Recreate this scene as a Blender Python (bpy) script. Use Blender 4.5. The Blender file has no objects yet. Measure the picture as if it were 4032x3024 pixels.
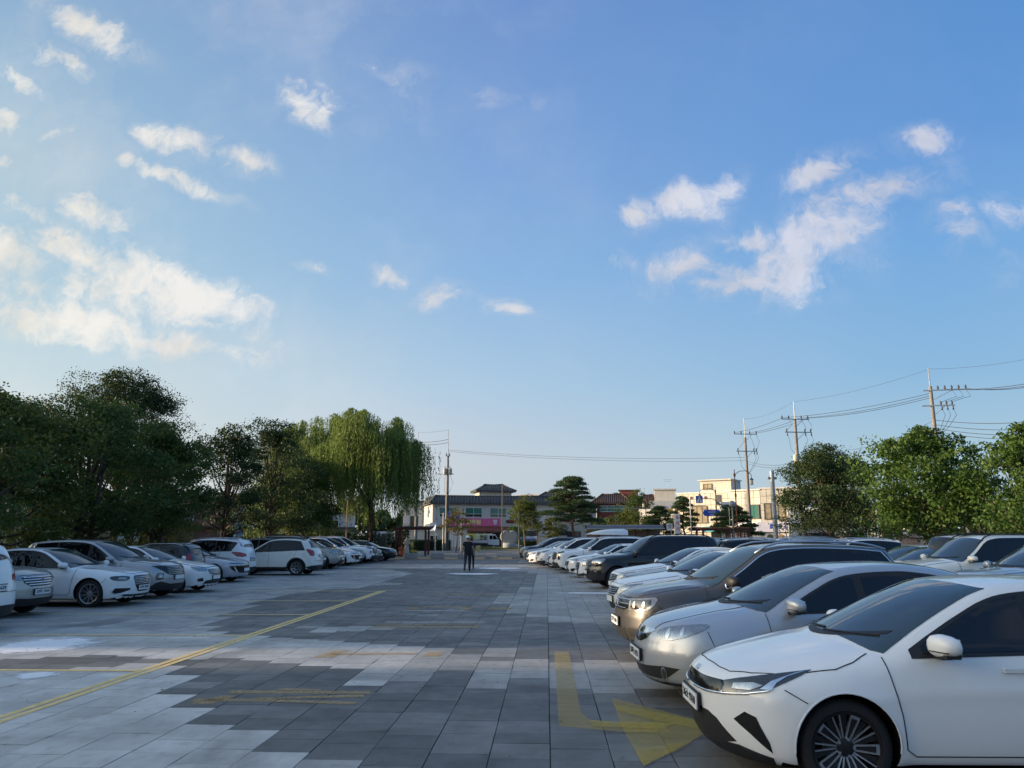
import bpy, math, random
import numpy as np
from mathutils import Vector, Matrix
from mathutils.geometry import delaunay_2d_cdt
random.seed(7)
rng = np.random.default_rng(7)
R = math.radians
scene = bpy.context.scene
col = scene.collection

# ------------------------------------------------------------------ camera
EYE = 1.77
YAW = R(2.54)
PITCH = R(11.19)
cam_data = bpy.data.cameras.new('camera')
cam_data.sensor_width = 36.0
cam_data.lens = 27.03
cam_data.clip_start = 0.1
cam_data.clip_end = 6000
cam = bpy.data.objects.new('camera', cam_data)
col.objects.link(cam)
cam.location = (0, 0, EYE)
cam.rotation_euler = (R(90) + PITCH, 0, YAW)
scene.camera = cam

# ------------------------------------------------------------------ exposure
scene.view_settings.view_transform = 'Standard'
scene.view_settings.look = 'None'
scene.view_settings.gamma = 1.0
scene.view_settings.exposure = 0.5
scene.view_settings.use_curve_mapping = False

# ------------------------------------------------------------------ sun
SUN_ELEV = R(8.5)
SUN_AZ = R(-93)            # compass style, clockwise from +Y: the sun is low on the left
sx, sy, sz = (math.sin(SUN_AZ) * math.cos(SUN_ELEV), math.cos(SUN_AZ) * math.cos(SUN_ELEV), math.sin(SUN_ELEV))
sun_data = bpy.data.lights.new('sun', 'SUN')
sun_data.energy = 5.0
sun_data.angle = R(0.5)
sun_data.color = (1.0, 0.76, 0.50)
sun = bpy.data.objects.new('sun', sun_data)
col.objects.link(sun)
sun.rotation_euler = Vector((sx, sy, sz)).to_track_quat('Z', 'Y').to_euler()
sun.location = (-60, 0, 40)

# ------------------------------------------------------------------ sky with clouds
world = bpy.data.worlds.new('World')
scene.world = world
world.use_nodes = True
wt = world.node_tree
for n in list(wt.nodes):
    wt.nodes.remove(n)
WN = wt.nodes.new
WL = wt.links.new
def wmath(op, a, b=None, c=None, clamp=False):
    n = WN('ShaderNodeMath'); n.operation = op; n.use_clamp = clamp
    for i, v in enumerate((a, b, c)):
        if v is None: continue
        if isinstance(v, (int, float)): n.inputs[i].default_value = v
        else: WL(v, n.inputs[i])
    return n.outputs[0]
def wvec(op, a, b=None):
    n = WN('ShaderNodeVectorMath'); n.operation = op
    for i, v in enumerate((a, b)):
        if v is None: continue
        if isinstance(v, tuple): n.inputs[i].default_value = v
        else: WL(v, n.inputs[i])
    return n
def wmix(f, a, b):
    n = WN('ShaderNodeMix'); n.data_type = 'RGBA'
    if isinstance(f, (int, float)): n.inputs[0].default_value = f
    else: WL(f, n.inputs[0])
    for i, v in ((6, a), (7, b)):
        if isinstance(v, tuple): n.inputs[i].default_value = v
        else: WL(v, n.inputs[i])
    return n.outputs[2]
def wrange(v, a, b, c=0.0, d=1.0, smooth=True):
    n = WN('ShaderNodeMapRange'); n.interpolation_type = 'SMOOTHSTEP' if smooth else 'LINEAR'; n.clamp = True
    WL(v, n.inputs[0])
    for i, q in enumerate((a, b, c, d)): n.inputs[i + 1].default_value = q
    return n.outputs[0]
sky = WN('ShaderNodeTexSky')
sky.sky_type = 'NISHITA'
sky.sun_disc = False
sky.sun_elevation = SUN_ELEV
sky.sun_rotation = SUN_AZ
sky.altitude = 0
sky.air_density = 1.0
sky.dust_density = 1.2
sky.ozone_density = 2.0
tc = WN('ShaderNodeTexCoord')
dirv = wvec('NORMALIZE', tc.outputs['Generated']).outputs[0]
sep = WN('ShaderNodeSeparateXYZ'); WL(dirv, sep.inputs[0])
# the low evening sky: a soft veil that is palest near the horizon and towards the sun
elev = sep.outputs[2]
sund = wvec('DOT_PRODUCT', dirv, (math.sin(SUN_AZ), math.cos(SUN_AZ), 0.12)).outputs['Value']
SKYGRADE = None
yy = wmath('MAXIMUM', sep.outputs[1], 0.06)
u = wmath('DIVIDE', sep.outputs[0], yy)
v = wmath('DIVIDE', sep.outputs[2], yy)
cmb = WN('ShaderNodeCombineXYZ'); WL(u, cmb.inputs[0]); WL(v, cmb.inputs[1])
uv = cmb.outputs[0]
def wnoise(vec, scale, detail, rough=0.55, dist=0.0, w=None):
    n = WN('ShaderNodeTexNoise'); n.noise_dimensions = '3D'
    WL(vec, n.inputs['Vector']); n.inputs['Scale'].default_value = scale
    n.inputs['Detail'].default_value = detail; n.inputs['Roughness'].default_value = rough
    n.inputs['Distortion'].default_value = dist
    return n
warp = wnoise(uv, 9.0, 3.0)
wv = wvec('SUBTRACT', warp.outputs['Color'], (0.5, 0.5, 0.5)).outputs[0]
wsc = WN('ShaderNodeVectorMath'); wsc.operation = 'SCALE'; WL(wv, wsc.inputs[0]); wsc.inputs['Scale'].default_value = 0.06
uvw0 = wvec('ADD', uv, wsc.outputs[0]).outputs[0]
warp2 = wnoise(uvw0, 34.0, 4.0); wv2 = wvec('SUBTRACT', warp2.outputs['Color'], (0.5, 0.5, 0.5)).outputs[0]
ws2 = WN('ShaderNodeVectorMath'); ws2.operation = 'SCALE'; WL(wv2, ws2.inputs[0]); ws2.inputs['Scale'].default_value = 0.022
uvw = wvec('ADD', uvw0, ws2.outputs[0]).outputs[0]
CLOUDS = [(-0.566,0.354,0.105,0.036,-0.39,1.08), (-0.672,0.295,0.137,0.029,-0.15,1.03), (-0.597,0.334,0.180,0.031,-0.31,0.81), (0.320,0.360,0.057,0.045,0.35,1.08),
          (0.375,0.392,0.092,0.030,0.62,1.03), (0.367,0.405,0.065,0.038,0.52,1.08), (-0.478,0.326,0.090,0.029,-0.36,1.08), (-0.538,0.264,0.148,0.019,-0.15,0.97),
          (-0.752,0.401,0.058,0.033,-0.36,1.08), (-0.670,0.396,0.072,0.026,-0.36,1.08), (-0.616,0.264,0.182,0.017,-0.12,0.81), (0.288,0.337,0.092,0.021,0.06,0.92),
          (-0.674,0.741,0.079,0.020,-0.51,1.08), (0.461,0.461,0.083,0.021,0.31,0.86), (-0.538,0.563,0.068,0.020,-0.17,1.08), (0.257,0.335,0.079,0.020,-0.11,0.86),
          (0.439,0.458,0.058,0.023,0.44,0.92), (-0.583,0.327,0.076,0.020,-0.19,0.86), (0.386,0.493,0.049,0.019,0.44,1.08), (-0.636,0.455,0.047,0.024,-0.28,0.97),
          (0.273,0.397,0.037,0.020,0.08,1.08), (0.190,0.359,0.035,0.026,0.26,0.97), (-0.343,0.604,0.043,0.019,-0.65,1.00), (-0.482,0.292,0.102,0.014,-0.26,0.76),
          (0.388,0.365,0.069,0.044,0.35,0.49), (0.124,0.437,0.035,0.019,0.35,1.08), (0.191,0.456,0.035,0.019,0.07,1.08), (-0.437,0.308,0.061,0.016,-0.27,0.86),
          (-0.533,0.503,0.079,0.011,-0.37,0.97), (0.239,0.348,0.055,0.016,-0.16,0.86), (-0.737,0.343,0.063,0.020,-0.19,0.76), (0.524,0.536,0.036,0.017,-0.02,1.03),
          (-0.140,0.324,0.032,0.016,0.08,1.00), (-0.723,0.700,0.056,0.018,-0.55,0.86), (-0.430,0.527,0.036,0.015,-0.38,1.08), (0.620,0.424,0.036,0.020,-0.21,0.81),
          (-0.045,0.306,0.031,0.013,-0.28,1.00), (-0.739,0.461,0.052,0.015,-0.36,0.86), (0.240,0.472,0.036,0.015,0.53,0.97), (-0.208,0.355,0.026,0.014,-0.28,1.00),
          (-0.774,0.656,0.059,0.013,-0.54,0.86), (-0.790,0.594,0.028,0.019,-0.76,0.97), (0.207,0.442,0.038,0.017,-0.02,0.76), (0.496,0.470,0.068,0.017,0.07,0.54),
          (0.552,0.394,0.030,0.015,-0.11,0.76), (-0.210,0.655,0.052,0.025,-0.31,0.45), (0.103,0.367,0.031,0.013,-0.29,0.76), (-0.317,0.624,0.050,0.018,-0.48,0.50),
          (0.553,0.425,0.030,0.017,-0.02,0.65), (-0.721,0.570,0.031,0.011,0.26,0.86), (0.582,0.362,0.053,0.016,-0.21,0.43), (-0.195,0.606,0.064,0.027,-0.74,0.30),
          (-0.690,0.449,0.042,0.010,-0.02,0.65), (-0.028,0.606,0.040,0.016,-0.31,0.45), (-0.082,0.619,0.027,0.016,-0.22,0.55), (-0.606,0.528,0.018,0.009,-0.20,0.97),
          (0.626,0.329,0.036,0.019,-0.02,0.38), (0.152,0.330,0.049,0.010,-0.20,0.43), (-0.189,0.628,0.029,0.017,-0.83,0.45), (-0.785,0.530,0.015,0.010,-0.20,0.76),
          (-0.359,0.648,0.022,0.013,-0.57,0.50), (-0.314,0.362,0.029,0.008,-0.11,0.50),]
fine = wnoise(uvw, 17.0, 7.0, 0.62, 0.3).outputs['Fac']
big = wnoise(uvw, 5.0, 5.0, 0.6).outputs['Fac']
acc = None
for (cu, cv, a, b, ang, dens) in CLOUDS:
    m = WN('ShaderNodeMapping'); m.vector_type = 'TEXTURE'
    WL(uvw, m.inputs['Vector'])
    m.inputs['Location'].default_value = (cu, cv, 0)
    m.inputs['Rotation'].default_value = (0, 0, ang)
    m.inputs['Scale'].default_value = (a, b, 1)
    ln = wvec('LENGTH', m.outputs[0]).outputs['Value']
    w_ = wrange(ln, 2.3, 0.0, 0.0, dens)
    acc = w_ if acc is None else wmath('MAXIMUM', acc, w_)
# patchy clouds in the rest of the sky, behind and beside the camera
gen = wnoise(dirv, 3.2, 6.0, 0.6).outputs['Fac']
genm = wrange(gen, 0.58, 0.78)
front = wrange(sep.outputs[1], 0.32, 0.18)
rest = wmath('MULTIPLY', genm, front)
wisp = wnoise(uvw, 46.0, 6.0, 0.65, 0.6).outputs['Fac']
body = wmath('ADD', acc, wmath('MULTIPLY_ADD', fine, 1.7, wmath('MULTIPLY_ADD', big, 0.8, wmath('MULTIPLY_ADD', wisp, 0.9, -1.70))))
cl = wmath('MULTIPLY', wrange(body, 0.30, 1.18), wrange(acc, 0.05, 0.36))
halo = wmath('MULTIPLY', wmath('MULTIPLY', wrange(acc, 0.03, 0.7), wrange(fine, 0.36, 0.66)), 0.42)
cl = wmath('MAXIMUM', cl, halo)
veil = wmath('MULTIPLY', wrange(wnoise(uvw, 3.2, 6.0, 0.6).outputs['Fac'], 0.42, 0.75), wrange(sund, -0.3, 0.55, 0.05, 0.34))
cl = wmath('MAXIMUM', cl, wmath('MULTIPLY', veil, wrange(elev, 0.02, 0.2)))
cl = wmath('MAXIMUM', cl, wmath('MULTIPLY', rest, 0.7))
cl = wmath('MULTIPLY', cl, 0.93)
# evening air: pale and warm low down and towards the sun, deep blue away from it
def ramp(stops):
    n = WN('ShaderNodeValToRGB'); cr = n.color_ramp
    while len(cr.elements) > 1: cr.elements.remove(cr.elements[0])
    cr.elements[0].position = stops[0][0]; cr.elements[0].color = (*stops[0][1], 1)
    for p_, c_ in stops[1:]:
        e = cr.elements.new(p_); e.color = (*c_, 1)
    WL(elev, n.inputs[0]); return n.outputs[0]
away = ramp([(0.0, (.42, .56, .68)), (.09, (.35, .55, .71)), (.19, (.225, .455, .73)), (.33, (.150, .376, .74)), (.43, (.112, .305, .690)), (.61, (.076, .250, .610)), (1.0, (.12, .27, .56))])
mid = ramp([(0.0, (.53, .60, .67)), (.05, (.48, .595, .70)), (.09, (.50, .605, .71)), (.19, (.375, .57, .77)), (.33, (.235, .450, .765)), (.48, (.180, .358, .705)), (.61, (.145, .292, .635)), (1.0, (.14, .29, .57))])
near = ramp([(0.0, (.66, .72, .70)), (.09, (.60, .72, .76)), (.19, (.50, .67, .76)), (.28, (.376, .585, .735)), (.43, (.300, .500, .69)), (.61, (.205, .376, .620)), (1.0, (.17, .32, .58))])
glow = ramp([(0.0, (1.0, .84, .58)), (.12, (.98, .86, .68)), (.3, (.62, .68, .70)), (.6, (.26, .41, .6)), (1.0, (.17, .32, .58))])
g = wmix(wrange(sund, -0.45, 0.08, smooth=False), away, mid)
g = wmix(wrange(sund, 0.08, 0.58, smooth=False), g, near)
g = wmix(wrange(sund, 0.62, 1.0), g, glow)
hot = wmix(wmath('POWER', wrange(sund, 0.58, 1.0, smooth=False), 2.0), (1, 1, 1, 1), (9.5, 8.0, 6.0, 1))   # brightness round the low sun
hm = WN('ShaderNodeMix'); hm.data_type = 'RGBA'; hm.blend_type = 'MULTIPLY'; hm.inputs[0].default_value = 1.0; hm.clamp_result = False; WL(g, hm.inputs[6]); WL(hot, hm.inputs[7]); g = hm.outputs[2]
gs = WN('ShaderNodeVectorMath'); gs.operation = 'SCALE'; WL(g, gs.inputs[0]); gs.inputs['Scale'].default_value = 8.0
tint = wvec('MULTIPLY', gs.outputs[0], (1.06, 0.965, 0.91)).outputs[0]
base = wmix(0.08, tint, sky.outputs[0])
cloudcol = wmix(wrange(sund, -0.45, 0.6, smooth=False), (4.6, 4.85, 5.8, 1), (6.6, 6.35, 5.8, 1))
shade_ = wrange(big, 0.35, 0.65, 0.84, 1.03)
cs_ = WN('ShaderNodeVectorMath'); cs_.operation = 'SCALE'; WL(cloudcol, cs_.inputs[0]); WL(shade_, cs_.inputs['Scale'])
cloudshade = cs_.outputs[0]
skyout = wmix(cl, base, cloudshade)
SKY_STRENGTH = 0.1
bg = WN('ShaderNodeBackground'); WL(skyout, bg.inputs[0]); bg.inputs[1].default_value = SKY_STRENGTH
wo = WN('ShaderNodeOutputWorld'); WL(bg.outputs[0], wo.inputs[0])
world.cycles.sampling_method = 'MANUAL'
world.cycles.sample_map_resolution = 512
scene.cycles.max_bounces = 6
scene.cycles.diffuse_bounces = 3
scene.cycles.glossy_bounces = 3
scene.cycles.transparent_max_bounces = 12
scene.cycles.use_denoising = True

# ------------------------------------------------------------------ materials
MATS = {}
def mat(name, color=(0.5, 0.5, 0.5), rough=0.6, metal=0.0, var=0.0, vscale=4.0, bump=0.0, bscale=60.0, coat=0.0,
        spec=0.5, objcolor=False, objvar=0.0, tone=None, streak=0.0):
    if name in MATS: return MATS[name]
    m = bpy.data.materials.new(name); m.use_nodes = True
    t = m.node_tree; N = t.nodes.new; Lk = t.links.new
    b = t.nodes['Principled BSDF']
    b.inputs['Roughness'].default_value = rough
    b.inputs['Metallic'].default_value = metal
    b.inputs['Specular IOR Level'].default_value = spec
    b.inputs['Coat Weight'].default_value = coat
    b.inputs['Coat Roughness'].default_value = 0.04
    b.inputs['Base Color'].default_value = (*color, 1)
    src = None
    if objcolor:
        oi = N('ShaderNodeObjectInfo'); src = oi.outputs['Color']
    if tone:      # tone = (dark colour, light colour), mixed by the face attribute "tone"
        at = N('ShaderNodeAttribute'); at.attribute_name = 'tone'
        mx = N('ShaderNodeMix'); mx.data_type = 'RGBA'
        Lk(at.outputs['Fac'], mx.inputs[0]); mx.inputs[6].default_value = (*tone[0], 1); mx.inputs[7].default_value = (*tone[1], 1)
        src = mx.outputs[2]
    if var or objvar or streak:
        tcn = N('ShaderNodeTexCoord')
        fac = None
        if var:
            nz = N('ShaderNodeTexNoise'); nz.inputs['Scale'].default_value = vscale; nz.inputs['Detail'].default_value = 6
            Lk(tcn.outputs['Object'], nz.inputs['Vector'])
            mr = N('ShaderNodeMapRange'); Lk(nz.outputs['Fac'], mr.inputs[0])
            mr.inputs[1].default_value = 0.3; mr.inputs[2].default_value = 0.7
            mr.inputs[3].default_value = 1 - var; mr.inputs[4].default_value = 1 + var
            fac = mr.outputs[0]
        if streak:
            mp = N('ShaderNodeMapping'); mp.inputs['Scale'].default_value = (3, 3, 0.25)
            Lk(tcn.outputs['Object'], mp.inputs[0])
            nz2 = N('ShaderNodeTexNoise'); nz2.inputs['Scale'].default_value = 2.0; nz2.inputs['Detail'].default_value = 5
            Lk(mp.outputs[0], nz2.inputs['Vector'])
            mr2 = N('ShaderNodeMapRange'); Lk(nz2.outputs['Fac'], mr2.inputs[0])
            mr2.inputs[1].default_value = 0.35; mr2.inputs[2].default_value = 0.7
            mr2.inputs[3].default_value = 1.0; mr2.inputs[4].default_value = 1 - streak
            if fac is None: fac = mr2.outputs[0]
            else:
                mm = N('ShaderNodeMath'); mm.operation = 'MULTIPLY'; Lk(fac, mm.inputs[0]); Lk(mr2.outputs[0], mm.inputs[1]); fac = mm.outputs[0]
        if objvar:
            oi2 = N('ShaderNodeObjectInfo')
            mr3 = N('ShaderNodeMapRange'); Lk(oi2.outputs['Random'], mr3.inputs[0])
            mr3.inputs[3].default_value = 1 - objvar; mr3.inputs[4].default_value = 1 + objvar
            if fac is None: fac = mr3.outputs[0]
            else:
                mm = N('ShaderNodeMath'); mm.operation = 'MULTIPLY'; Lk(fac, mm.inputs[0]); Lk(mr3.outputs[0], mm.inputs[1]); fac = mm.outputs[0]
        vm = N('ShaderNodeVectorMath'); vm.operation = 'SCALE'
        if src is None: vm.inputs[0].default_value = color
        else: Lk(src, vm.inputs[0])
        Lk(fac, vm.inputs['Scale']); src = vm.outputs[0]
    if src is not None: Lk(src, b.inputs['Base Color'])
    if bump:
        tcn = N('ShaderNodeTexCoord')
        nb = N('ShaderNodeTexNoise'); nb.inputs['Scale'].default_value = bscale; nb.inputs['Detail'].default_value = 5
        Lk(tcn.outputs['Object'], nb.inputs['Vector'])
        bp = N('ShaderNodeBump'); bp.inputs['Strength'].default_value = bump; bp.inputs['Distance'].default_value = 0.01
        Lk(nb.outputs['Fac'], bp.inputs['Height']); Lk(bp.outputs[0], b.inputs['Normal'])
    MATS[name] = m
    return m

# ------------------------------------------------------------------ mesh helpers
def tag(o, label=None, cat=None, group=None, kind=None):
    if label: o['label'] = label
    if cat: o['category'] = cat
    if group: o['group'] = group
    if kind: o['kind'] = kind
    return o
def empty(name, loc=(0, 0, 0), rz=0.0, label=None, cat=None, group=None):
    o = bpy.data.objects.new(name, None); col.objects.link(o)
    o.empty_display_size = 0.2
    o.location = loc; o.rotation_euler = (0, 0, rz)
    return tag(o, label, cat, group)
def link_mesh(name, me, parent=None, loc=None, rz=None):
    o = bpy.data.objects.new(name, me); col.objects.link(o)
    if parent: o.parent = parent
    if loc: o.location = loc
    if rz is not None: o.rotation_euler = (0, 0, rz)
    return o
def children(o): return [c for c in bpy.data.objects if c.parent == o]
KIDS = {}
def copy_tree(o, parent=None):
    c = o.copy(); col.objects.link(c)
    if parent: c.parent = parent
    kids = [k for k in o.children]
    for ch in kids: copy_tree(ch, c)
    return c
class MB:
    def __init__(s): s.v = []; s.f = []; s.m = []
    def add(s, vs, fs, mi=0):
        o = len(s.v); s.v += [tuple(p) for p in vs]; s.f += [tuple(i + o for i in f) for f in fs]; s.m += [mi] * len(fs); return s
    def box(s, c, d, rz=0.0, mi=0, rot=None, taper=1.0):
        hx, hy, hz = d[0] / 2, d[1] / 2, d[2] / 2
        vs = []
        M = rot if rot is not None else Matrix.Rotation(rz, 3, 'Z')
        for z in (-hz, hz):
            k = taper if z > 0 else 1.0
            for x, y in ((-hx, -hy), (hx, -hy), (hx, hy), (-hx, hy)):
                vs.append(Vector(c) + M @ Vector((x * k, y * k, z)))
        return s.add(vs, [(3, 2, 1, 0), (4, 5, 6, 7), (0, 1, 5, 4), (1, 2, 6, 5), (2, 3, 7, 6), (3, 0, 4, 7)], mi)
    def cyl(s, p0, p1, r0, r1=None, n=10, mi=0, caps=True):
        if r1 is None: r1 = r0
        p0 = Vector(p0); p1 = Vector(p1); d = (p1 - p0)
        if d.length < 1e-6: return s
        q = d.to_track_quat('Z', 'Y'); vs = []
        for p, r in ((p0, r0), (p1, r1)):
            for i in range(n):
                a = 2 * math.pi * i / n
                vs.append(p + q @ Vector((r * math.cos(a), r * math.sin(a), 0)))
        fs = [(i, (i + 1) % n, n + (i + 1) % n, n + i) for i in range(n)]
        if caps: fs += [tuple(range(n - 1, -1, -1)), tuple(range(n, 2 * n))]
        return s.add(vs, fs, mi)
    def lathe(s, prof, c=(0, 0, 0), n=20, mi=0, axis='Z', close=False):
        vs = []; m = len(prof)
        for (r, z) in prof:
            for i in range(n):
                a = 2 * math.pi * i / n
                p = (r * math.cos(a), r * math.sin(a), z)
                if axis == 'Y': p = (r * math.cos(a), z, r * math.sin(a))
                if axis == 'X': p = (z, r * math.cos(a), r * math.sin(a))
                vs.append((p[0] + c[0], p[1] + c[1], p[2] + c[2]))
        fs = []
        rows = m if close else m - 1
        for j in range(rows):
            k = (j + 1) % m
            for i in range(n):
                q = (j * n + i, j * n + (i + 1) % n, k * n + (i + 1) % n, k * n + i)
                fs.append(q if axis != 'Y' else q[::-1])
        return s.add(vs, fs, mi)
    def tube(s, pts, r, n=6, mi=0, r1=None):
        pts = [Vector(p) for p in pts]; vs = []; m = len(pts)
        for j, p in enumerate(pts):
            t = (pts[min(j + 1, m - 1)] - pts[max(j - 1, 0)]).normalized()
            q = t.to_track_quat('Z', 'Y')
            rr = r if r1 is None else r + (r1 - r) * j / max(1, m - 1)
            for i in range(n):
                a = 2 * math.pi * i / n
                vs.append(p + q @ Vector((rr * math.cos(a), rr * math.sin(a), 0)))
        fs = [(j * n + i, j * n + (i + 1) % n, (j + 1) * n + (i + 1) % n, (j + 1) * n + i) for j in range(m - 1) for i in range(n)]
        fs += [tuple(range(n - 1, -1, -1)), tuple(range((m - 1) * n, m * n))]
        return s.add(vs, fs, mi)
    def prism(s, poly, z0, z1, mi=0):
        n = len(poly)
        vs = [(p[0], p[1], z0) for p in poly] + [(p[0], p[1], z1) for p in poly]
        fs = [tuple(range(n - 1, -1, -1)), tuple(range(n, 2 * n))] + [(i, (i + 1) % n, n + (i + 1) % n, n + i) for i in range(n)]
        return s.add(vs, fs, mi)
    def slab(s, poly3, off, mi=0):     # any planar polygon given thickness along vector off
        n = len(poly3); off = Vector(off)
        vs = [Vector(p) for p in poly3] + [Vector(p) + off for p in poly3]
        fs = [tuple(range(n - 1, -1, -1)), tuple(range(n, 2 * n))] + [(i, (i + 1) % n, n + (i + 1) % n, n + i) for i in range(n)]
        return s.add(vs, fs, mi)
    def mesh(s, name, mats, smooth=False, angle=None):
        me = bpy.data.meshes.new(name)
        me.from_pydata(s.v, [], s.f)
        for m in (mats if isinstance(mats, (list, tuple)) else [mats]): me.materials.append(m)
        if any(s.m): me.polygons.foreach_set('material_index', s.m)
        if smooth or angle:
            me.polygons.foreach_set('use_smooth', [True] * len(me.polygons))
            if angle: me.set_sharp_from_angle(angle=R(angle))
        me.update()
        return me
    def build(s, name, mats, parent=None, smooth=False, angle=None, loc=None, rz=None):
        return link_mesh(name, s.mesh(name, mats, smooth, angle), parent, loc, rz)
def np_mesh(name, verts, faces, mats, smooth=True, tone=None):
    me = bpy.data.meshes.new(name)
    verts = np.asarray(verts, dtype=np.float32); faces = np.asarray(faces, dtype=np.int32)
    k = faces.shape[1]; nf = len(faces)
    me.vertices.add(len(verts)); me.vertices.foreach_set('co', verts.ravel())
    me.loops.add(nf * k); me.loops.foreach_set('vertex_index', faces.ravel())
    me.polygons.add(nf); me.polygons.foreach_set('loop_start', np.arange(0, nf * k, k, dtype=np.int32))
    me.polygons.foreach_set('loop_total', np.full(nf, k, dtype=np.int32))
    for m in (mats if isinstance(mats, (list, tuple)) else [mats]): me.materials.append(m)
    me.polygons.foreach_set('use_smooth', np.full(nf, smooth, dtype=bool))
    if tone is not None:
        at = me.attributes.new('tone', 'FLOAT', 'FACE'); at.data.foreach_set('value', np.asarray(tone, dtype=np.float32))
    me.update(calc_edges=True)
    return me
def text_mesh(name, body, size, m, parent, loc, rot, bold=0.0, depth=0.004, width=None, spacing=1.0):
    cu = bpy.data.curves.new(name, 'FONT'); cu.body = body; cu.size = size
    cu.align_x = 'CENTER'; cu.align_y = 'CENTER'; cu.extrude = depth; cu.resolution_u = 2; cu.offset = bold
    cu.space_character = spacing
    o = bpy.data.objects.new(name, cu); col.objects.link(o)
    bpy.context.view_layer.update()
    dg = bpy.context.evaluated_depsgraph_get()
    me = bpy.data.meshes.new_from_object(o.evaluated_get(dg))
    bpy.data.objects.remove(o); bpy.data.curves.remove(cu)
    me.name = name
    if width and len(me.vertices):
        xs = [v.co.x for v in me.vertices]; w = max(xs) - min(xs)
        k = width / w
        for v in me.vertices: v.co.x *= k
    me.materials.clear(); me.materials.append(m)
    o = link_mesh(name, me, parent)
    o.location = loc; o.rotation_euler = rot
    return o
def survey(px, D):
    """ground position seen along bearing px (in 2212 px wide sightings) at distance D ahead of the eye"""
    f = math.cos(PITCH) + 0.197 * math.sin(PITCH)
    r = (px - 1106.0) / 1661.0 / f * D
    return (r * math.cos(YAW) - D * math.sin(YAW), r * math.sin(YAW) + D * math.cos(YAW))
def height_at(py, D, px=1106.0):
    v = -(py - 829.5) / 1661.0
    fwd = math.cos(PITCH) - v * math.sin(PITCH); up = math.sin(PITCH) + v * math.cos(PITCH)
    return EYE + up / fwd * D

# ================================================================== CARS
M_PAINT = mat('car_paint', rough=0.32, coat=0.85, spec=0.2, objcolor=True, var=0.03, vscale=1.3)
M_METAL = mat('car_paint_metallic', rough=0.38, metal=0.5, coat=1.0, objcolor=True, var=0.03, vscale=1.3)
M_WELL = mat('wheel_well_black', (0.006, 0.006, 0.007), 0.9, spec=0.1)
M_TRIM = mat('black_plastic_trim', (0.014, 0.014, 0.015), 0.55, var=0.15, vscale=9)
M_GLOSSB = mat('gloss_black', (0.008, 0.008, 0.009), 0.12)
M_SEAM = mat('panel_gap', (0.012, 0.012, 0.013), 0.8)
M_CHROME = mat('chrome', (0.80, 0.81, 0.83), 0.12, metal=1.0)
M_SATIN = mat('satin_silver', (0.55, 0.56, 0.58), 0.3, metal=0.9)
M_TYRE = mat('tyre_rubber', (0.013, 0.013, 0.014), 0.82, var=0.25, vscale=12, bump=0.3, bscale=40)
M_ALLOY = mat('alloy_wheel', (0.50, 0.51, 0.53), 0.3, metal=0.85, var=0.12, vscale=8)
M_ALLOYD = mat('dark_alloy', (0.03, 0.03, 0.033), 0.35, metal=0.5)
M_PLATE = mat('number_plate_white', (0.72, 0.74, 0.74), 0.45)
M_PLATET = mat('plate_lettering', (0.015, 0.018, 0.03), 0.6)
M_RED = mat('tail_lamp_red', (0.30, 0.008, 0.012), 0.1, coat=0.6)
M_ORANGE = mat('amber_lens', (0.55, 0.16, 0.02), 0.2)
M_STICKG = mat('green_sticker', (0.02, 0.32, 0.2), 0.5)
M_STICKW = mat('pale_sticker', (0.55, 0.68, 0.66), 0.5)
def glass_mat(name, color, rough, tintspec):
    m = mat(name, color, rough, spec=tintspec)
    b = m.node_tree.nodes['Principled BSDF']; b.inputs['IOR'].default_value = 1.52
    b.inputs['Coat Weight'].default_value = 0.0
    return m
M_GLASS = glass_mat('tinted_glass', (0.003, 0.004, 0.006), 0.015, 0.5)
M_SCREEN = glass_mat('windscreen_glass', (0.022, 0.040, 0.050), 0.012, 0.95)
M_LENS = mat('headlamp_lens', (0.30, 0.31, 0.33), 0.2, metal=0.7, coat=1.0, var=0.25, vscale=22)
M_LENSD = mat('smoked_headlamp_lens', (0.03, 0.032, 0.036), 0.08, coat=1.0)

def pchip(xs, ys):
    xs = np.array(xs, float); ys = np.array(ys, float); h = np.diff(xs); d = np.diff(ys) / h
    m = np.zeros_like(xs); m[0] = d[0]; m[-1] = d[-1]
    for i in range(1, len(xs) - 1):
        if d[i - 1] * d[i] > 0:
            w1 = 2 * h[i] + h[i - 1]; w2 = h[i] + 2 * h[i - 1]
            m[i] = (w1 + w2) / (w1 / d[i - 1] + w2 / d[i])
    def g(x):
        x = np.asarray(x, float); i = np.clip(np.searchsorted(xs, x) - 1, 0, len(xs) - 2)
        t = (x - xs[i]) / h[i]; tc_ = np.clip(t, 0, 1)
        return ((1 + 2 * tc_) * (1 - tc_) ** 2 * ys[i] + tc_ * (1 - tc_) ** 2 * h[i] * m[i] + tc_ ** 2 * (3 - 2 * tc_) * ys[i + 1]
             + tc_ ** 2 * (tc_ - 1) * h[i] * m[i + 1]) + np.where(t > 1, (t - 1) * h[i] * m[-1], 0) + np.where(t < 0, t * h[i] * m[0], 0)
    tx = np.linspace(xs[0] - 1.5, xs[-1] + 1.5, 1600); ty = g(tx)
    return lambda x: np.interp(x, tx, ty)
def sstep(t): t = np.minimum(np.maximum(t, 0), 1); return t * t * (3 - 2 * t)
def smax(a, b, k):
    h = np.maximum(k - np.abs(a - b), 0); return np.maximum(a, b) + h * h / (4 * k)

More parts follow.
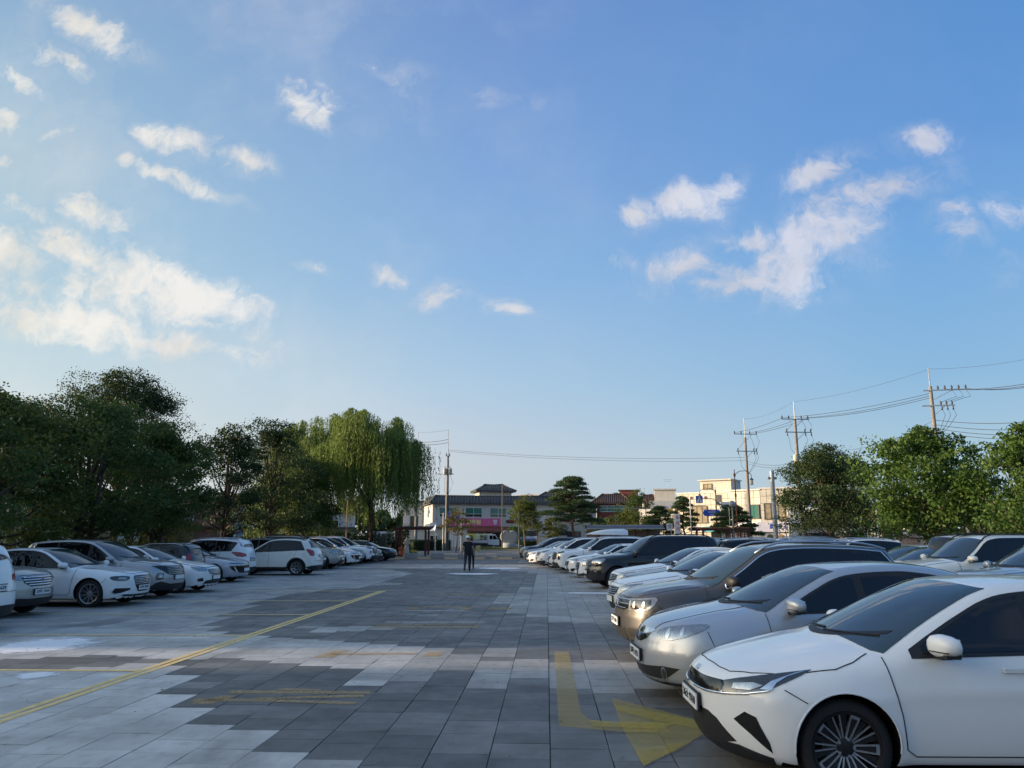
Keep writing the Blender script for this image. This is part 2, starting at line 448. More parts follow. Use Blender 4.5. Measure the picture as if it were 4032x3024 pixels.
class Shell:
    """the skin of one car model as a smooth implicit surface: x runs from the nose (0) to the tail (L), z is up"""
    def __init__(s, c):
        s.c = c; s.L = c['L']; s.hw = c['W'] / 2; s.r = c['tyre']; s.zb = c.get('zb', 0.20)
        s.xf = c['fo']; s.xr = c['fo'] + c['wb']
        s.top = pchip(*zip(*c['top']))
        s.nose = pchip(*zip(*c['nose'])); s.tail = pchip(*zip(*c['tail']))
        s.side = pchip(*zip(*c['side']))
        s.kf = c.get('kf', 0.34); s.kr = c.get('kr', 0.30)
        s.cf = c.get('cf', 0.42); s.cr = c.get('cr', 0.26)
        s.b0, s.b1 = c['belt']
    def belt(s, x): return s.b0 + (s.b1 - s.b0) * np.minimum(np.maximum((x - 1.2) / (s.L - 1.7), 0), 1)
    def W(s, x, z):
        w = s.hw + s.side(z)
        b = s.belt(x)
        w = w - np.maximum(z - b, 0) * s.c.get('tumble', 0.40)
        w = w - 0.10 * sstep((0.9 - x) / 1.0) ** 2 * s.c.get('taperf', 1.0) - 0.13 * sstep((x - s.L + 1.3) / 1.5) ** 2 * s.c.get('taperr', 1.0)
        for xw in (s.xf, s.xr):
            d = np.sqrt((x - xw) ** 2 + (z - s.r) ** 2) - (s.r + 0.05)
            w = w + s.c.get('flare', 0.02) * np.exp(-(d / 0.075) ** 2)
        cl = s.c.get('crease')
        if cl:
            zc = cl[0] + (cl[1] - cl[0]) * x / s.L
            w = w + 0.012 * np.exp(-np.abs(z - zc) / 0.05) * sstep((x - 0.7) / 0.5)
        return w
    def T(s, x, y):
        fw = sstep((s.L * 0.58 - x) / (s.L * 0.2)); rw = sstep((x - s.L * 0.5) / (s.L * 0.2))
        xe = x - s.kf * y * y * fw + s.kr * y * y * rw
        t = s.top(xe) - s.c.get('crown', 0.05) * (y / s.hw) ** 2
        hr = s.c.get('ridge', 0.012)      # raised ridges along the bonnet
        t = t + hr * np.exp(-((np.abs(y) - 0.52 - 0.06 * xe) / 0.10) ** 2) * sstep((1.2 - x) / 0.4) * sstep((x - 0.15) / 0.3)
        return t
    def f(s, x, y, z):
        ay = np.abs(y)
        side = ay - s.W(x, z)
        sl = (s.top(x + 0.02) - s.top(x - 0.02)) / 0.04
        top = (z - s.T(x, y)) / np.sqrt(1 + np.minimum(sl * sl, 4))
        q = (ay / s.hw)
        fr = s.nose(z) + s.cf * np.abs(q) ** 2.6 * s.c.get('cfs', 1.0) - x
        rr = x - (s.L - s.tail(z) - s.cr * q ** 3.2)
        k = 0.16 + (s.c.get('kroof', 0.11) - 0.16) * sstep((x - 1.0) / 0.5)
        v = smax(side, top, k)
        v = smax(v, fr, s.c.get('knose', 0.09)); v = smax(v, rr, 0.09)
        v = smax(v, s.zb - z, 0.07)
        return v
    def grad(s, p):
        e = 0.004; g = np.zeros_like(p)
        for i in range(3):
            a = p.copy(); b = p.copy(); a[:, i] += e; b[:, i] -= e
            g[:, i] = s.f(a[:, 0], a[:, 1], a[:, 2]) - s.f(b[:, 0], b[:, 1], b[:, 2])
        return g / np.maximum(np.linalg.norm(g, axis=1, keepdims=True), 1e-9)
    def shoot(s, o, d, tmax, inside):
        """first crossing along rays o + t d; inside=True: start inside and leave, else start outside and enter"""
        N_ = len(o)
        if inside:
            lo = np.zeros(N_); hi = np.full(N_, tmax); it = 15
        else:
            n = 64; tt = tmax * np.arange(1, n + 1) / n
            p = o[:, None, :] + d[:, None, :] * tt[None, :, None]
            v = s.f(p[..., 0].ravel(), p[..., 1].ravel(), p[..., 2].ravel()).reshape(N_, n)
            hit = v < 0; k = hit.argmax(1); done = hit.any(1); bt = tt[np.abs(v).argmin(1)]
            hi = tt[k]; lo = hi - tmax / n; it = 9
        for _ in range(it):
            m = (lo + hi) / 2; p = o + d * m[:, None]; v = s.f(p[:, 0], p[:, 1], p[:, 2])
            out = (v > 0) if inside else (v < 0)
            hi = np.where(out, m, hi); lo = np.where(out, lo, m)
        t = (lo + hi) / 2
        if not inside: t = np.where(done, t, bt)
        return o + d * t[:, None]
    def body(s, step, nring, nfan):
        c = s.c; z0 = 0.55; x0 = 0.42
        tmpl = [(0, s.zb), (s.hw * .96, s.zb + .02), (s.hw, 0.9), (s.hw * .68, c['H'] - .03), (0, c['H'])]
        seg = []; n2 = nring // 2
        P = np.array([(y, z - z0) for y, z in tmpl]); ln = np.linalg.norm(np.diff(P, axis=0), axis=1) * np.array([.35, 1.15, 1.1, 1.0])
        cum = np.concatenate([[0], np.cumsum(ln)]); ss = np.linspace(0, cum[-1], n2 + 1)
        py = np.interp(ss, cum, P[:, 0]); pz = np.interp(ss, cum, P[:, 1])
        ang = np.arctan2(pz, py); ang[0] = -math.pi / 2; ang[-1] = math.pi / 2
        th = np.concatenate([ang, math.pi - ang[-2:0:-1]]); nr = len(th)
        xs = np.linspace(x0, s.L - x0, int((s.L - 2 * x0) / step) + 1)
        ph = np.linspace(math.pi / 2, 0, nfan + 1)[1:-1]
        O = []; D = []
        cy, cz = np.cos(th), np.sin(th)
        for p in ph:
            for a in range(nr): O.append((x0, 0, z0)); D.append((-math.sin(p), math.cos(p) * cy[a], math.cos(p) * cz[a]))
        for x in xs:
            for a in range(nr): O.append((x, 0, z0)); D.append((0, cy[a], cz[a]))
        for p in ph[::-1]:
            for a in range(nr): O.append((s.L - x0, 0, z0)); D.append((math.sin(p), math.cos(p) * cy[a], math.cos(p) * cz[a]))
        O += [(x0, 0, z0), (s.L - x0, 0, z0)]; D += [(-1, 0, 0), (1, 0, 0)]
        V = s.shoot(np.array(O, float), np.array(D, float), 2.1, True)
        rows = (len(V) - 2) // nr; F = []
        for j in range(rows - 1):
            for a in range(nr):
                b = (a + 1) % nr; F.append((j * nr + a, (j + 1) * nr + a, (j + 1) * nr + b, j * nr + b))
        pf, pr = len(V) - 2, len(V) - 1
        for a in range(nr):
            b = (a + 1) % nr
            F.append((pf, a, b)); F.append((pr, (rows - 1) * nr + b, (rows - 1) * nr + a))
        me = bpy.data.meshes.new('body'); me.from_pydata([tuple(v) for v in V], [], F)
        me.materials.append(M_PAINT); me.materials.append(M_WELL)
        me.polygons.foreach_set('use_smooth', [True] * len(me.polygons))
        o = bpy.data.objects.new('body_tmp', me); col.objects.link(o)
        cut = MB()
        for xw in (s.xf, s.xr):
            for sd in (-1, 1):
                Ra = s.r + c.get('archgap', 0.045)
                y1 = sd * (s.hw + 0.3); y0 = sd * (s.hw - 0.36)
                cut.cyl((xw, y0, s.r + .01), (xw, y1, s.r + .01), Ra, Ra, 48)
        cm = cut.mesh('cut', [M_PAINT, M_WELL]); cm.polygons.foreach_set('material_index', [1] * len(cm.polygons))
        co = bpy.data.objects.new('cut_tmp', cm); col.objects.link(co)
        md = o.modifiers.new('b', 'BOOLEAN'); md.operation = 'DIFFERENCE'; md.object = co; md.solver = 'EXACT'; md.material_mode = 'TRANSFER'
        bpy.context.view_layer.update()
        dg = bpy.context.evaluated_depsgraph_get()
        nm = bpy.data.meshes.new_from_object(o.evaluated_get(dg)); nm.name = 'body'
        bpy.data.objects.remove(o); bpy.data.objects.remove(co)
        for p in nm.polygons:
            if p.normal.z < -0.75 and p.center.z < s.zb + 0.1: p.material_index = 1
        nm.polygons.foreach_set('use_smooth', [True] * len(nm.polygons))
        nm.set_sharp_from_angle(angle=R(40))
        for v in nm.vertices: v.co.x -= s.L / 2
        return nm
    # --- things laid on the skin
    def cast(s, pts, axis, side):
        """pts: (x, y, z) close to the skin; pushed onto it along the axis"""
        p = np.array(pts, float); n = len(p)
        if axis == 'side':
            o = np.c_[p[:, 0], np.full(n, side * 1.35), p[:, 2]]; d = np.tile([0, -side, 0], (n, 1)).astype(float); tm = 1.34
        elif axis == 'front':
            o = np.c_[np.full(n, -0.3), p[:, 1] * side, p[:, 2]]; d = np.tile([1, 0, 0], (n, 1)).astype(float); tm = 3.2
        elif axis == 'rear':
            o = np.c_[np.full(n, s.L + .3), p[:, 1] * side, p[:, 2]]; d = np.tile([-1, 0, 0], (n, 1)).astype(float); tm = 2.6
        elif axis == 'top':
            o = np.c_[p[:, 0], p[:, 1] * side, np.full(n, 2.3)]; d = np.tile([0, 0, -1], (n, 1)).astype(float); tm = 2.1
        else:
            a = R(axis[1]); k = 1 if axis[0] == 'fcorner' else -1
            dd = np.array([k * math.cos(a), -math.sin(a) * side, 0.0])
            pp = p.copy(); pp[:, 1] *= side
            o = pp - dd * 1.0; d = np.tile(dd, (n, 1)); tm = 2.0
        return s.shoot(o, d, tm, False)
    def patch(s, name, pts, axis, m, side=1, off=0.004, res=0.07, rnd=0, parent=None, both=True, thick=0.012):
        for _ in range(rnd):       # rounded corners
            q = []
            for i in range(len(pts)):
                a = np.array(pts[i], float); b = np.array(pts[(i + 1) % len(pts)], float)
                q += [tuple(a * .8 + b * .2), tuple(a * .2 + b * .8)]
            pts = q
        P = []
        for i in range(len(pts)):
            a = np.array(pts[i], float); b = np.array(pts[(i + 1) % len(pts)], float)
            k = max(1, int(np.linalg.norm(b - a) / res))
            for j in range(k): P.append(a + (b - a) * j / k)
        P = np.array(P)
        if axis == 'side': uv_ = P[:, [0, 2]]
        elif axis in ('front', 'rear'): uv_ = P[:, [1, 2]]
        elif axis == 'top': uv_ = P[:, [0, 1]]
        else:
            a = R(axis[1]); k = 1 if axis[0] == 'fcorner' else -1
            uv_ = np.c_[k * P[:, 0] * math.sin(a) + P[:, 1] * math.cos(a), P[:, 2]]
        lo = uv_.min(0); hi = uv_.max(0)
        gx = np.arange(lo[0] + res / 2, hi[0], res); gy = np.arange(lo[1] + res / 2, hi[1], res)
        G_ = [(x, y) for x in gx for y in gy]
        vs = [Vector(q) for q in uv_] + [Vector(q) for q in G_]
        n = len(uv_); ed = [(i, (i + 1) % n) for i in range(n)]
        r = delaunay_2d_cdt(vs, ed, [list(range(n))], 1, 1e-5)
        V2 = np.array([tuple(v) for v in r[0]]); F = [tuple(f) for f in r[2]]
        if not len(F): return None
        used = sorted({i for f in F for i in f}); rm_ = {u_: k for k, u_ in enumerate(used)}; V2 = V2[used]; F = [tuple(rm_[i] for i in f) for f in F]
        if axis == 'side': Q = np.c_[V2[:, 0], np.zeros(len(V2)), V2[:, 1]]
        elif axis in ('front', 'rear'): Q = np.c_[np.zeros(len(V2)), V2[:, 0], V2[:, 1]]
        elif axis == 'top': Q = np.c_[V2[:, 0], V2[:, 1], np.zeros(len(V2))]
        else:
            # any point on the ray with that u: solve with x chosen, y from u
            a = R(axis[1]); k = 1 if axis[0] == 'fcorner' else -1
            xm = P[:, 0].mean(); Q = np.c_[np.full(len(V2), xm), (V2[:, 0] - k * xm * math.sin(a)) / math.cos(a), V2[:, 1]]
        out = []
        for sd in ((1, -1) if both else (side,)):
            H = s.cast(Q, axis, sd); Nn = s.grad(H)
            A = H + Nn * off; B = H - Nn * thick
            edges = {}
            for f in F:
                for i in range(len(f)):
                    e = (f[i], f[(i + 1) % len(f)])
                    if (e[1], e[0]) in edges: del edges[(e[1], e[0])]
                    else: edges[e] = 1
            verts = [tuple(v) for v in A]; idx = {}
            faces = list(F)
            for (i, j) in edges:
                for q in (i, j):
                    if q not in idx: idx[q] = len(verts); verts.append(tuple(B[q]))
                faces.append((i, idx[i], idx[j], j))
            # orientation: outward
            f0 = F[0]; a_, b_, c_ = (Vector(A[f0[0]]), Vector(A[f0[1]]), Vector(A[f0[2]]))
            if (b_ - a_).cross(c_ - a_).dot(Vector(Nn[f0[0]])) < 0: faces = [f[::-1] for f in faces]
            verts = [(x - s.L / 2, y, z) for x, y, z in verts]
            me = bpy.data.meshes.new(name); me.from_pydata(verts, [], faces); me.materials.append(m)
            me.polygons.foreach_set('use_smooth', [True] * len(me.polygons)); me.set_sharp_from_angle(angle=R(50))
            out.append(link_mesh(name, me, parent))
        return out
    lift = 0.0; lres = 0.03
    def line(s, mb, pts, axis, w=0.006, off=0.002, side=1, both=True, res=None):
        res = res or s.lres; P = []
        for i in range(len(pts) - 1):
            a = np.array(pts[i], float); b = np.array(pts[i + 1], float); k = max(1, int(np.linalg.norm(b - a) / res))
            for j in range(k): P.append(a + (b - a) * j / k)
        P.append(np.array(pts[-1], float))
        for sd in ((1, -1) if both else (side,)):
            H = s.cast(P, axis, sd); Nn = s.grad(H)
            T_ = np.gradient(H, axis=0); T_ /= np.maximum(np.linalg.norm(T_, axis=1, keepdims=True), 1e-9)
            B = np.cross(Nn, T_) * w / 2
            lo_ = H + Nn * (off + s.lift)
            vs = [tuple(v - np.array([s.L / 2, 0, 0])) for v in np.concatenate([lo_ - B, lo_ + B, lo_ + B - Nn * .01, lo_ - B - Nn * .01])]
            n = len(H); fs = []
            for i in range(n - 1):
                fs += [(i, i + 1, n + i + 1, n + i), (n + i, n + i + 1, 2 * n + i + 1, 2 * n + i), (3 * n + i, 3 * n + i + 1, i + 1, i)]
            mb.add(vs, fs)
    def corner(s, xs):
        xs = np.asarray(xs, float); lo = s.belt(xs) * 1.0; hi = np.full_like(xs, s.c['H'] + .1)
        for _ in range(30):
            m = (lo + hi) / 2; g = s.T(xs, s.W(xs, m)) - m
            lo = np.where(g > 0, m, lo); hi = np.where(g > 0, hi, m)
        return lo, s.W(xs, lo)

def spoke_poly(mb, r0, r1, w0, w1, ang, y0, y1, off=0.0, mi=0, o0=0.0):
    """one flat tapered spoke, in the wheel's XZ plane, outer face at y1, dished towards the hub y0"""
    ca, sa = math.cos(ang), math.sin(ang)
    def pt(r, w, y): return (r * ca - w * sa, y, r * sa + w * ca)
    t = 0.02
    vs = [pt(r0, -w0 + o0, y0), pt(r0, w0 + o0, y0), pt(r1, w1 + off, y1), pt(r1, -w1 + off, y1),
          pt(r0, -w0 + o0, y0 - t), pt(r0, w0 + o0, y0 - t), pt(r1, w1 + off, y1 - t), pt(r1, -w1 + off, y1 - t)]
    mb.add(vs, [(0, 1, 2, 3), (0, 3, 7, 4), (1, 5, 6, 2), (4, 7, 6, 5), (0, 4, 5, 1)], mi)
WHEELS = {}
def wheel(c, parent, x, y, sd, style, seg=32):
    r = c['tyre']; rr = c.get('rim', r * 0.70); w = 0.105
    key = (round(r, 3), round(rr, 3), style, seg)
    if key not in WHEELS:
        t = MB(); n = seg
        prof = [(rr, .085), (rr + .012, .102), (r - .035, .104), (r - .012, .092), (r, .07), (r + .001, 0.0), (r, -.07), (r - .012, -.092), (rr, -.10)]
        t.lathe(prof, n=n, axis='Y')
        if seg > 24:
            for k in range(60):        # tread blocks
                a = 2 * math.pi * k / 60
                t.box(((r + .001) * math.cos(a), .045, (r + .001) * math.sin(a)), (.008, .05, .02), rot=Matrix.Rotation(-a, 3, 'Y'))
        tm = t.mesh('tyre', M_TYRE, angle=35)
        m = MB()
        m.lathe([(rr + .004, .098), (rr - .012, .092), (rr - .018, .05), (rr - .03, -.06)], n=n, axis='Y', mi=1 if style == 'kwheel' else 0)
        m.lathe([(rr - .03, -.055), (.17, -.04), (.0001, -.03)], n=n, axis='Y', mi=1)       # brake and back
        if seg > 24: m.lathe([(.135, -.02), (.135, -.028), (.0001, -.028)], n=n, axis='Y', mi=2)
        Rm = rr - .012
        if style == 'multi':           # pairs of slim two tone spokes
            for k in range(10):
                a = 2 * math.pi * k / 10 + .1
                spoke_poly(m, .045, Rm, .010, .006, a, .055, .085, .018, 2)
                spoke_poly(m, .045, Rm, .010, .006, a, .055, .085, -.018, 2)
                spoke_poly(m, .045, Rm, .012, .010, a + math.pi / 10, .045, .07, 0, 1)
        elif style == 'kwheel':
            for k in range(5):
                a = 2 * math.pi * k / 5 + math.pi / 2
                for q in (-1, 1):
                    spoke_poly(m, .05, Rm, .006, .0052, a, .058, .088, q * .030, 2, q * .014)
                    spoke_poly(m, .06, Rm, .0055, .0050, a + math.pi / 5, .056, .086, q * .026, 2, q * .007)
                    spoke_poly(m, .05, Rm * .97, .010, .020, a + q * math.pi / 5 * .55, .035, .068, 0, 1)
                spoke_poly(m, Rm * .90, Rm, .030, .032, a, .084, .0875, 0, 2)
                spoke_poly(m, .08, Rm * .9, .013, .026, a, .050, .080, 0, 1)
        elif style == 'five':
            for k in range(5):
                a = 2 * math.pi * k / 5 + math.pi / 2
                spoke_poly(m, .05, Rm, .026, .017, a - .13, .05, .085, 0, 2); spoke_poly(m, .05, Rm, .026, .017, a + .13, .05, .085, 0, 2)
        elif style == 'ten':
            for k in range(10):
                a = 2 * math.pi * k / 10 + math.pi / 2
                spoke_poly(m, .05, Rm, .016, .012, a, .05, .085, 0, 2)
        elif style == 'fan':
            for k in range(8):
                a = 2 * math.pi * k / 8
                spoke_poly(m, .05, Rm, .024, .026, a, .05, .085, 0, 1); spoke_poly(m, .05, Rm, .008, .012, a + .04, .055, .089, 0.012, 2)
        m.lathe([(.066, .05), (.058, .064), (.034, .07), (.0001, .072)], n=16, axis='Y', mi=1 if style in ('kwheel', 'fan') else 2)
        if seg > 24:
            for k in range(5):
                a = 2 * math.pi * k / 5 + .3
                m.lathe([(.012, .055), (.011, .073), (.0001, .074)], c=(.057 * math.cos(a), 0, .057 * math.sin(a)), n=8, axis='Y', mi=2)
        rm = m.mesh('rim', [M_SATIN, M_ALLOYD, M_ALLOY], angle=35)
        WHEELS[key] = (tm, rm)
    tm, rm = WHEELS[key]
    e = empty('wheel', (x, y, r)); e.parent = parent; e.rotation_euler = (0, 0, 0 if sd > 0 else math.pi)
    e.rotation_euler.y = 0.35 * sd
    link_mesh('tyre', tm, e); link_mesh('rim', rm, e)

def ring(mb, c, ax, r, w, n=20, d=.006, sq=1.0, mi=0):
    """flat ring emblem facing along ax ('X' or 'Y')"""
    pr = [(r, -d), (r, d), (r - w, d), (r - w, -d)]
    o = len(mb.v); mb.lathe(pr, c=(0, 0, 0), n=n, axis=ax, close=True, mi=mi)
    for i in range(o, len(mb.v)):
        x, y, z = mb.v[i]; mb.v[i] = (x + c[0], y + c[1], z * sq + c[2])

def build_car(c, hero=0):
    """c: the model's measures. Returns the root Empty (base centre, nose towards local -X) with all parts below it"""
    s = Shell(c); L = s.L; s.lift = {2: 0.0, 1: .002, 0: .006}[hero]
    root = empty('car')
    step, nr, nf = ((.028, 108, 36), (.045, 80, 24), (.075, 56, 14))[2 - hero] if False else {2: (.028, 108, 36), 1: (.045, 80, 22), 0: (.062, 64, 18)}[hero]
    link_mesh('body', s.body(step, nr, nf), root)
    res = {2: .045, 1: .06, 0: .085}[hero]
    lift = {2: 0.0, 1: .002, 0: .007}[hero]
    def patch(*a, **k):
        k.setdefault('parent', root); k.setdefault('res', res); k['off'] = k.get('off', .004) + lift; return s.patch(*a, **k)
    # ---- side windows
    xA = c.get('xA', 1.25); xE = c['xE']; gap = c.get('rail', 0.07)
    xs = np.linspace(xA, min(L - .15, xE[0] + .5), 160); zc, yc = s.corner(xs)
    ztop = zc - gap; zbl = s.belt(xs) + c.get('beltgap', 0.015)
    ok = ztop > zbl + 0.025; x_start = xs[ok][0]
    def outline(x0, x1, grow=0.0, n=26, endslant=None):
        """window outline between x0 and x1"""
        xx = np.linspace(x0, x1, n)
        zt = np.interp(xx, xs, ztop) + grow; zb_ = np.interp(xx, xs, zbl) - grow
        zt = np.maximum(zt, zb_ + .004)
        up = [(a, 0, b) for a, b in zip(xx, zt)]; dn = [(a, 0, b) for a, b in zip(xx[::-1], zb_[::-1])]
        return up + dn
    # rear end slant: (x at top, x at belt)
    def clip_rear(poly, xt, xb, zt_, zb_):
        out = []; sd_ = lambda p: p[0] - (xb + (xt - xb) * (p[2] - zb_) / max(zt_ - zb_, .01))
        for i in range(len(poly)):
            p, q = poly[i], poly[(i + 1) % len(poly)]; a_, b_ = sd_(p), sd_(q)
            if a_ <= 0: out.append(p)
            if (a_ <= 0) != (b_ <= 0): t = a_ / (a_ - b_); out.append(tuple(p[k] + (q[k] - p[k]) * t for k in range(3)))
        return out
    xt, xb = xE; zT = float(np.interp(min(xt, xs[-1]), xs, ztop)); zB = float(s.belt(xb))
    xend = max(xt, xb)
    trim = clip_rear(outline(x_start - .03, xend + .03, .022, 40), xt + .03, xb + .03, zT, zB)
    patch('window_frame', trim, 'side', c.get('frame_mat', M_GLOSSB), off=.003)
    bs = [x_start + .07] + list(c['pillars']) + [None]
    pil = c['pillars']
    segs = []; cur = x_start + .06
    for (p, w) in pil: segs.append((cur, p - w / 2)); cur = p + w / 2
    segs.append((cur, xend))
    for i, (a, b) in enumerate(segs):
        pl = outline(a, b, -.004, 18)
        if i == len(segs) - 1: pl = clip_rear(pl, xt, xb, zT, zB)
        patch('side_window', pl, 'side', M_GLASS, off=.007)
    if c.get('chrome_line'):
        tp = [p for p in clip_rear(outline(x_start - .03, xend + .03, .026, 40), xt + .04, xb + .04, zT, zB)]
        for sd in (1, -1):
            mb = MB(); s.line(mb, [p for p in tp if p[2] > float(s.belt(p[0])) + .03] if c['chrome_line'] == 'top' else tp + [tp[0]], 'side', w=.016, off=.009, both=False, side=sd)
            mb.build('chrome_strip', M_CHROME, root, smooth=True)
    # ---- windscreen and rear window
    def screen(name, xa, xb_, axis, m, inset=.075, low=.01):
        xx = np.linspace(xa, xb_, 22); z_, y_ = s.corner(xx)
        pts = [(x, max(.05, y - inset), z) for x, y, z in zip(xx, y_, z_)]
        zt_ = float(s.top(xb_)) ; zb_ = float(s.top(xa))
        pts[0] = (pts[0][0], pts[0][1], max(pts[0][2], pts[0][2]))
        half = pts
        zc_top = float(s.T(xb_, 0)) - .012
        zc_bot = float(s.T(c['cowl'] + .05 if axis == 'front' else xa + .12, 0)) + low * .3
        poly = [(p[0], p[1], min(p[2], zc_top)) for p in half]
        # centre points of the lower and the upper edge
        yb0 = poly[0][1]; yt0 = poly[-1][1]
        xb0 = c['cowl'] if axis == 'front' else xa
        low_e = []
        for k in range(8, 0, -1):
            y = yb0 * (1 - 2 * k / 16 * 1.0); low_e.append(y)
        P3 = []
        for y in np.linspace(-yb0, yb0, 13)[1:-1]:
            xe = xa + (0 if False else 0); P3.append((0, y, zc_bot + (poly[0][2] - zc_bot) * (abs(y) / yb0) ** 2))
        right = [(0, p[1], p[2]) for p in poly]
        P4 = [(0, y, zc_top + (poly[-1][2] - zc_top) * (abs(y) / yt0) ** 2) for y in np.linspace(yt0, -yt0, 13)[1:-1]]
        left = [(0, -p[1], p[2]) for p in poly[::-1]]
        patch(name, P3 + right + P4 + left, axis, m, off=.005, both=False, side=1, res=min(res, .08))
    xw0, xw1 = c['screen']       # x of the windscreen's foot and head along its edge
    screen('windscreen', xw0, xw1, 'front', M_SCREEN, c.get('wsinset', .06))
    rw0, rw1 = c['rscreen']
    screen('rear_window', rw0, rw1, 'rear', M_GLASS, c.get('rwinset', .09), .02)
    # ---- panel gaps
    mb = MB()
    x1 = c.get('door', xA + .02); xB = pil[0][0]; zb2 = s.zb + c.get('sill', .12)
    lw = .0062 if hero else .011; s.lift += .0025
    s.line(mb, [(x1 - .04, 0, float(s.belt(x1)) + .0), (x1 - .02, 0, .8), (x1 + .03, 0, .55), (x1 + .05, 0, zb2 + .05), (x1 + .12, 0, zb2), (xB, 0, zb2)], 'side', lw)
    s.line(mb, [(xB, 0, float(s.belt(xB))), (xB, 0, zb2)], 'side', lw)
    xr = s.xr
    s.line(mb, [(xB, 0, zb2), (xr - s.r - .14, 0, zb2), (xr - s.r - .07, 0, s.r + .1), (xr - s.r + .06, 0, s.r + .35), (xr - .12, 0, s.r + .48), (xr - .02, 0, float(s.belt(xr)))], 'side', lw)
    hx = c.get('hood', (.22, 1.12)); hy = c.get('hoody', .62)
    s.line(mb, c.get('hoodline') or [(hx[0], 0, 0), (hx[0] + .02, .35, 0), (hx[0] + .12, hy, 0), (hx[0] + .35, hy + .1, 0), (hx[1], hy + .14, 0)], 'top', lw)
    if c.get('bumperline'):
        s.line(mb, c['bumperline'], 'side', lw)
    if c.get('hatch'): s.line(mb, c['hatch'], 'rear', lw)
    mb.build('panel_gap', M_SEAM, root, smooth=True)['kind'] = 'stuff'; s.lift -= .0025
    # ---- door handles
    for xh in c.get('handles', ((xB - .22), (xr - .22))):
        zh = float(s.belt(xh)) - c.get('handle_drop', .10)
        for sd in (1, -1):
            p = s.cast([(xh, 0, zh)], 'side', sd)[0]
            h = MB(); h.box((p[0] - L / 2, p[1] + sd * .018, zh), (.20, .022, .028)); h.box((p[0] - L / 2 - .08, p[1] + sd * .006, zh), (.03, .03, .022)); h.box((p[0] - L / 2 + .08, p[1] + sd * .006, zh), (.03, .03, .022))
            h.build('door_handle', c.get('handle_mat', M_PAINT), root, angle=40)
    # ---- door mirrors
    xm = c.get('xm', x1 + .16); zm = float(s.belt(xm)) + c.get('zm', .07)
    for sd in (1, -1):
        base = s.cast([(xm, 0, zm - .06)], 'side', sd)[0]
        m = MB(); n1, n2 = (14, 9) if hero else (8, 5)
        vs = []; cx, cy, cz = xm - L / 2 + .02, (abs(base[1]) + .135) * sd, zm + .02
        for j in range(n2 + 1):
            t = math.pi * j / n2
            for i in range(n1):
                a = 2 * math.pi * i / n1
                ex = math.copysign(abs(math.cos(t)) ** .8, math.cos(t)); rr_ = math.sin(t) ** .6
                X = -.085 * ex * (1 if ex > 0 else .55)
                ys_, zs_ = math.cos(a), math.sin(a)
                Y = .118 * rr_ * math.copysign(abs(ys_) ** .75, ys_); Z = .076 * rr_ * math.copysign(abs(zs_) ** .8, zs_)
                Z *= 1 + .18 * (-sd * Y / .118) * -1 * 0 - .15 * (sd * Y / .118)
                vs.append((cx + X + .03 * (Y * sd / .118), cy + Y, cz + Z))
        fs = [(j * n1 + i, j * n1 + (i + 1) % n1, (j + 1) * n1 + (i + 1) % n1, (j + 1) * n1 + i) for j in range(n2) for i in range(n1)]
        m.add(vs, fs)
        cap = m.build('mirror', c.get('mirror_mat', M_PAINT), root, smooth=True)
        k = MB(); k.box((xm - L / 2 + .02, (abs(base[1]) + .05) * sd, zm - .055), (.07, .16, .035)); k.box((cx + .0, cy, cz - .065), (.10, .18, .022))
        k.build('mirror_foot', M_TRIM, cap, angle=40)
        if hero:
            g = MB(); g.box((cx + .052, cy, cz), (.006, .19, .11)); g.build('mirror_glass', M_CHROME, cap)
            g = MB(); g.box((cx - .062, cy + sd * .02, cz - .035), (.03, .15, .009), rz=-sd * .3); g.build('turn_signal', M_LENSD, cap)
    # ---- wheels
    for xw in (s.xf, s.xr):
        for sd in (1, -1): wheel(c, root, xw - L / 2, sd * (s.hw - .125), sd, c.get('wheel', 'ten'), 40 if hero == 2 else 26 if hero == 1 else 18)
    # ---- lamps, grilles, cladding
    for e in c['extras']:
        nm, m, axis, pts = e[:4]; kw = e[4] if len(e) > 4 else {}
        patch(nm, pts, axis, m, **kw)
    for e in c.get('lines', ()):
        nm, m, axis, pts, w = e[:5]; kw = e[5] if len(e) > 5 else {}
        for sd in ((1, -1) if kw.get('both', True) else (1,)):
            mb = MB(); s.line(mb, pts, axis, w, kw.get('off', .012), both=False, side=sd); mb.build(nm, m, root, smooth=True)
    # ---- wipers
    if hero or c.get('wipers'):
        for (ya, yb_) in ((.55, -.02), (-.08, -.6)):
            P_ = [(0, ya + (yb_ - ya) * k / 6, float(s.T(c['cowl'], 0)) + .022 + .015 * k / 6) for k in range(7)]
            mb = MB(); s.line(mb, P_, 'front', .015, .016, both=False); mb.build('wiper', M_TRIM, root)
        cw = float(s.T(c['cowl'], 0)); patch('cowl_strip', [(0, y, cw - .002 + .055 * (y / .62) ** 2 * c.get('cowlup', 1)) for y in np.linspace(-.62, .62, 13)] + [(0, y, cw + .022 + .055 * (y / .62) ** 2 * c.get('cowlup', 1)) for y in np.linspace(.62, -.62, 13)], 'front', M_TRIM, both=False, off=.008)
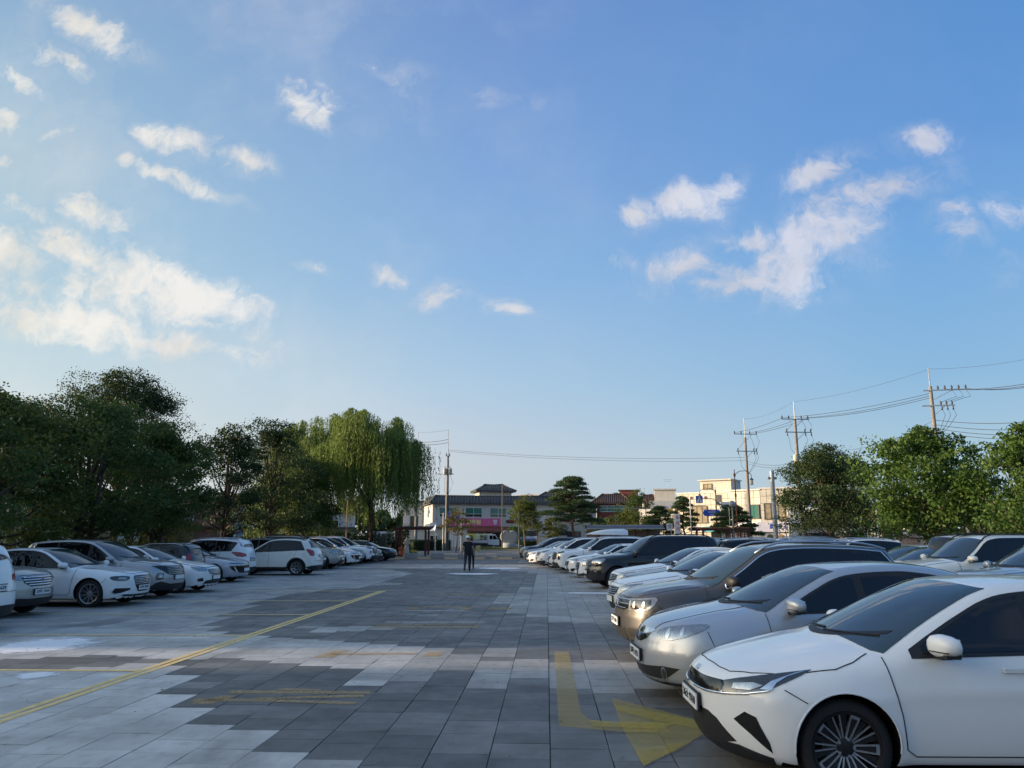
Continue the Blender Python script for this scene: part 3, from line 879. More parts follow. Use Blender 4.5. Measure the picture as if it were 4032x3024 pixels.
    # ---- number plates
    for (pos, nz) in ((c.get('plate_f'), -1), (c.get('plate_r'), 1)):
        if pos is None: continue
        z, txt, wd = pos[:3]; hh = .155 if wd < .4 else .115
        a = s.cast([(0, 0, z)], 'front' if nz < 0 else 'rear', 1)[0][0] - L / 2 + nz * .022
        m = MB(); m.box((a, 0, z), (.012, wd, hh)); pl = m.build('number_plate', M_PLATE, root)
        m = MB(); m.box((a - nz * .012, 0, z), (.016, wd + .03, hh + .03)); m.build('plate_frame', M_TRIM, pl)
        if txt: text_mesh('plate_number', txt, hh * .74, M_PLATET, pl, (a + nz * .008, 0, z), (R(90), 0, R(90) * nz), bold=.002, depth=.0015, width=wd * .86)
    # ---- roof furniture
    if c.get('rails'):
        xa_, xb_ = c['rails']; zz, yy_ = s.corner(np.linspace(xa_, xb_, 12))
        for sd in (1, -1):
            pts = []
            for k, x in enumerate(np.linspace(xa_, xb_, 12)):
                y = (yy_[k] - .10) * sd; up = .045 * min(1, k / 1.5, (11 - k) / 1.5)
                pts.append((x - L / 2, y, float(s.T(x, y)) + up))
            m = MB(); m.tube(pts, .017, 6); m.build('roof_rail', c.get('rail_mat', M_SATIN), root, smooth=True)
    if c.get('fin'):
        x = c['fin']; z = float(s.T(x, 0)); m = MB()
        m.add([(x - L / 2 - .10, 0, z - .005), (x - L / 2 + .07, .025, z - .01), (x - L / 2 + .07, -.025, z - .01), (x - L / 2 + .06, 0, z + .07)], [(0, 1, 3), (0, 3, 2), (1, 2, 3)])
        m.build('antenna_fin', M_PAINT, root)
    if c.get('badge'):
        b = c['badge']; kind, z, r = b[0], b[1], b[2]
        a = s.cast([(0, 0, z)], 'front', 1)[0][0] - L / 2 - .012
        m = MB()
        if kind == 'ring': ring(m, (a, 0, z), 'X', r, r * .14)
        if kind == 'oval_h':
            o0 = len(m.v); ring(m, (a, 0, z), 'X', r * .7, r * .11)
            for i in range(o0, len(m.v)): x_, y_, z_ = m.v[i]; m.v[i] = (x_, y_ * 1.6, z_)
            for q in (-1, 1): m.add([(a - .004, q * r * .45 - r * .28 * -1 * 0 + r * .12, z + r * .5), (a - .004, q * r * .45 + r * .3, z + r * .5), (a - .004, q * r * .45 + r * .0, z - r * .5), (a - .004, q * r * .45 - r * .2, z - r * .5)], [(0, 1, 2, 3), (3, 2, 1, 0)])
            m.box((a - .004, 0, z), (.004, r * .8, r * .16))
        if kind == 'star':
            ring(m, (a, 0, z), 'X', r, r * .1)
            for k in range(3):
                an = math.pi / 2 + k * 2 * math.pi / 3
                m.add([(a - .003, .014 * math.sin(an) , z - .014 * math.cos(an)), (a - .003, -.014 * math.sin(an), z + .014 * math.cos(an)), (a - .003, r * math.cos(an), z + r * math.sin(an))], [(0, 1, 2), (2, 1, 0)])
        if kind == 'vw':
            ring(m, (a, 0, z), 'X', r, r * .12)
            for (y0, z0, y1, z1) in ((-.4, .8, 0, .15), (.4, .8, 0, .15), (-.85, .35, -.35, -.8), (-.35, -.8, 0, .0), (.85, .35, .35, -.8), (.35, -.8, 0, 0)):
                m.cyl((a - .002, y0 * r, z + z0 * r), (a - .002, y1 * r, z + z1 * r), r * .07, n=6)
        if kind == 'waves':
            o0 = len(m.v); ring(m, (a, 0, z), 'X', r * .72, r * .12)
            for i in range(o0, len(m.v)): x_, y_, z_ = m.v[i]; m.v[i] = (x_, y_ * 1.45, z_)
            for zq in (-.22, .2): m.tube([(a - .003, -r * .8 + r * 1.6 * k / 6, z + r * (zq + .12 * math.sin(k))) for k in range(7)], r * .06, 6)
        if m.v: m.build('emblem', M_CHROME, root, angle=40)
        if kind == 'text':
            an = R(b[4]) if len(b) > 4 else 0
            text_mesh('emblem', b[3], r, M_CHROME, root, (a + .006, 0, z), (R(90) - an, 0, -R(90)), bold=.003, depth=.003)
    return root

# ------------------------------------------------------------------ the car models
SIDE_SEDAN = [(.15, -.10), (.25, -.045), (.40, -.012), (.55, 0), (.68, -.004), (.80, -.018), (.90, -.040), (1.0, -.062), (2, -.08)]
SIDE_SUV = [(.15, -.08), (.30, -.035), (.45, -.010), (.62, 0), (.80, -.003), (.92, -.015), (1.02, -.035), (1.12, -.055), (2.2, -.07)]
TAIL_SEDAN = [(.1, .16), (.3, .05), (.5, .0), (.7, .015), (.85, .05), (1.0, .07), (1.2, .12), (2, .3)]
TAIL_SUV = [(.1, .16), (.3, .06), (.5, .0), (.7, .01), (.9, .05), (1.1, .10), (1.4, .26), (1.7, .42), (2.0, .5)]
def F(a): return ('fcorner', a)
def Rr(a): return ('rcorner', a)
def tail_lamps_sedan(L, z=.82, m=None):
    return [('tail_lamp', M_RED, Rr(40), [(L - .10, .42, z + .03), (L - .12, .45, z + .11), (L - .30, .80, z + .13), (L - .45, .86, z + .09), (L - .36, .84, z), (L - .16, .6, z - .02)], dict(off=.008))]
def black_lower(c_z=.30, x0=0.0, z1=.26):
    return []
def arch_lip(xw, r, w, zlow=.28, n=24):
    """ring of plastic cladding round a wheel arch, as a polygon in side view"""
    Ra = r + .047; a0 = math.asin(max(-1, min(1, (zlow - r) / Ra))); out = []
    for k in range(n + 1):
        a = a0 + (math.pi - 2 * a0) * k / n; out.append((xw + Ra * math.cos(a), 0, r + .01 + Ra * math.sin(a)))
    for k in range(n, -1, -1):
        a = a0 + (math.pi - 2 * a0) * k / n; out.append((xw + (Ra + w) * math.cos(a), 0, r + .01 + (Ra + w) * math.sin(a)))
    return out
def cladding(c, w=.055, zs=.36):
    r = c['tyre']; xf, xr = c['fo'], c['fo'] + c['wb']
    return [('wheel_arch_trim', M_TRIM, 'side', arch_lip(xf, r, w), dict(off=.008)),
            ('wheel_arch_trim', M_TRIM, 'side', arch_lip(xr, r, w), dict(off=.008)),
            ('sill_trim', M_TRIM, 'side', [(xf + r + .10, 0, .24), (xr - r - .10, 0, .24), (xr - r - .10, 0, zs), (xf + r + .10, 0, zs)], dict(off=.006))]
def sym(pts): return pts + [(x, -y, z) for x, y, z in pts[::-1]]
ONE = dict(both=False)
def bowl(ax, x, y, z, r, m=None, off=.014, n=12, w=.75):
    return ('headlamp_reflector', m or M_CHROME, ax, [(x, y + r * w * math.cos(2 * math.pi * k / n), z + r * math.sin(2 * math.pi * k / n)) for k in range(n)], dict(off=off))
CARS = {}
# 1: compact sedan seen closest on the right
c = dict(L=4.645, W=1.80, H=1.44, wb=2.70, fo=.885, tyre=.318, rim=.238, zb=.168,
    top=[(-.3, .45), (0, .700), (.06, .745), (.15, .785), (.35, .842), (.65, .915), (.88, .965), (.98, .985), (1.08, 1.022), (1.37, 1.155), (1.67, 1.288), (1.92, 1.378), (2.10, 1.418), (2.45, 1.446), (2.8, 1.450), (3.2, 1.42), (3.5, 1.36), (3.85, 1.235), (4.15, 1.125), (4.3, 1.10), (4.5, 1.085), (4.62, 1.06), (5, .9)],
    nose=[(.1, .22), (.2, .085), (.32, .03), (.45, .005), (.6, .0), (.68, .012), (.75, .05), (.80, .10), (.9, .25), (2, 1.5)],
    tail=TAIL_SEDAN, side=SIDE_SEDAN, belt=(.915, 1.0), tumble=.44, crease=(.62, .78), cowl=1.02, screen=(1.22, 2.12), rscreen=(4.12, 3.45),
    xA=1.0, xE=(3.72, 3.95), pillars=[(2.33, .085), (3.30, .03)], wheel='kwheel', kf=.36, hoodline=[(.14, 0, 0), (.16, .30, 0), (.20, .46, 0), (.32, .62, 0), (.46, .73, 0), (.66, .80, 0), (.86, .825, 0), (1.0, .80, 0), (1.12, .745, 0)], sill=.10, bumperline=[(.48, 0, .70), (.62, 0, .62)],
    door=1.24, xm=1.56, badge=('text', .728, .058, 'KIA', 48), plate_f=(.50, '36소 9310', .52), plate_r=(.86, '', .52), fin=3.3, frame_mat=M_TRIM, rail=.075, cf=.44)
c['extras'] = [
    ('grille', M_GLOSSB, 'front', sym([(0, 0, .612), (0, .30, .612), (0, .50, .625), (0, .56, .665), (0, .50, .705), (0, .2, .700), (0, .0, .702)][::-1]), dict(both=False, off=.003)),
    ('headlamp', M_LENSD, F(48), [(.13, .52, .628), (.15, .50, .706), (.22, .62, .738), (.34, .72, .770), (.50, .79, .800), (.66, .83, .826), (.60, .83, .790), (.50, .82, .742), (.40, .79, .690), (.28, .70, .655)], dict(off=.006)),
    ('headlamp_reflector', M_LENS, F(48), [(.20, .58, .665), (.21, .58, .700), (.32, .70, .722), (.38, .75, .712), (.30, .70, .675)], dict(off=.012)),
    ('daytime_lamp', M_CHROME, F(48), [(.36, .745, .690), (.42, .775, .742), (.56, .82, .800), (.64, .84, .822), (.52, .80, .776), (.45, .80, .735), (.42, .80, .690)], dict(off=.012)),
    ('fog_vent', M_GLOSSB, F(45), [(.17, .62, .46), (.22, .71, .525), (.29, .77, .50), (.36, .815, .34), (.38, .81, .27), (.25, .73, .38)], dict(off=.005)),
    ('lower_intake', M_TRIM, 'front', sym([(0, 0, .255), (0, .46, .265), (0, .60, .30), (0, .46, .43), (0, .36, .465), (0, 0, .475)][::-1]), dict(both=False, off=.004)),
    ('front_lip', M_TRIM, F(50), [(.05, .02, .185), (.08, .40, .185), (.2, .68, .185), (.36, .83, .185), (.36, .83, .235), (.18, .64, .28), (.06, .42, .27), (.03, .02, .26)], dict(off=.007)),
] + tail_lamps_sedan(4.645)
c['lines'] = [('chrome_strip', M_CHROME, F(48), [(.05, .05, .606), (.08, .35, .608), (.13, .53, .622), (.26, .69, .648), (.40, .80, .686)], .014),
              ('wheel_arch_lip', M_PAINT, 'side', [(q[0], 0, q[2]) for q in arch_lip(.885, .318, .012)[:25]], .012, dict(off=.004))]
CARS['k'] = c
# 2: silver sedan with large round lamps
c = dict(L=4.62, W=1.81, H=1.48, wb=2.70, fo=.89, tyre=.318, rim=.215, zb=.20,
    top=[(-.3, .45), (0, .700), (.06, .765), (.18, .825), (.4, .89), (.7, .955), (.92, .995), (1.04, 1.025), (1.34, 1.16), (1.64, 1.295), (1.90, 1.392), (2.12, 1.440), (2.55, 1.473), (2.85, 1.480), (3.2, 1.455), (3.5, 1.40), (3.85, 1.28), (4.15, 1.17), (4.3, 1.145), (4.5, 1.12), (4.6, 1.08), (5, .9)],
    nose=[(.1, .20), (.2, .08), (.30, .035), (.42, .0), (.52, .0), (.62, .03), (.75, .085), (.85, .17), (.95, .35), (2, 1.5)],
    tail=TAIL_SEDAN, side=[(a, b * .9) for a, b in SIDE_SEDAN], belt=(.955, 1.03), tumble=.42, cowl=1.0, screen=(1.25, 2.10), rscreen=(4.12, 3.45), ridge=.02,
    xA=1.02, xE=(3.85, 3.98), pillars=[(2.30, .10), (3.35, .03)], wheel='five', hood=(.10, 1.25), hoody=.36, door=1.28, xm=1.50, cf=.46, rail=.085,
    badge=('waves', .665, .055), plate_f=(.47, '55마 1473', .52), plate_r=(.86, '', .52), frame_mat=M_TRIM, bumperline=[(.60, 0, .78), (.66, 0, .62)])
c['extras'] = [
    ('headlamp', M_LENS, F(45), [(.18, .45, .675), (.15, .44, .745), (.23, .52, .795), (.40, .67, .828), (.60, .78, .850), (.65, .81, .832), (.58, .80, .780), (.42, .74, .715), (.27, .60, .662)], dict(off=.008, rnd=1)),
    ('grille', M_GLOSSB, 'front', sym([(0, 0, .600), (0, .16, .610), (0, .30, .655), (0, .34, .715), (0, .2, .690), (0, 0, .680)][::-1]), dict(both=False, off=.004)),
    bowl(F(45), .27, .57, .735, .052, M_SATIN, .011), bowl(F(45), .41, .68, .765, .044, M_SATIN, .011),
    ('grille_brow', M_CHROME, 'front', sym([(0, 0, .688), (0, .2, .698), (0, .35, .722), (0, .40, .755), (0, .2, .760), (0, 0, .755)][::-1]), dict(both=False, off=.006)),
    ('lower_intake', M_TRIM, F(40), [(.03, .0, .26), (.05, .3, .26), (.15, .64, .27), (.30, .79, .40), (.16, .62, .405), (.04, .3, .375), (.02, 0, .36)], dict(off=.004)),
    ('front_lip', M_TRIM, F(45), [(.05, .02, .19), (.08, .40, .19), (.2, .68, .20), (.30, .80, .225), (.28, .78, .245), (.06, .42, .225), (.03, .02, .225)], dict(off=.006)),
    ('fog_lamp', M_CHROME, F(45), [(.19 + .0 * a, .60 + .055 * math.cos(a), .325 + .075 * math.sin(a)) for a in [k * math.pi / 6 for k in range(12)]], dict(off=.012)),
    ('fog_lamp_lens', M_LENSD, F(45), [(.19, .60 + .038 * math.cos(a), .325 + .055 * math.sin(a)) for a in [k * math.pi / 6 for k in range(12)]], dict(off=.018)),
    ('inspection_sticker', M_STICKG, 'front', [(0, .52, 1.085), (0, .42, 1.085), (0, .42, 1.125), (0, .52, 1.125)], dict(both=False, off=.009)),
    ('parking_sticker', M_STICKW, 'front', [(0, .43 + .032 * math.cos(k * math.pi / 6), 1.29 + .028 * math.sin(k * math.pi / 6)) for k in range(12)], dict(both=False, off=.009)),
] + tail_lamps_sedan(4.62)
CARS['s'] = c
# 3: compact SUV (brown)
c = dict(L=4.43, W=1.81, H=1.68, wb=2.60, fo=.88, tyre=.35, rim=.225, zb=.24, flare=.03,
    top=[(-.3, .5), (0, .80), (.06, .88), (.18, .945), (.4, 1.00), (.75, 1.055), (1.02, 1.095), (1.14, 1.125), (1.4, 1.27), (1.7, 1.43), (1.95, 1.555), (2.15, 1.615), (2.5, 1.655), (2.9, 1.665), (3.4, 1.655), (3.8, 1.625), (4.05, 1.59), (4.2, 1.50), (4.3, 1.3), (4.43, 1.0), (4.8, .7)],
    nose=[(.1, .25), (.2, .12), (.32, .05), (.48, .0), (.60, .0), (.70, .02), (.82, .04), (.92, .10), (1.0, .25), (2, 1.4)],
    tail=TAIL_SUV, side=SIDE_SUV, belt=(1.03, 1.12), tumble=.33, kroof=.10, cowl=1.10, screen=(1.27, 2.15), rscreen=(4.16, 3.95), cf=.36, kr=.10, ridge=.02,
    xA=1.12, xE=(3.85, 4.15), pillars=[(2.20, .09), (3.15, .08), (3.62, .03)], wheel='five', rails=(2.0, 4.0), rail_mat=M_SATIN, chrome_line='all', hood=(.10, 1.12), hoody=.60,
    door=1.2, xm=1.52, badge=('vw', .80, .07), plate_f=(.52, '27부 8054', .52), plate_r=(.9, '', .34), bumperline=[(.45, 0, .80), (.56, 0, .7)], mirror_mat=M_TRIM)
c['extras'] = [
    ('grille', M_GLOSSB, 'front', sym([(0, 0, .70), (0, .40, .70), (0, .50, .74), (0, .53, .86), (0, .45, .885), (0, 0, .885)][::-1]), dict(both=False, off=.004)),
    ('headlamp', M_LENS, F(42), [(.13, .50, .705), (.10, .50, .86), (.26, .66, .872), (.46, .80, .900), (.50, .82, .87), (.46, .82, .79), (.36, .79, .72), (.22, .66, .70)], dict(off=.008)),
    ('headlamp_bezel', M_LENSD, F(42), [(.15, .53, .73), (.13, .53, .845), (.26, .66, .855), (.42, .78, .87), (.42, .80, .80), (.33, .76, .745), (.22, .66, .72)], dict(off=.012)),
    bowl(F(42), .20, .60, .785, .046, M_SATIN, .017), bowl(F(42), .33, .72, .80, .040, M_SATIN, .017),
    ('lower_intake', M_TRIM, 'front', sym([(0, 0, .30), (0, .42, .30), (0, .44, .45), (0, 0, .455)][::-1]), dict(both=False, off=.004)),
    ('fog_vent', M_TRIM, F(45), [(.12, .50, .33), (.11, .48, .46), (.26, .70, .46), (.30, .74, .33)], dict(off=.005)),
    ('rear_bumper_trim', M_TRIM, 'rear', sym([(0, 0, .30), (0, .80, .32), (0, .80, .50), (0, 0, .52)][::-1]), dict(both=False, off=.006)),
    ('tail_lamp', M_RED, Rr(45), [(4.3, .50, .92), (4.28, .52, 1.06), (4.10, .80, 1.07), (3.98, .84, 1.03), (4.05, .84, .93)], dict(off=.008)),
]
c['lines'] = [('grille_bar', M_CHROME, 'front', [(0, -.50, .845), (0, .50, .845)], .018, dict(both=False)), ('grille_bar', M_CHROME, 'front', [(0, -.48, .785), (0, .48, .785)], .018, dict(both=False)), ('grille_bar', M_CHROME, 'front', [(0, -.44, .725), (0, .44, .725)], .014, dict(both=False))]
CARS['t'] = c
# 4: mid size sedan (white, black, silver ones)
c = dict(L=4.86, W=1.85, H=1.465, wb=2.80, fo=.95, tyre=.33, rim=.228, zb=.19,
    top=[(-.3, .45), (0, .72), (.06, .79), (.18, .835), (.4, .88), (.8, .945), (1.1, .988), (1.25, 1.01), (1.38, 1.06), (1.65, 1.18), (1.95, 1.31), (2.2, 1.40), (2.4, 1.44), (2.7, 1.462), (3.0, 1.465), (3.35, 1.445), (3.7, 1.385), (4.05, 1.27), (4.35, 1.165), (4.5, 1.135), (4.7, 1.12), (4.83, 1.08), (5.2, .9)],
    nose=[(.1, .20), (.2, .07), (.32, .03), (.45, .0), (.6, .0), (.72, .02), (.80, .07), (.9, .2), (2, 1.5)],
    tail=TAIL_SEDAN, side=SIDE_SEDAN, belt=(.935, 1.02), tumble=.43, crease=(.70, .84), cowl=1.27, screen=(1.50, 2.40), rscreen=(4.33, 3.62),
    xA=1.32, xE=(3.95, 4.18), pillars=[(2.45, .09), (3.45, .03)], wheel='multi', door=1.34, xm=1.58, chrome_line='top', hood=(.10, 1.3), hoody=.58, cf=.40,
    badge=('oval_h', .64, .055), plate_f=(.47, '', .52), plate_r=(.88, '', .52))
c['extras'] = [
    ('grille', M_GLOSSB, 'front', sym([(0, 0, .56), (0, .30, .56), (0, .42, .62), (0, .46, .72), (0, .3, .735), (0, 0, .735)][::-1]), dict(both=False, off=.004)),
    ('lower_intake', M_TRIM, 'front', sym([(0, 0, .27), (0, .60, .28), (0, .52, .38), (0, 0, .40)][::-1]), dict(both=False, off=.004)),
    ('headlamp', M_LENS, F(42), [(.12, .49, .665), (.10, .48, .745), (.30, .70, .79), (.50, .82, .815), (.46, .82, .765), (.30, .74, .69)], dict(off=.008)),
    ('fog_vent', M_TRIM, F(45), [(.15, .60, .36), (.17, .62, .47), (.28, .76, .44), (.27, .76, .36)], dict(off=.005)),
] + tail_lamps_sedan(4.86)
c['lines'] = [('grille_bar', M_CHROME, 'front', [(0, -.42, z), (0, .42, z)], .013, dict(both=False)) for z in (.60, .64, .68, .72)]
CARS['m'] = c
# 5: large black SUV
c = dict(L=4.755, W=1.90, H=1.84, wb=2.835, fo=.90, tyre=.375, rim=.225, zb=.27, flare=.045,
    top=[(-.3, .5), (0, .90), (.06, .98), (.18, 1.04), (.4, 1.085), (.8, 1.14), (1.1, 1.175), (1.24, 1.205), (1.5, 1.36), (1.78, 1.54), (2.0, 1.68), (2.18, 1.745), (2.5, 1.79), (3.0, 1.80), (3.6, 1.80), (4.1, 1.785), (4.4, 1.74), (4.55, 1.6), (4.66, 1.3), (4.75, 1.0), (5.1, .7)],
    nose=[(.1, .25), (.25, .10), (.40, .02), (.55, .0), (.66, .01), (.75, .05), (.90, .06), (1.0, .12), (1.1, .3), (2, 1.4)],
    tail=[(a, b * .55) for a, b in TAIL_SUV], side=[(a + .05, b) for a, b in SIDE_SUV], belt=(1.12, 1.18), tumble=.30, kroof=.12, cowl=1.2, screen=(1.36, 2.15), rscreen=(4.55, 4.38), cf=.38, kr=.08, ridge=.02,
    xA=1.22, xE=(4.10, 4.42), pillars=[(2.30, .10), (3.35, .08)], wheel='five', rails=(2.0, 4.3), rail_mat=M_TRIM, door=1.32, xm=1.55, hood=(.10, 1.2), hoody=.62, badge=('ring', .84, .06),
    plate_f=(.55, '', .52), plate_r=(.95, '', .34), kf=.3)
c['extras'] = [
    ('grille', M_GLOSSB, 'front', sym([(0, 0, .76), (0, .36, .76), (0, .48, .80), (0, .50, .91), (0, .40, .935), (0, 0, .94)][::-1]), dict(both=False, off=.004)),
    ('headlamp', M_LENS, F(42), [(.16, .50, .80), (.10, .50, .93), (.24, .62, .985), (.46, .78, 1.02), (.58, .84, 1.0), (.50, .84, .90), (.34, .74, .82)], dict(off=.008, rnd=1)),
    ('lower_intake', M_TRIM, 'front', sym([(0, 0, .33), (0, .55, .34), (0, .5, .46), (0, 0, .47)][::-1]), dict(both=False, off=.004)),
    ('fog_lamp', M_LENS, F(45), [(.18, .66, .56), (.18, .66, .63), (.28, .76, .63), (.28, .76, .56)], dict(off=.008)),
    ('tail_lamp', M_RED, Rr(45), [(4.66, .72, 1.0), (4.62, .72, 1.35), (4.5, .86, 1.32), (4.5, .88, 1.0)], dict(off=.008)),
]
c['lines'] = [('grille_bar', M_CHROME, 'front', [(0, -.47, z), (0, .47, z)], .014, dict(both=False)) for z in (.80, .845, .89)]
CARS['r'] = c
# 6: tall boxy SUV with vertical lamps
c = dict(CARS['r']); c.update(L=4.98, W=1.97, H=1.75, wb=2.90, fo=.93, tyre=.375, rim=.25, zb=.24, flare=.03, wheel='multi',
    top=[(-.3, .6), (0, .96), (.06, 1.02), (.18, 1.06), (.4, 1.09), (.9, 1.14), (1.2, 1.165), (1.34, 1.195), (1.6, 1.34), (1.9, 1.51), (2.15, 1.635), (2.35, 1.69), (2.8, 1.725), (3.4, 1.735), (3.9, 1.725), (4.35, 1.70), (4.65, 1.66), (4.78, 1.5), (4.9, 1.25), (4.98, 1.0), (5.3, .7)],
    nose=[(.1, .2), (.25, .06), (.40, .01), (.55, .0), (.75, .0), (.95, .02), (1.05, .10), (1.2, .4), (2, 1.4)],
    belt=(1.08, 1.14), cowl=1.30, screen=(1.48, 2.33), rscreen=(4.78, 4.62), xA=1.32, xE=(4.25, 4.5), pillars=[(2.45, .09), (3.5, .08)], rails=(2.2, 4.5), rail_mat=M_SATIN, door=1.42, xm=1.66, badge=('oval_h', .90, .05), plate_f=(.58, '', .52), chrome_line='top')
c['extras'] = [
    ('grille', M_GLOSSB, 'front', sym([(0, 0, .64), (0, .44, .64), (0, .58, .70), (0, .62, .93), (0, .50, .985), (0, 0, .99)][::-1]), dict(both=False, off=.004)),
    ('headlamp', M_LENSD, F(45), [(.14, .66, .93), (.13, .66, .985), (.40, .88, 1.03), (.46, .90, 1.0), (.30, .82, .95)], dict(off=.008)),
    ('lamp_bezel', M_CHROME, F(45), [(.16, .70, .62), (.15, .70, .90), (.27, .82, .88), (.28, .82, .66)], dict(off=.008)),
    ('lamp_lens', M_ORANGE if False else M_LENSD, F(45), [(.18, .725, .66), (.17, .725, .86), (.25, .80, .85), (.26, .80, .69)], dict(off=.014)),
    ('lower_intake', M_TRIM, 'front', sym([(0, 0, .26), (0, .8, .28), (0, .66, .50), (0, 0, .52)][::-1]), dict(both=False, off=.004)),
    ('tail_lamp', M_RED, Rr(45), [(4.9, .80, .95), (4.86, .80, 1.25), (4.78, .92, 1.25), (4.8, .94, .95)], dict(off=.008)),
]
c['extras'] += cladding(c, .05, .34)
c['lines'] = [('grille_bar', M_SATIN, 'front', [(0, -.56, z), (0, .56, z)], .012, dict(both=False)) for z in (.72, .78, .84, .90)]
CARS['p'] = c
# 7: mid size SUV with swept glass
c = dict(CARS['t']); c.update(L=4.70, W=1.88, H=1.69, wb=2.70, fo=.93, tyre=.36, rim=.24, zb=.23, flare=.02, wheel='ten', rails=(2.2, 4.1), rail_mat=M_SATIN, chrome_line=None,
    top=[(-.3, .5), (0, .86), (.06, .93), (.18, .985), (.4, 1.03), (.8, 1.075), (1.1, 1.11), (1.24, 1.14), (1.5, 1.285), (1.8, 1.44), (2.1, 1.565), (2.3, 1.62), (2.7, 1.665), (3.1, 1.675), (3.6, 1.66), (4.0, 1.625), (4.3, 1.575), (4.46, 1.47), (4.58, 1.25), (4.7, 1.0), (5, .7)],
    belt=(1.05, 1.16), cowl=1.2, screen=(1.38, 2.27), rscreen=(4.44, 4.2), xA=1.22, xE=(4.22, 4.02), pillars=[(2.35, .09), (3.35, .08)], door=1.32, xm=1.56, mirror_mat=M_PAINT,
    badge=('oval_h', .80, .06), plate_f=(.54, '23머 7364', .52), plate_r=(.80, '61러 5629', .52), hatch=[(0, -.68, .72), (0, .68, .72)], cr=.30, kr=.14, fin=4.05, frame_mat=M_TRIM)
c['extras'] = [
    ('grille', M_GLOSSB, 'front', sym([(0, 0, .66), (0, .34, .66), (0, .50, .75), (0, .54, .86), (0, .40, .885), (0, 0, .885)][::-1]), dict(both=False, off=.004)),
    ('headlamp', M_LENS, F(42), [(.16, .54, .80), (.13, .54, .90), (.36, .78, .945), (.62, .86, .985), (.52, .86, .92), (.34, .78, .84)], dict(off=.008)),
    ('front_bumper_trim', M_TRIM, F(40), [(.04, .0, .24), (.06, .5, .24), (.3, .86, .27), (.42, .92, .36), (.36, .88, .44), (.16, .62, .42), (.05, .4, .40), (.02, 0, .40)], dict(off=.006)),
    ('fog_lamp', M_LENS, F(45), [(.16, .64, .47), (.15, .66, .55), (.26, .78, .55), (.28, .80, .47)], dict(off=.008, rnd=1)),
    ('rear_bumper_trim', M_TRIM, Rr(40), [(4.68, .0, .26), (4.66, .5, .26), (4.4, .86, .28), (4.25, .90, .40), (4.5, .82, .46), (4.66, .5, .47), (4.69, 0, .47)], dict(off=.006)),
    ('tail_lamp', M_RED, Rr(40), [(4.60, .52, .93), (4.58, .54, 1.03), (4.40, .80, 1.10), (4.10, .88, 1.12), (4.14, .90, 1.05), (4.32, .88, .93), (4.50, .74, .90)], dict(off=.010)),
    ('rear_reflector', M_RED, Rr(45), [(4.60, .66, .50), (4.60, .66, .55), (4.45, .80, .55), (4.45, .80, .50)], dict(off=.010)),
    ('rear_spoiler', M_PAINT, 'top', sym([(4.42, .60, 0), (4.22, .62, 0)][::-1]) , dict(both=False, off=.03, thick=.03)),
] + cladding(c)
c['lines'] = [('grille_bar', M_CHROME, 'front', [(0, -w, z), (0, w, z)], .024, dict(both=False)) for z, w in ((.70, .40), (.755, .48), (.81, .52), (.862, .5))]
CARS['f'] = c
# 8: large sedan (white, nearest on the left)
c = dict(CARS['m']); c.update(L=4.93, W=1.865, H=1.47, wb=2.845, fo=.93, tyre=.342, rim=.243, wheel='multi', plate_f=(.46, '54허 0587', .52), badge=('oval_h', .66, .055), handle_mat=M_CHROME, hoody=.5,
    top=[(-.3, .45), (0, .76), (.06, .82), (.18, .855), (.4, .895), (.8, .95), (1.15, .99), (1.30, 1.012), (1.42, 1.06), (1.7, 1.185), (2.0, 1.315), (2.25, 1.405), (2.45, 1.445), (2.75, 1.468), (3.1, 1.47), (3.45, 1.45), (3.8, 1.385), (4.15, 1.265), (4.42, 1.165), (4.55, 1.14), (4.75, 1.12), (4.9, 1.08), (5.3, .9)],
    nose=[(.1, .20), (.2, .07), (.32, .02), (.45, .0), (.6, .0), (.74, .01), (.82, .06), (.9, .2), (2, 1.5)],
    cowl=1.32, screen=(1.55, 2.44), rscreen=(4.40, 3.72), xA=1.36, xE=(4.05, 4.25), pillars=[(2.52, .09), (3.52, .03)], door=1.38, xm=1.62, chrome_line='all', bumperline=[(.52, 0, .72), (.60, 0, .60)])
c['extras'] = [
    ('grille', M_GLOSSB, 'front', sym([(0, 0, .36), (0, .22, .36), (0, .34, .50), (0, .42, .72), (0, .36, .765), (0, 0, .77)][::-1]), dict(both=False, off=.004)),
    ('headlamp', M_LENSD, F(45), [(.12, .54, .66), (.10, .52, .745), (.22, .64, .765), (.42, .80, .765), (.50, .84, .735), (.42, .82, .665), (.26, .70, .640)], dict(off=.008, rnd=1)),
    ('headlamp_reflector', M_LENS, F(45), [(.16, .60, .685), (.17, .60, .725), (.30, .73, .735), (.32, .74, .69)], dict(off=.013)),
    ('fog_vent', M_GLOSSB, F(45), [(.10, .48, .42), (.10, .48, .46), (.34, .78, .47), (.36, .80, .44), (.40, .84, .36), (.36, .82, .33), (.22, .70, .35)], dict(off=.006)),
    ('lower_intake', M_TRIM, F(38), [(.05, 0, .25), (.06, .4, .25), (.2, .70, .27), (.16, .64, .31), (.05, .4, .30), (.03, 0, .30)], dict(off=.006)),
] + tail_lamps_sedan(4.93)
c['lines'] = [('grille_bar', M_CHROME, 'front', [(0, -w, z), (0, w, z)], .010, dict(both=False)) for z, w in ((.52, .33), (.56, .35), (.60, .37), (.64, .39), (.68, .40), (.72, .40))] + \
    [('chrome_strip', M_CHROME, F(40), [(.1, .5, .315), (.22, .70, .32), (.34, .82, .33), (.42, .86, .40), (.36, .83, .475)], .014)]
CARS['g'] = c
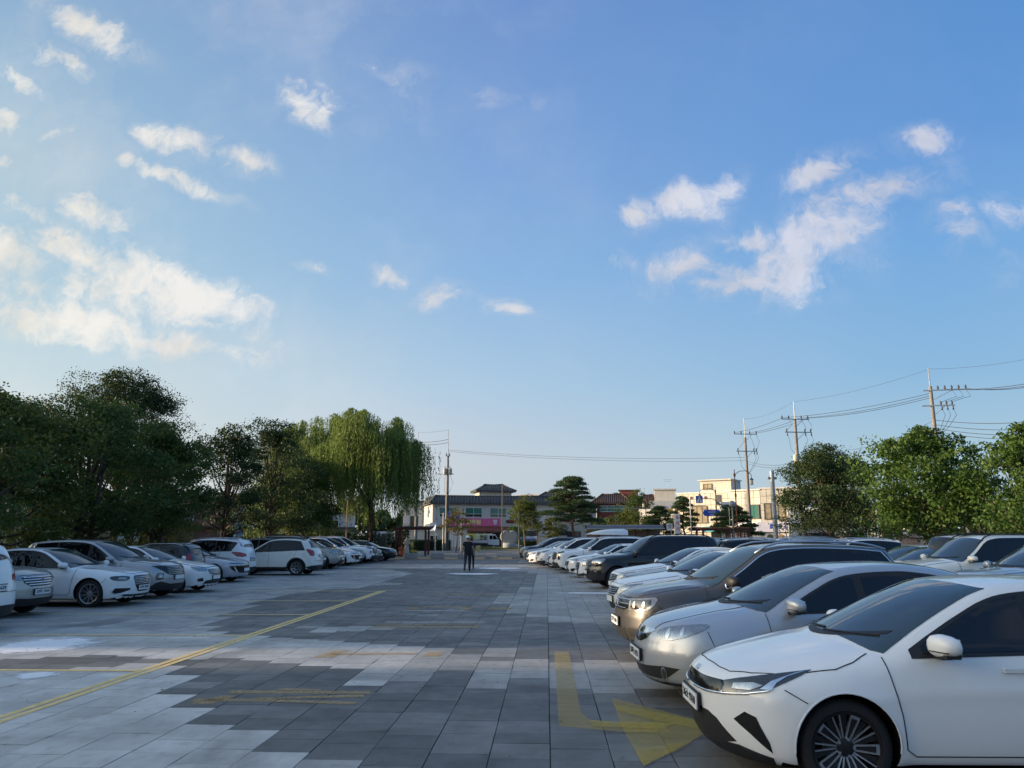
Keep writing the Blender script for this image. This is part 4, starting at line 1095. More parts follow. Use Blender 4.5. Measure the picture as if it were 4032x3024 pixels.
# 9: crossover SUV with hidden lamps in the grille
c = dict(CARS['f']); c.update(L=4.63, W=1.865, H=1.665, wb=2.755, fo=.88, tyre=.365, rim=.245, plate_f=(.60, '123가 4596' if False else '', .52), plate_r=(.75, '', .52), badge=('oval_h', .86, .055), chrome_line='all', xE=(3.92, 4.12), rails=None,
    belt=(1.03, 1.13), pillars=[(2.30, .09), (3.28, .08)], hatch=None)
c['extras'] = [
    ('grille', M_GLOSSB, F(40), [(.03, 0, .66), (.06, .40, .66), (.14, .54, .72), (.20, .66, .80), (.42, .84, .93), (.14, .56, .93), (.05, .40, .92), (.02, 0, .92)], dict(off=.004)),
    ('headlamp', M_LENSD, F(45), [(.18, .62, .56), (.16, .62, .72), (.28, .76, .74), (.34, .80, .64), (.30, .78, .54)], dict(off=.008)),
    ('headlamp_reflector', M_LENS, F(45), [(.20, .65, .60), (.19, .65, .69), (.26, .73, .70), (.27, .74, .61)], dict(off=.012)),
    ('front_bumper_trim', M_TRIM, F(40), [(.04, .0, .24), (.06, .5, .24), (.3, .86, .27), (.42, .92, .33), (.30, .80, .46), (.20, .70, .50), (.05, .4, .42), (.02, 0, .42)], dict(off=.006)),
    ('rear_bumper_trim', M_TRIM, 'rear', sym([(0, 0, .26), (0, .80, .30), (0, .76, .46), (0, 0, .48)][::-1]), dict(both=False, off=.006)),
    ('tail_lamp', M_RED, Rr(42), [(4.60, .40, .90), (4.58, .42, 1.0), (4.35, .82, 1.05), (4.25, .86, .90)], dict(off=.010)),
] + cladding(c, .06)
c['lines'] = [('grille_bar', M_SATIN, 'front', [(0, -.50, z), (0, .50, z)], .010, dict(both=False)) for z in (.70, .75, .80, .85, .89)]
CARS['c'] = c
# 10: small hatchback
c = dict(L=3.60, W=1.60, H=1.50, wb=2.375, fo=.68, tyre=.29, rim=.19, zb=.20, wheel='five', cf=.34, cr=.20, kr=.08,
    top=[(-.3, .5), (0, .80), (.06, .87), (.18, .925), (.4, .975), (.7, 1.02), (.82, 1.045), (1.05, 1.18), (1.3, 1.32), (1.5, 1.40), (1.7, 1.445), (2.1, 1.475), (2.6, 1.48), (3.0, 1.465), (3.25, 1.43), (3.36, 1.33), (3.45, 1.15), (3.58, 1.0), (4, .7)],
    nose=[(.1, .2), (.2, .08), (.32, .02), (.5, .0), (.65, .0), (.8, .03), (.9, .12), (1.1, .4), (2, 1.4)], tail=[(a, b * .7) for a, b in TAIL_SUV], side=SIDE_SEDAN, belt=(.93, 1.07), tumble=.30,
    cowl=.80, screen=(.98, 1.68), rscreen=(3.38, 3.2), xA=.85, xE=(2.95, 3.15), pillars=[(1.65, .08), (2.35, .16)], door=.92, xm=1.12, rails=(1.6, 3.1), handles=(1.45,), mirror_mat=M_PAINT, hood=(.1, .8), hoody=.5,
    plate_f=(.45, '', .52), plate_r=(.78, '', .34), frame_mat=M_TRIM, hatch=[(0, -.5, .56), (0, .5, .56)])
c['extras'] = [
    ('headlamp', M_LENS, F(42), [(.14, .46, .70), (.12, .46, .80), (.36, .64, .92), (.50, .70, .95), (.36, .68, .80)], dict(off=.008)),
    ('lower_intake', M_TRIM, 'front', sym([(0, 0, .28), (0, .40, .28), (0, .36, .5), (0, 0, .5)][::-1]), dict(both=False, off=.004)),
    ('tail_lamp', M_RED, Rr(45), [(3.50, .56, .95), (3.47, .55, 1.16), (3.40, .66, 1.17), (3.38, .70, 1.0), (3.46, .64, .92)], dict(off=.012, rnd=1)),
    ('rear_spoiler', M_PAINT, 'top', sym([(3.36, .50, 0), (3.15, .52, 0)][::-1]), dict(both=False, off=.03, thick=.03)),
]
CARS['h'] = c
# 11: low silver sedan with full width light bar
c = dict(CARS['g']); c.update(L=4.91, H=1.445, wheel='fan', plate_f=(.48, '', .52), badge=None, chrome_line='top', handle_mat=M_PAINT, top=[(x, z - .03 if x > 0 else z) for x, z in CARS['g']['top']], belt=(.91, 1.0))
c['extras'] = [
    ('light_bar', M_LENSD, F(40), [(.03, 0, .70), (.05, .4, .70), (.14, .6, .705), (.36, .82, .735), (.34, .80, .75), (.14, .6, .735), (.05, .4, .728), (.03, 0, .728)], dict(off=.008)),
    ('grille', M_GLOSSB, F(42), [(.03, 0, .36), (.06, .38, .36), (.2, .66, .42), (.32, .78, .52), (.38, .83, .64), (.2, .66, .64), (.05, .4, .64), (.02, 0, .64)], dict(off=.004)),
    ('bumper_accent', M_SATIN, F(42), [(.12, .52, .38), (.22, .66, .60), (.26, .70, .61), (.18, .60, .38)], dict(off=.010)),
] + tail_lamps_sedan(4.91)
c['lines'] = []
CARS['n'] = c
# 12: white compact SUV seen from behind on the left
c = dict(L=4.41, W=1.83, H=1.675, wb=2.65, fo=.87, tyre=.35, rim=.235, zb=.24, wheel='fan', flare=.025, cf=.36, cr=.28, kr=.14,
    top=[(-.3, .5), (0, .80), (.06, .87), (.18, .93), (.4, .98), (.75, 1.04), (1.0, 1.075), (1.12, 1.105), (1.4, 1.26), (1.7, 1.42), (1.95, 1.54), (2.15, 1.60), (2.5, 1.645), (2.9, 1.66), (3.3, 1.65), (3.7, 1.61), (3.95, 1.56), (4.10, 1.45), (4.22, 1.25), (4.38, 1.0), (4.8, .7)],
    nose=CARS['t']['nose'], tail=TAIL_SUV, side=SIDE_SUV, belt=(1.02, 1.14), tumble=.33, cowl=1.08, screen=(1.25, 2.12), rscreen=(4.12, 3.9), ridge=.02,
    xA=1.1, xE=(3.62, 3.84), pillars=[(2.22, .08)], door=1.2, xm=1.42, rails=(1.95, 3.8), rail_mat=M_TRIM, hood=(.1, 1.1), hoody=.6, plate_f=(.5, '', .52), plate_r=(.86, '', .52), handles=(2.0, 3.25), frame_mat=M_TRIM,
    hatch=[(0, -.66, .66), (0, .66, .66)], badge=None, fin=3.75)
c['extras'] = [
    ('headlamp', M_LENS, F(42), [(.14, .50, .74), (.12, .50, .86), (.36, .74, .90), (.52, .82, .93), (.40, .80, .80)], dict(off=.008)),
    ('grille', M_GLOSSB, 'front', sym([(0, 0, .72), (0, .45, .72), (0, .48, .80), (0, 0, .80)][::-1]), dict(both=False, off=.004)),
    ('tail_lamp', M_RED, Rr(38), [(4.20, .66, .86), (4.27, .60, .95), (4.22, .62, 1.10), (4.04, .80, 1.18), (3.94, .84, 1.17), (4.02, .84, 1.06), (4.12, .80, .88)], dict(off=.010)),
    ('rear_bumper_trim', M_TRIM, Rr(40), [(4.40, .0, .25), (4.38, .5, .25), (4.12, .84, .27), (3.98, .88, .38), (4.2, .80, .44), (4.37, .5, .45), (4.40, 0, .45)], dict(off=.006)),
    ('fuel_cap', M_SEAM, 'side', [(3.86 + .085 * math.cos(k * math.pi / 9), 0, .92 + .085 * math.sin(k * math.pi / 9)) for k in range(18)] , dict(both=False, side=-1, off=.0015)),
    ('fuel_flap', M_PAINT, 'side', [(3.86 + .078 * math.cos(k * math.pi / 9), 0, .92 + .078 * math.sin(k * math.pi / 9)) for k in range(18)] , dict(both=False, side=-1, off=.003)),
] + cladding(c, .05, .38)
CARS['o'] = c
# 13: hatchback with star badge, and a sedan of the same family
c = dict(CARS['m']); c.update(L=4.70, W=1.81, H=1.44, badge=('star', .60, .07), plate_f=(.42, '', .52), chrome_line='top', wheel='ten',
    top=[(x * 4.70 / 4.86, z - .02) for x, z in CARS['m']['top']])
c['extras'] = [
    ('grille', M_GLOSSB, 'front', sym([(0, 0, .50), (0, .30, .50), (0, .40, .58), (0, .40, .68), (0, .3, .70), (0, 0, .70)][::-1]), dict(both=False, off=.004)),
    ('headlamp', M_LENS, F(42), [(.12, .47, .62), (.10, .46, .70), (.26, .64, .765), (.44, .77, .785), (.46, .80, .74), (.30, .72, .645)], dict(off=.008, rnd=1)),
    ('lower_intake', M_TRIM, 'front', sym([(0, 0, .26), (0, .36, .27), (0, .40, .36), (0, 0, .37)][::-1]), dict(both=False, off=.004)),
    ('fog_vent', M_GLOSSB, F(45), [(.13, .50, .28), (.14, .52, .38), (.26, .72, .42), (.32, .78, .38), (.26, .72, .29)], dict(off=.006)),
] + tail_lamps_sedan(4.70)
c['lines'] = [('grille_bar', M_CHROME, 'front', [(0, -.38, z), (0, .38, z)], .012, dict(both=False)) for z in (.56, .64)]
CARS['b'] = c
# 14: luxury sedan with tall chrome grille
c = dict(CARS['g']); c.update(L=4.99, W=1.9, H=1.475, badge=None, plate_f=(.40, '', .52), wheel='multi')
c['extras'] = [
    ('grille', M_GLOSSB, 'front', sym([(0, 0, .34), (0, .2, .36), (0, .44, .60), (0, .44, .70), (0, .36, .77), (0, 0, .775)][::-1]), dict(both=False, off=.004)),
    ('headlamp', M_LENS, F(42), [(.12, .52, .64), (.10, .51, .74), (.28, .70, .77), (.44, .82, .79), (.42, .82, .72), (.28, .72, .65)], dict(off=.008)),
    ('lower_intake', M_TRIM, F(40), [(.05, .1, .25), (.14, .6, .26), (.28, .76, .30), (.26, .74, .42), (.14, .58, .36), (.05, .1, .31)], dict(off=.006)),
] + tail_lamps_sedan(4.99)
c['lines'] = [('grille_bar', M_CHROME, 'front', [(0, -w, z), (0, w, z)], .018, dict(both=False)) for z, w in ((.44, .26), (.50, .32), (.56, .38), (.62, .42), (.68, .42), (.74, .38))]
CARS['e'] = c

TEMPLATES = {}
def place_car(kind, nose, heading, paint, label, group, metal=False, hero=0, rear=False, cat='car', name='car', plate=None, glassy=None):
    """nose: ground point under the middle of the front (or of the tail when rear=True); heading in degrees, direction the car faces"""
    key = (kind, hero)
    L = CARS[kind]['L']; h = R(heading); fx, fy = math.cos(h), math.sin(h)
    sgn = 1 if rear else -1
    loc = (nose[0] + sgn * fx * L / 2, nose[1] + sgn * fy * L / 2, 0)
    if key not in TEMPLATES:
        root = build_car(CARS[kind], hero); TEMPLATES[key] = root
    else: root = copy_tree(TEMPLATES[key])
    root.name = name; root.location = loc; root.rotation_euler = (0, 0, h + math.pi)
    for o in list(root.children_recursive):
        o.color = (*paint, 1)
        if o.type == 'MESH':
            for sl in o.material_slots:
                if sl.material in (M_PAINT, M_METAL):
                    sl.link = 'OBJECT'; sl.material = M_METAL if metal else M_PAINT
    for k in ('label', 'category', 'group'):
        if k in root: del root[k]
    tag(root, label, cat, group)
    return root

# ================================================================== GROUND
def ground_sheet(name, poly, z, m, depth=0.0):
    mb = MB(); mb.prism(poly, z - max(depth, .02), z) if depth else mb.add([(x, y, z) for x, y in poly], [tuple(range(len(poly)))])
    o = mb.build(name, m); o['kind'] = 'structure'; return o
def world_mat(name, c1, c2, scale, rough=.85, c3=None, bump=.3, bscale=30, detail=8, speck=0.0):
    """ground material textured by true position"""
    m = bpy.data.materials.new(name); m.use_nodes = True; t = m.node_tree; N = t.nodes.new; K = t.links.new
    b = t.nodes['Principled BSDF']; b.inputs['Roughness'].default_value = rough; b.inputs['Specular IOR Level'].default_value = .35
    g = N('ShaderNodeNewGeometry'); nz = N('ShaderNodeTexNoise'); nz.inputs['Scale'].default_value = scale; nz.inputs['Detail'].default_value = detail
    K(g.outputs['Position'], nz.inputs['Vector'])
    r = N('ShaderNodeMapRange'); K(nz.outputs['Fac'], r.inputs[0]); r.inputs[1].default_value = .35; r.inputs[2].default_value = .65
    mx = N('ShaderNodeMix'); mx.data_type = 'RGBA'; K(r.outputs[0], mx.inputs[0]); mx.inputs[6].default_value = (*c1, 1); mx.inputs[7].default_value = (*c2, 1)
    K(mx.outputs[2], b.inputs['Base Color'])
    nb = N('ShaderNodeTexNoise'); nb.inputs['Scale'].default_value = bscale; nb.inputs['Detail'].default_value = 6; K(g.outputs['Position'], nb.inputs['Vector'])
    bp = N('ShaderNodeBump'); bp.inputs['Strength'].default_value = bump; bp.inputs['Distance'].default_value = .02
    K(nb.outputs['Fac'], bp.inputs['Height']); K(bp.outputs[0], b.inputs['Normal'])
    return m
M_SOIL = world_mat('soil_and_short_grass', (.045, .06, .022), (.10, .085, .05), .25)
M_JOINT = world_mat('joint_sand', (.026, .026, .026), (.075, .072, .066), 2.0)
M_ASPHALT = world_mat('asphalt', (.045, .046, .048), (.065, .065, .066), 1.2)
M_SAND = world_mat('trodden_sandy_ground', (.20, .135, .065), (.30, .22, .125), .8)
M_BRICKP = world_mat('grey_block_paving', (.12, .12, .118), (.17, .168, .16), 1.5)
M_KERB = mat('granite_kerb', (.26, .26, .25), .8, var=.15, vscale=3)
M_GRASS = world_mat('grass_turf', (.035, .06, .015), (.09, .10, .03), 1.0)

big = ground_sheet('ground', [(-1500, -400), (1500, -400), (1500, 2500), (-1500, 2500)], -.06, M_SOIL)
ground_sheet('plaza_bed', [(-17.5, -40), (34, -40), (34, 59.6), (-17.5, 59.6)], -.03, M_JOINT, .02)
ground_sheet('grass_strip', [(-60, -40), (-17.75, -40), (-17.75, 100), (-60, 100)], .03, M_GRASS, .08)

# slab material: granite, dark and pale, worn and dusty
def slab_material():
    m = bpy.data.materials.new('granite_slab'); m.use_nodes = True; t = m.node_tree; N = t.nodes.new; K = t.links.new
    b = t.nodes['Principled BSDF']
    g = N('ShaderNodeNewGeometry'); at = N('ShaderNodeAttribute'); at.attribute_name = 'tone'
    mx = N('ShaderNodeMix'); mx.data_type = 'RGBA'; K(at.outputs['Fac'], mx.inputs[0])
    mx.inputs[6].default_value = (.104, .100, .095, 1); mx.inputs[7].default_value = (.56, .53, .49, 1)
    def noise(s, d, lo, hi, a, b_, sc=None):
        src = g.outputs['Position']
        if sc:
            mp = N('ShaderNodeMapping'); mp.inputs['Scale'].default_value = sc; K(src, mp.inputs[0]); src = mp.outputs[0]
        n = N('ShaderNodeTexNoise'); n.inputs['Scale'].default_value = s; n.inputs['Detail'].default_value = d; K(src, n.inputs['Vector'])
        r = N('ShaderNodeMapRange'); K(n.outputs['Fac'], r.inputs[0])
        for i, q in enumerate((lo, hi, a, b_)): r.inputs[i + 1].default_value = q
        return r.outputs[0]
    sp = noise(170, 3, .35, .65, .80, 1.2); st = noise(1.1, 8, .35, .7, 1.14, .80); dd = noise(.22, 5, .38, .66, .84, 1.12); f4 = noise(9, 5, .3, .7, .92, 1.08, (1, .35, 1))
    cur = mx.outputs[2]
    for f in (sp, st, dd, f4):
        v_ = N('ShaderNodeVectorMath'); v_.operation = 'SCALE'; K(cur, v_.inputs[0]); K(f, v_.inputs['Scale']); cur = v_.outputs[0]
    drip = noise(.9, 6, .60, .72, 1.0, .60, (1.0, .3, 1)); dirt = noise(5.5, 8, .56, .70, 1.0, .78)
    for f in (drip, dirt):
        v_ = N('ShaderNodeVectorMath'); v_.operation = 'SCALE'; K(cur, v_.inputs[0]); K(f, v_.inputs['Scale']); cur = v_.outputs[0]
    # spots: old gum and oil
    vo = N('ShaderNodeTexVoronoi'); vo.inputs['Scale'].default_value = 1.3; K(g.outputs['Position'], vo.inputs['Vector'])
    n2 = noise(14, 3, .3, .7, 0, .05)
    ad = N('ShaderNodeMath'); ad.operation = 'ADD'; K(vo.outputs['Distance'], ad.inputs[0]); K(n2, ad.inputs[1])
    r = N('ShaderNodeMapRange'); K(ad.outputs[0], r.inputs[0]); r.inputs[1].default_value = .055; r.inputs[2].default_value = .075; r.inputs[3].default_value = .62; r.inputs[4].default_value = 1
    v_ = N('ShaderNodeVectorMath'); v_.operation = 'SCALE'; K(cur, v_.inputs[0]); K(r.outputs[0], v_.inputs['Scale']); cur = v_.outputs[0]
    K(cur, b.inputs['Base Color'])
    rr = noise(3, 4, .3, .7, .50, .72); K(rr, b.inputs['Roughness']); b.inputs['Specular IOR Level'].default_value = .42
    nb = N('ShaderNodeTexNoise'); nb.inputs['Scale'].default_value = 120; nb.inputs['Detail'].default_value = 4; K(g.outputs['Position'], nb.inputs['Vector'])
    bp = N('ShaderNodeBump'); bp.inputs['Strength'].default_value = .35; bp.inputs['Distance'].default_value = .004
    K(nb.outputs['Fac'], bp.inputs['Height']); K(bp.outputs[0], b.inputs['Normal'])
    return m
M_SLAB = slab_material()
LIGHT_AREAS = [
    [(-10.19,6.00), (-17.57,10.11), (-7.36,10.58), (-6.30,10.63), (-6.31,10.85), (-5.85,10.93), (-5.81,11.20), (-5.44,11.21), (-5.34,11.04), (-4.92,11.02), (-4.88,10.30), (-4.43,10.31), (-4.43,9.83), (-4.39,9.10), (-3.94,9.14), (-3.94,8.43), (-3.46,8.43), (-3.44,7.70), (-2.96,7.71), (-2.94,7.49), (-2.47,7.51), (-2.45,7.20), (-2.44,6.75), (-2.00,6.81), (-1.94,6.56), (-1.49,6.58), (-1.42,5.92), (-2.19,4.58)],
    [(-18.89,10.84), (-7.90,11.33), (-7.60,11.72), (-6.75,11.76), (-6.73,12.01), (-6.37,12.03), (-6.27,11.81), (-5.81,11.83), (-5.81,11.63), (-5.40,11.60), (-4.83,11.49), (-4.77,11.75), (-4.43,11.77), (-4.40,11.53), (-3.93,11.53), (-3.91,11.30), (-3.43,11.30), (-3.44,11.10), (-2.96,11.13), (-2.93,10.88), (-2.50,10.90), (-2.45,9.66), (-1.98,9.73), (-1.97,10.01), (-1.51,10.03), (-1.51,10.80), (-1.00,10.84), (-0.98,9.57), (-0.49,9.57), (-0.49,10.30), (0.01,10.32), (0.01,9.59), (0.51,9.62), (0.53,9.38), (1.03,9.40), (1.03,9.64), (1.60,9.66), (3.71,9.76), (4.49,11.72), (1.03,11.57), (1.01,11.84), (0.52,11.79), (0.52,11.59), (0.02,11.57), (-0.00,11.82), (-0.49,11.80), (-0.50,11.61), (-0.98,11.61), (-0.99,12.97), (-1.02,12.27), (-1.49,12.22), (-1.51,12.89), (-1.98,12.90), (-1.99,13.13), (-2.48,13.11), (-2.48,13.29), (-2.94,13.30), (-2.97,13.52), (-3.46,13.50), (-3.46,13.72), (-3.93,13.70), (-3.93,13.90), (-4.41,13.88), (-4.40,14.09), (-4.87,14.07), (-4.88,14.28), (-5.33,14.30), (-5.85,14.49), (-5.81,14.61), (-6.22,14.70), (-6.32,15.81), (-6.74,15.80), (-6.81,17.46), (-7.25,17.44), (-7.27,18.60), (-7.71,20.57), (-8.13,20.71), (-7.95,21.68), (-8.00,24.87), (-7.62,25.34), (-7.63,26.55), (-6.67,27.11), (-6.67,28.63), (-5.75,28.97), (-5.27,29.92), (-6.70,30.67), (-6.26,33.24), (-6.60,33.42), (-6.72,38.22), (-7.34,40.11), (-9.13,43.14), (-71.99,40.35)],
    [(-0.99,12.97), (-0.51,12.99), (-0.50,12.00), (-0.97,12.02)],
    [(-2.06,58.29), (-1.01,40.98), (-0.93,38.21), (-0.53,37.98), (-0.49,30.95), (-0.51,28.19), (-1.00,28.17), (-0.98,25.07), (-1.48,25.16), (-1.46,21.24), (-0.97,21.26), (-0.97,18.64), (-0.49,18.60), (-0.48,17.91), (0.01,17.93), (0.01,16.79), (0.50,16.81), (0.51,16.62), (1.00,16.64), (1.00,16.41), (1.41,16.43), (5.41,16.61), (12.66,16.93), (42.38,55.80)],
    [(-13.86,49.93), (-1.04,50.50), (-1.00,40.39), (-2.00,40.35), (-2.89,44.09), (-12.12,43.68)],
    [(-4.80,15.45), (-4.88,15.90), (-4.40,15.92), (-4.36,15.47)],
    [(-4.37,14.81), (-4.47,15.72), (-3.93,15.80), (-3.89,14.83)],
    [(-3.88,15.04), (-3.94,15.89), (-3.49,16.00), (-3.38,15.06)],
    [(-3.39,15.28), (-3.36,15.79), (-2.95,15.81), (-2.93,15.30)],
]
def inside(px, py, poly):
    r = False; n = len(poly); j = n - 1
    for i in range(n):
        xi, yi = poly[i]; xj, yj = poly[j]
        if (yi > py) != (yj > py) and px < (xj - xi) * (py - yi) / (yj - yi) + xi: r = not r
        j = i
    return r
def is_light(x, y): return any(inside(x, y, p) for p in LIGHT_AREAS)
rs = random.Random(11)
slabs = []
ci = -35
X0 = .0128
while X0 + ci * .5 < 33.5:
    xl = X0 + ci * .5; xc = xl + .25
    ys = [3.6 + .04 * k for k in range(int((59.4 - 3.6) / .04))]
    fl = [is_light(xc, y) for y in ys]
    # runs of one colour, cut into slabs
    i0 = 0; cuts = []
    for i in range(1, len(ys) + 1):
        if i == len(ys) or fl[i] != fl[i0]:
            cuts.append((ys[i0], ys[min(i, len(ys) - 1)], fl[i0])); i0 = i
    for (a, b, f) in cuts:
        if b - a < .12: f = not f
        y = a
        if b - a < .02: continue
        while y < b - .01:
            l = rs.choice((.34, .42, .46, .5, .55)); 
            if b - y - l < .22: l = b - y
            if l > .75: l = l / 2
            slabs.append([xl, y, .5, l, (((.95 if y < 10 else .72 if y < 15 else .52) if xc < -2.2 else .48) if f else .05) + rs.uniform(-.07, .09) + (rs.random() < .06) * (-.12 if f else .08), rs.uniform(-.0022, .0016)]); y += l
    ci += 1
def seen_rank(s):
    x = s[0] + .25; y = s[1] + s[3] / 2
    if y < 5.4 or abs((x + .044 * y)) > y * .66 + .4: return 1e9
    if x > 1.6 + .3 * (y - 5): return 1e9
    return math.hypot(x, y) * y
slabs.sort(key=seen_rank)
ps = bpy.data.objects.new('paving', None); col.objects.link(ps); ps['kind'] = 'structure'
G_ = .0043
uni = {}
def unit_slab(t):
    k = round(max(0, min(1, t)) * 16)
    if k not in uni:
        v = [(-.5, -.5, -.03), (.5, -.5, -.03), (.5, .5, -.03), (-.5, .5, -.03), (-.5, -.5, 0), (.5, -.5, 0), (.5, .5, 0), (-.5, .5, 0)]
        uni[k] = np_mesh('slab', v, [(4, 5, 6, 7), (0, 1, 5, 4), (1, 2, 6, 5), (2, 3, 7, 6), (3, 0, 4, 7)], M_SLAB, smooth=False, tone=[k / 16] * 5)
    return uni[k]
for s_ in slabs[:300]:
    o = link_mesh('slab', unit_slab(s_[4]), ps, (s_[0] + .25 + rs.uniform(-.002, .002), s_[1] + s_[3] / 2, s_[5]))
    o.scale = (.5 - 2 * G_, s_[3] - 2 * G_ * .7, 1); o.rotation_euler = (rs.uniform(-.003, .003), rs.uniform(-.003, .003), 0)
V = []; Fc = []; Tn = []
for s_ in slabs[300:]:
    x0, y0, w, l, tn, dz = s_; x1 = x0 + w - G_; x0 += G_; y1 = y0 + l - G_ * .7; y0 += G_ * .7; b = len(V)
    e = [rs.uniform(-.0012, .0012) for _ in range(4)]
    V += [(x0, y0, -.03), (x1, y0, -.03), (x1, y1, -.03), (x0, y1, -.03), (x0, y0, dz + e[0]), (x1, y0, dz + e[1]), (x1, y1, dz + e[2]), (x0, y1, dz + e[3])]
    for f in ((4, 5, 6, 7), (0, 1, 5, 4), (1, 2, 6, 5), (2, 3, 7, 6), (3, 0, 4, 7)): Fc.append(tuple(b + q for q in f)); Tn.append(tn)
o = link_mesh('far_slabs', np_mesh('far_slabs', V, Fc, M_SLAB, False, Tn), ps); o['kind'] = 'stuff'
ground_sheet('plaza_behind', [(-17.5, -40), (34, -40), (34, 3.59), (-17.5, 3.59)], -.002, M_ASPHALT, .02)

# painted markings
def worn_paint(name, c, cover, scale=7.0, soft=.12, rough=.7):
    m = bpy.data.materials.new(name); m.use_nodes = True; t = m.node_tree; N = t.nodes.new; K = t.links.new
    b = t.nodes['Principled BSDF']; b.inputs['Base Color'].default_value = (*c, 1); b.inputs['Roughness'].default_value = rough
    g = N('ShaderNodeNewGeometry'); nz = N('ShaderNodeTexNoise'); nz.inputs['Scale'].default_value = scale; nz.inputs['Detail'].default_value = 9; nz.inputs['Roughness'].default_value = .7
    K(g.outputs['Position'], nz.inputs['Vector'])
    r = N('ShaderNodeMapRange'); K(nz.outputs['Fac'], r.inputs[0]); r.inputs[1].default_value = .5 - soft; r.inputs[2].default_value = .5 + soft
    r.inputs[3].default_value = cover[0]; r.inputs[4].default_value = cover[1]; K(r.outputs[0], b.inputs['Alpha'])
    return m
M_YEL = worn_paint('yellow_road_paint', (.82, .59, .24), (1.0, .75))
M_YELF = worn_paint('faded_yellow_paint', (.52, .38, .12), (.50, .26), 10, .2)
M_YELB = worn_paint('brighter_yellow_paint', (.60, .44, .06), (.42, .16), 10, .2)
M_ORF = worn_paint('faded_orange_paint', (.52, .35, .15), (.85, .12), 20, .2)
M_WHF = worn_paint('worn_white_paint', (.60, .60, .60), (.9, .2), 14, .2)
def mark(name, polys, m, z=.005):
    mb = MB()
    for i, p in enumerate(polys): mb.add([(x, y, z) for x, y in p], [tuple(range(len(p)))])
    o = mb.build(name, m); o['kind'] = 'structure'; return o
def strip(x0, y0, x1, y1, w):
    dx, dy = x1 - x0, y1 - y0; l = math.hypot(dx, dy); nx, ny = -dy / l * w / 2, dx / l * w / 2
    n = max(1, int(l / 1.5)); out = []
    for k in range(n):
        a, b = k / n, (k + 1) / n
        out.append([(x0 + dx * a + nx, y0 + dy * a + ny), (x0 + dx * a - nx, y0 + dy * a - ny), (x0 + dx * b - nx, y0 + dy * b - ny), (x0 + dx * b + nx, y0 + dy * b + ny)])
    return out
mark('yellow_line', strip(-5.445, 4, -5.445, 26, .095) + strip(-5.315, 4, -5.315, 26, .095), M_YEL)
for i, yb in enumerate((10.62, 14.32, 18.10, 21.9, 25.85)):
    mark('yellow_line', strip(-5.48, yb, -17, yb - .25 + .02 * i, .115), M_YEL)
mark('turn_arrow', [[(.10, 12.55), (.33, 12.55), (.335, 8.4), (.40, 8.08), (.55, 7.97), (.95, 7.95), (1.1, 7.95), (1.1, 7.60), (.75, 7.58), (.45, 7.66), (.10, 7.79)]], M_YELF)
mark('turn_arrow', [[(.70, 9.09), (1.62, 7.85), (.74, 6.5), (.705, 7.3), (.69, 8.05)]], M_YELB, .0095)
mark('turn_arrow', [[(.70, 8.75), (1.30, 8.15), (1.62, 7.85), (1.40, 7.72), (1.05, 8.02), (.71, 8.45)], [(.72, 6.95), (1.25, 7.25), (1.12, 7.02), (.74, 6.5)], [(.40, 8.0), (1.20, 7.9), (1.05, 7.68), (.42, 7.75)]], M_YELB, .014)
mark('worn_marking', [[(-3.68, 9.16), (-3.68, 9.34), (-2.05, 9.37), (-2.03, 9.21)], [(-3.18, 9.37), (-3.16, 9.49), (-2.66, 9.46), (-2.66, 9.38)],
                      [(-3.9, 8.72), (-3.9, 8.87), (-3.15, 8.88), (-2.05, 8.77), (-2.08, 8.64), (-3.2, 8.76)], [(-3.3, 8.93), (-2.1, 9.18), (-2.05, 9.03), (-3.2, 8.86)], [(-3.85, 8.60), (-3.62, 8.60), (-3.50, 9.05), (-3.70, 9.05)]], M_ORF)
mark('worn_marking', [[(-3.5, 11.85), (-3.2, 11.85), (-3.12, 12.55), (-3.35, 12.55)], [(-3.3, 12.1), (-2.0, 12.2), (-2.0, 12.38), (-3.3, 12.28)], [(-1.9, 12.0), (-1.62, 12.0), (-1.6, 12.5), (-1.85, 12.5)]], M_ORF)
mark('worn_marking', [[(-3.55, 16.1), (-1.3, 16.25), (-1.3, 16.42), (-3.4, 16.32)], [(-3.5, 15.6), (-1.35, 15.7), (-1.33, 15.95), (-3.48, 15.85)]], M_ORF)
mark('worn_marking', [[(-3.4, 16.55), (-1.3, 16.62), (-1.3, 16.75), (-3.35, 16.72)], [(-3.5, 19.1), (-1.9, 19.05), (-1.9, 19.2), (-3.5, 19.25)]], M_WHF)
mark('worn_marking', [[(-3.5, 19.5), (-3.2, 19.5), (-3.1, 20.2), (-3.4, 20.2)], [(-3.4, 20.0), (-1.9, 20.0), (-1.9, 20.2), (-3.4, 20.2)], [(-2.2, 19.5), (-1.9, 19.5), (-1.8, 20.2), (-2.1, 20.2)], [(-1.5, 19.6), (-.9, 19.6), (-.8, 20.1), (-1.45, 20.1)],
                      [(-3.5, 24.2), (-1.0, 24.2), (-1.0, 24.5), (-3.5, 24.5)]], M_ORF)
mark('white_line', strip(3.2, 17, -1.95, 58.6, .13), M_WHF)
for i in range(12):
    yb = 20.5 + i * 3.3; xb = 3.2 - (yb - 17) * .1238
    mark('white_line', strip(xb, yb, xb + 5.2, yb + 1.4, .10), M_WHF)
for i in range(9):
    yb = 28.5 + i * 3.4; mark('white_line', strip(-8.2, yb, -16.5, yb - .2, .10), M_WHF)
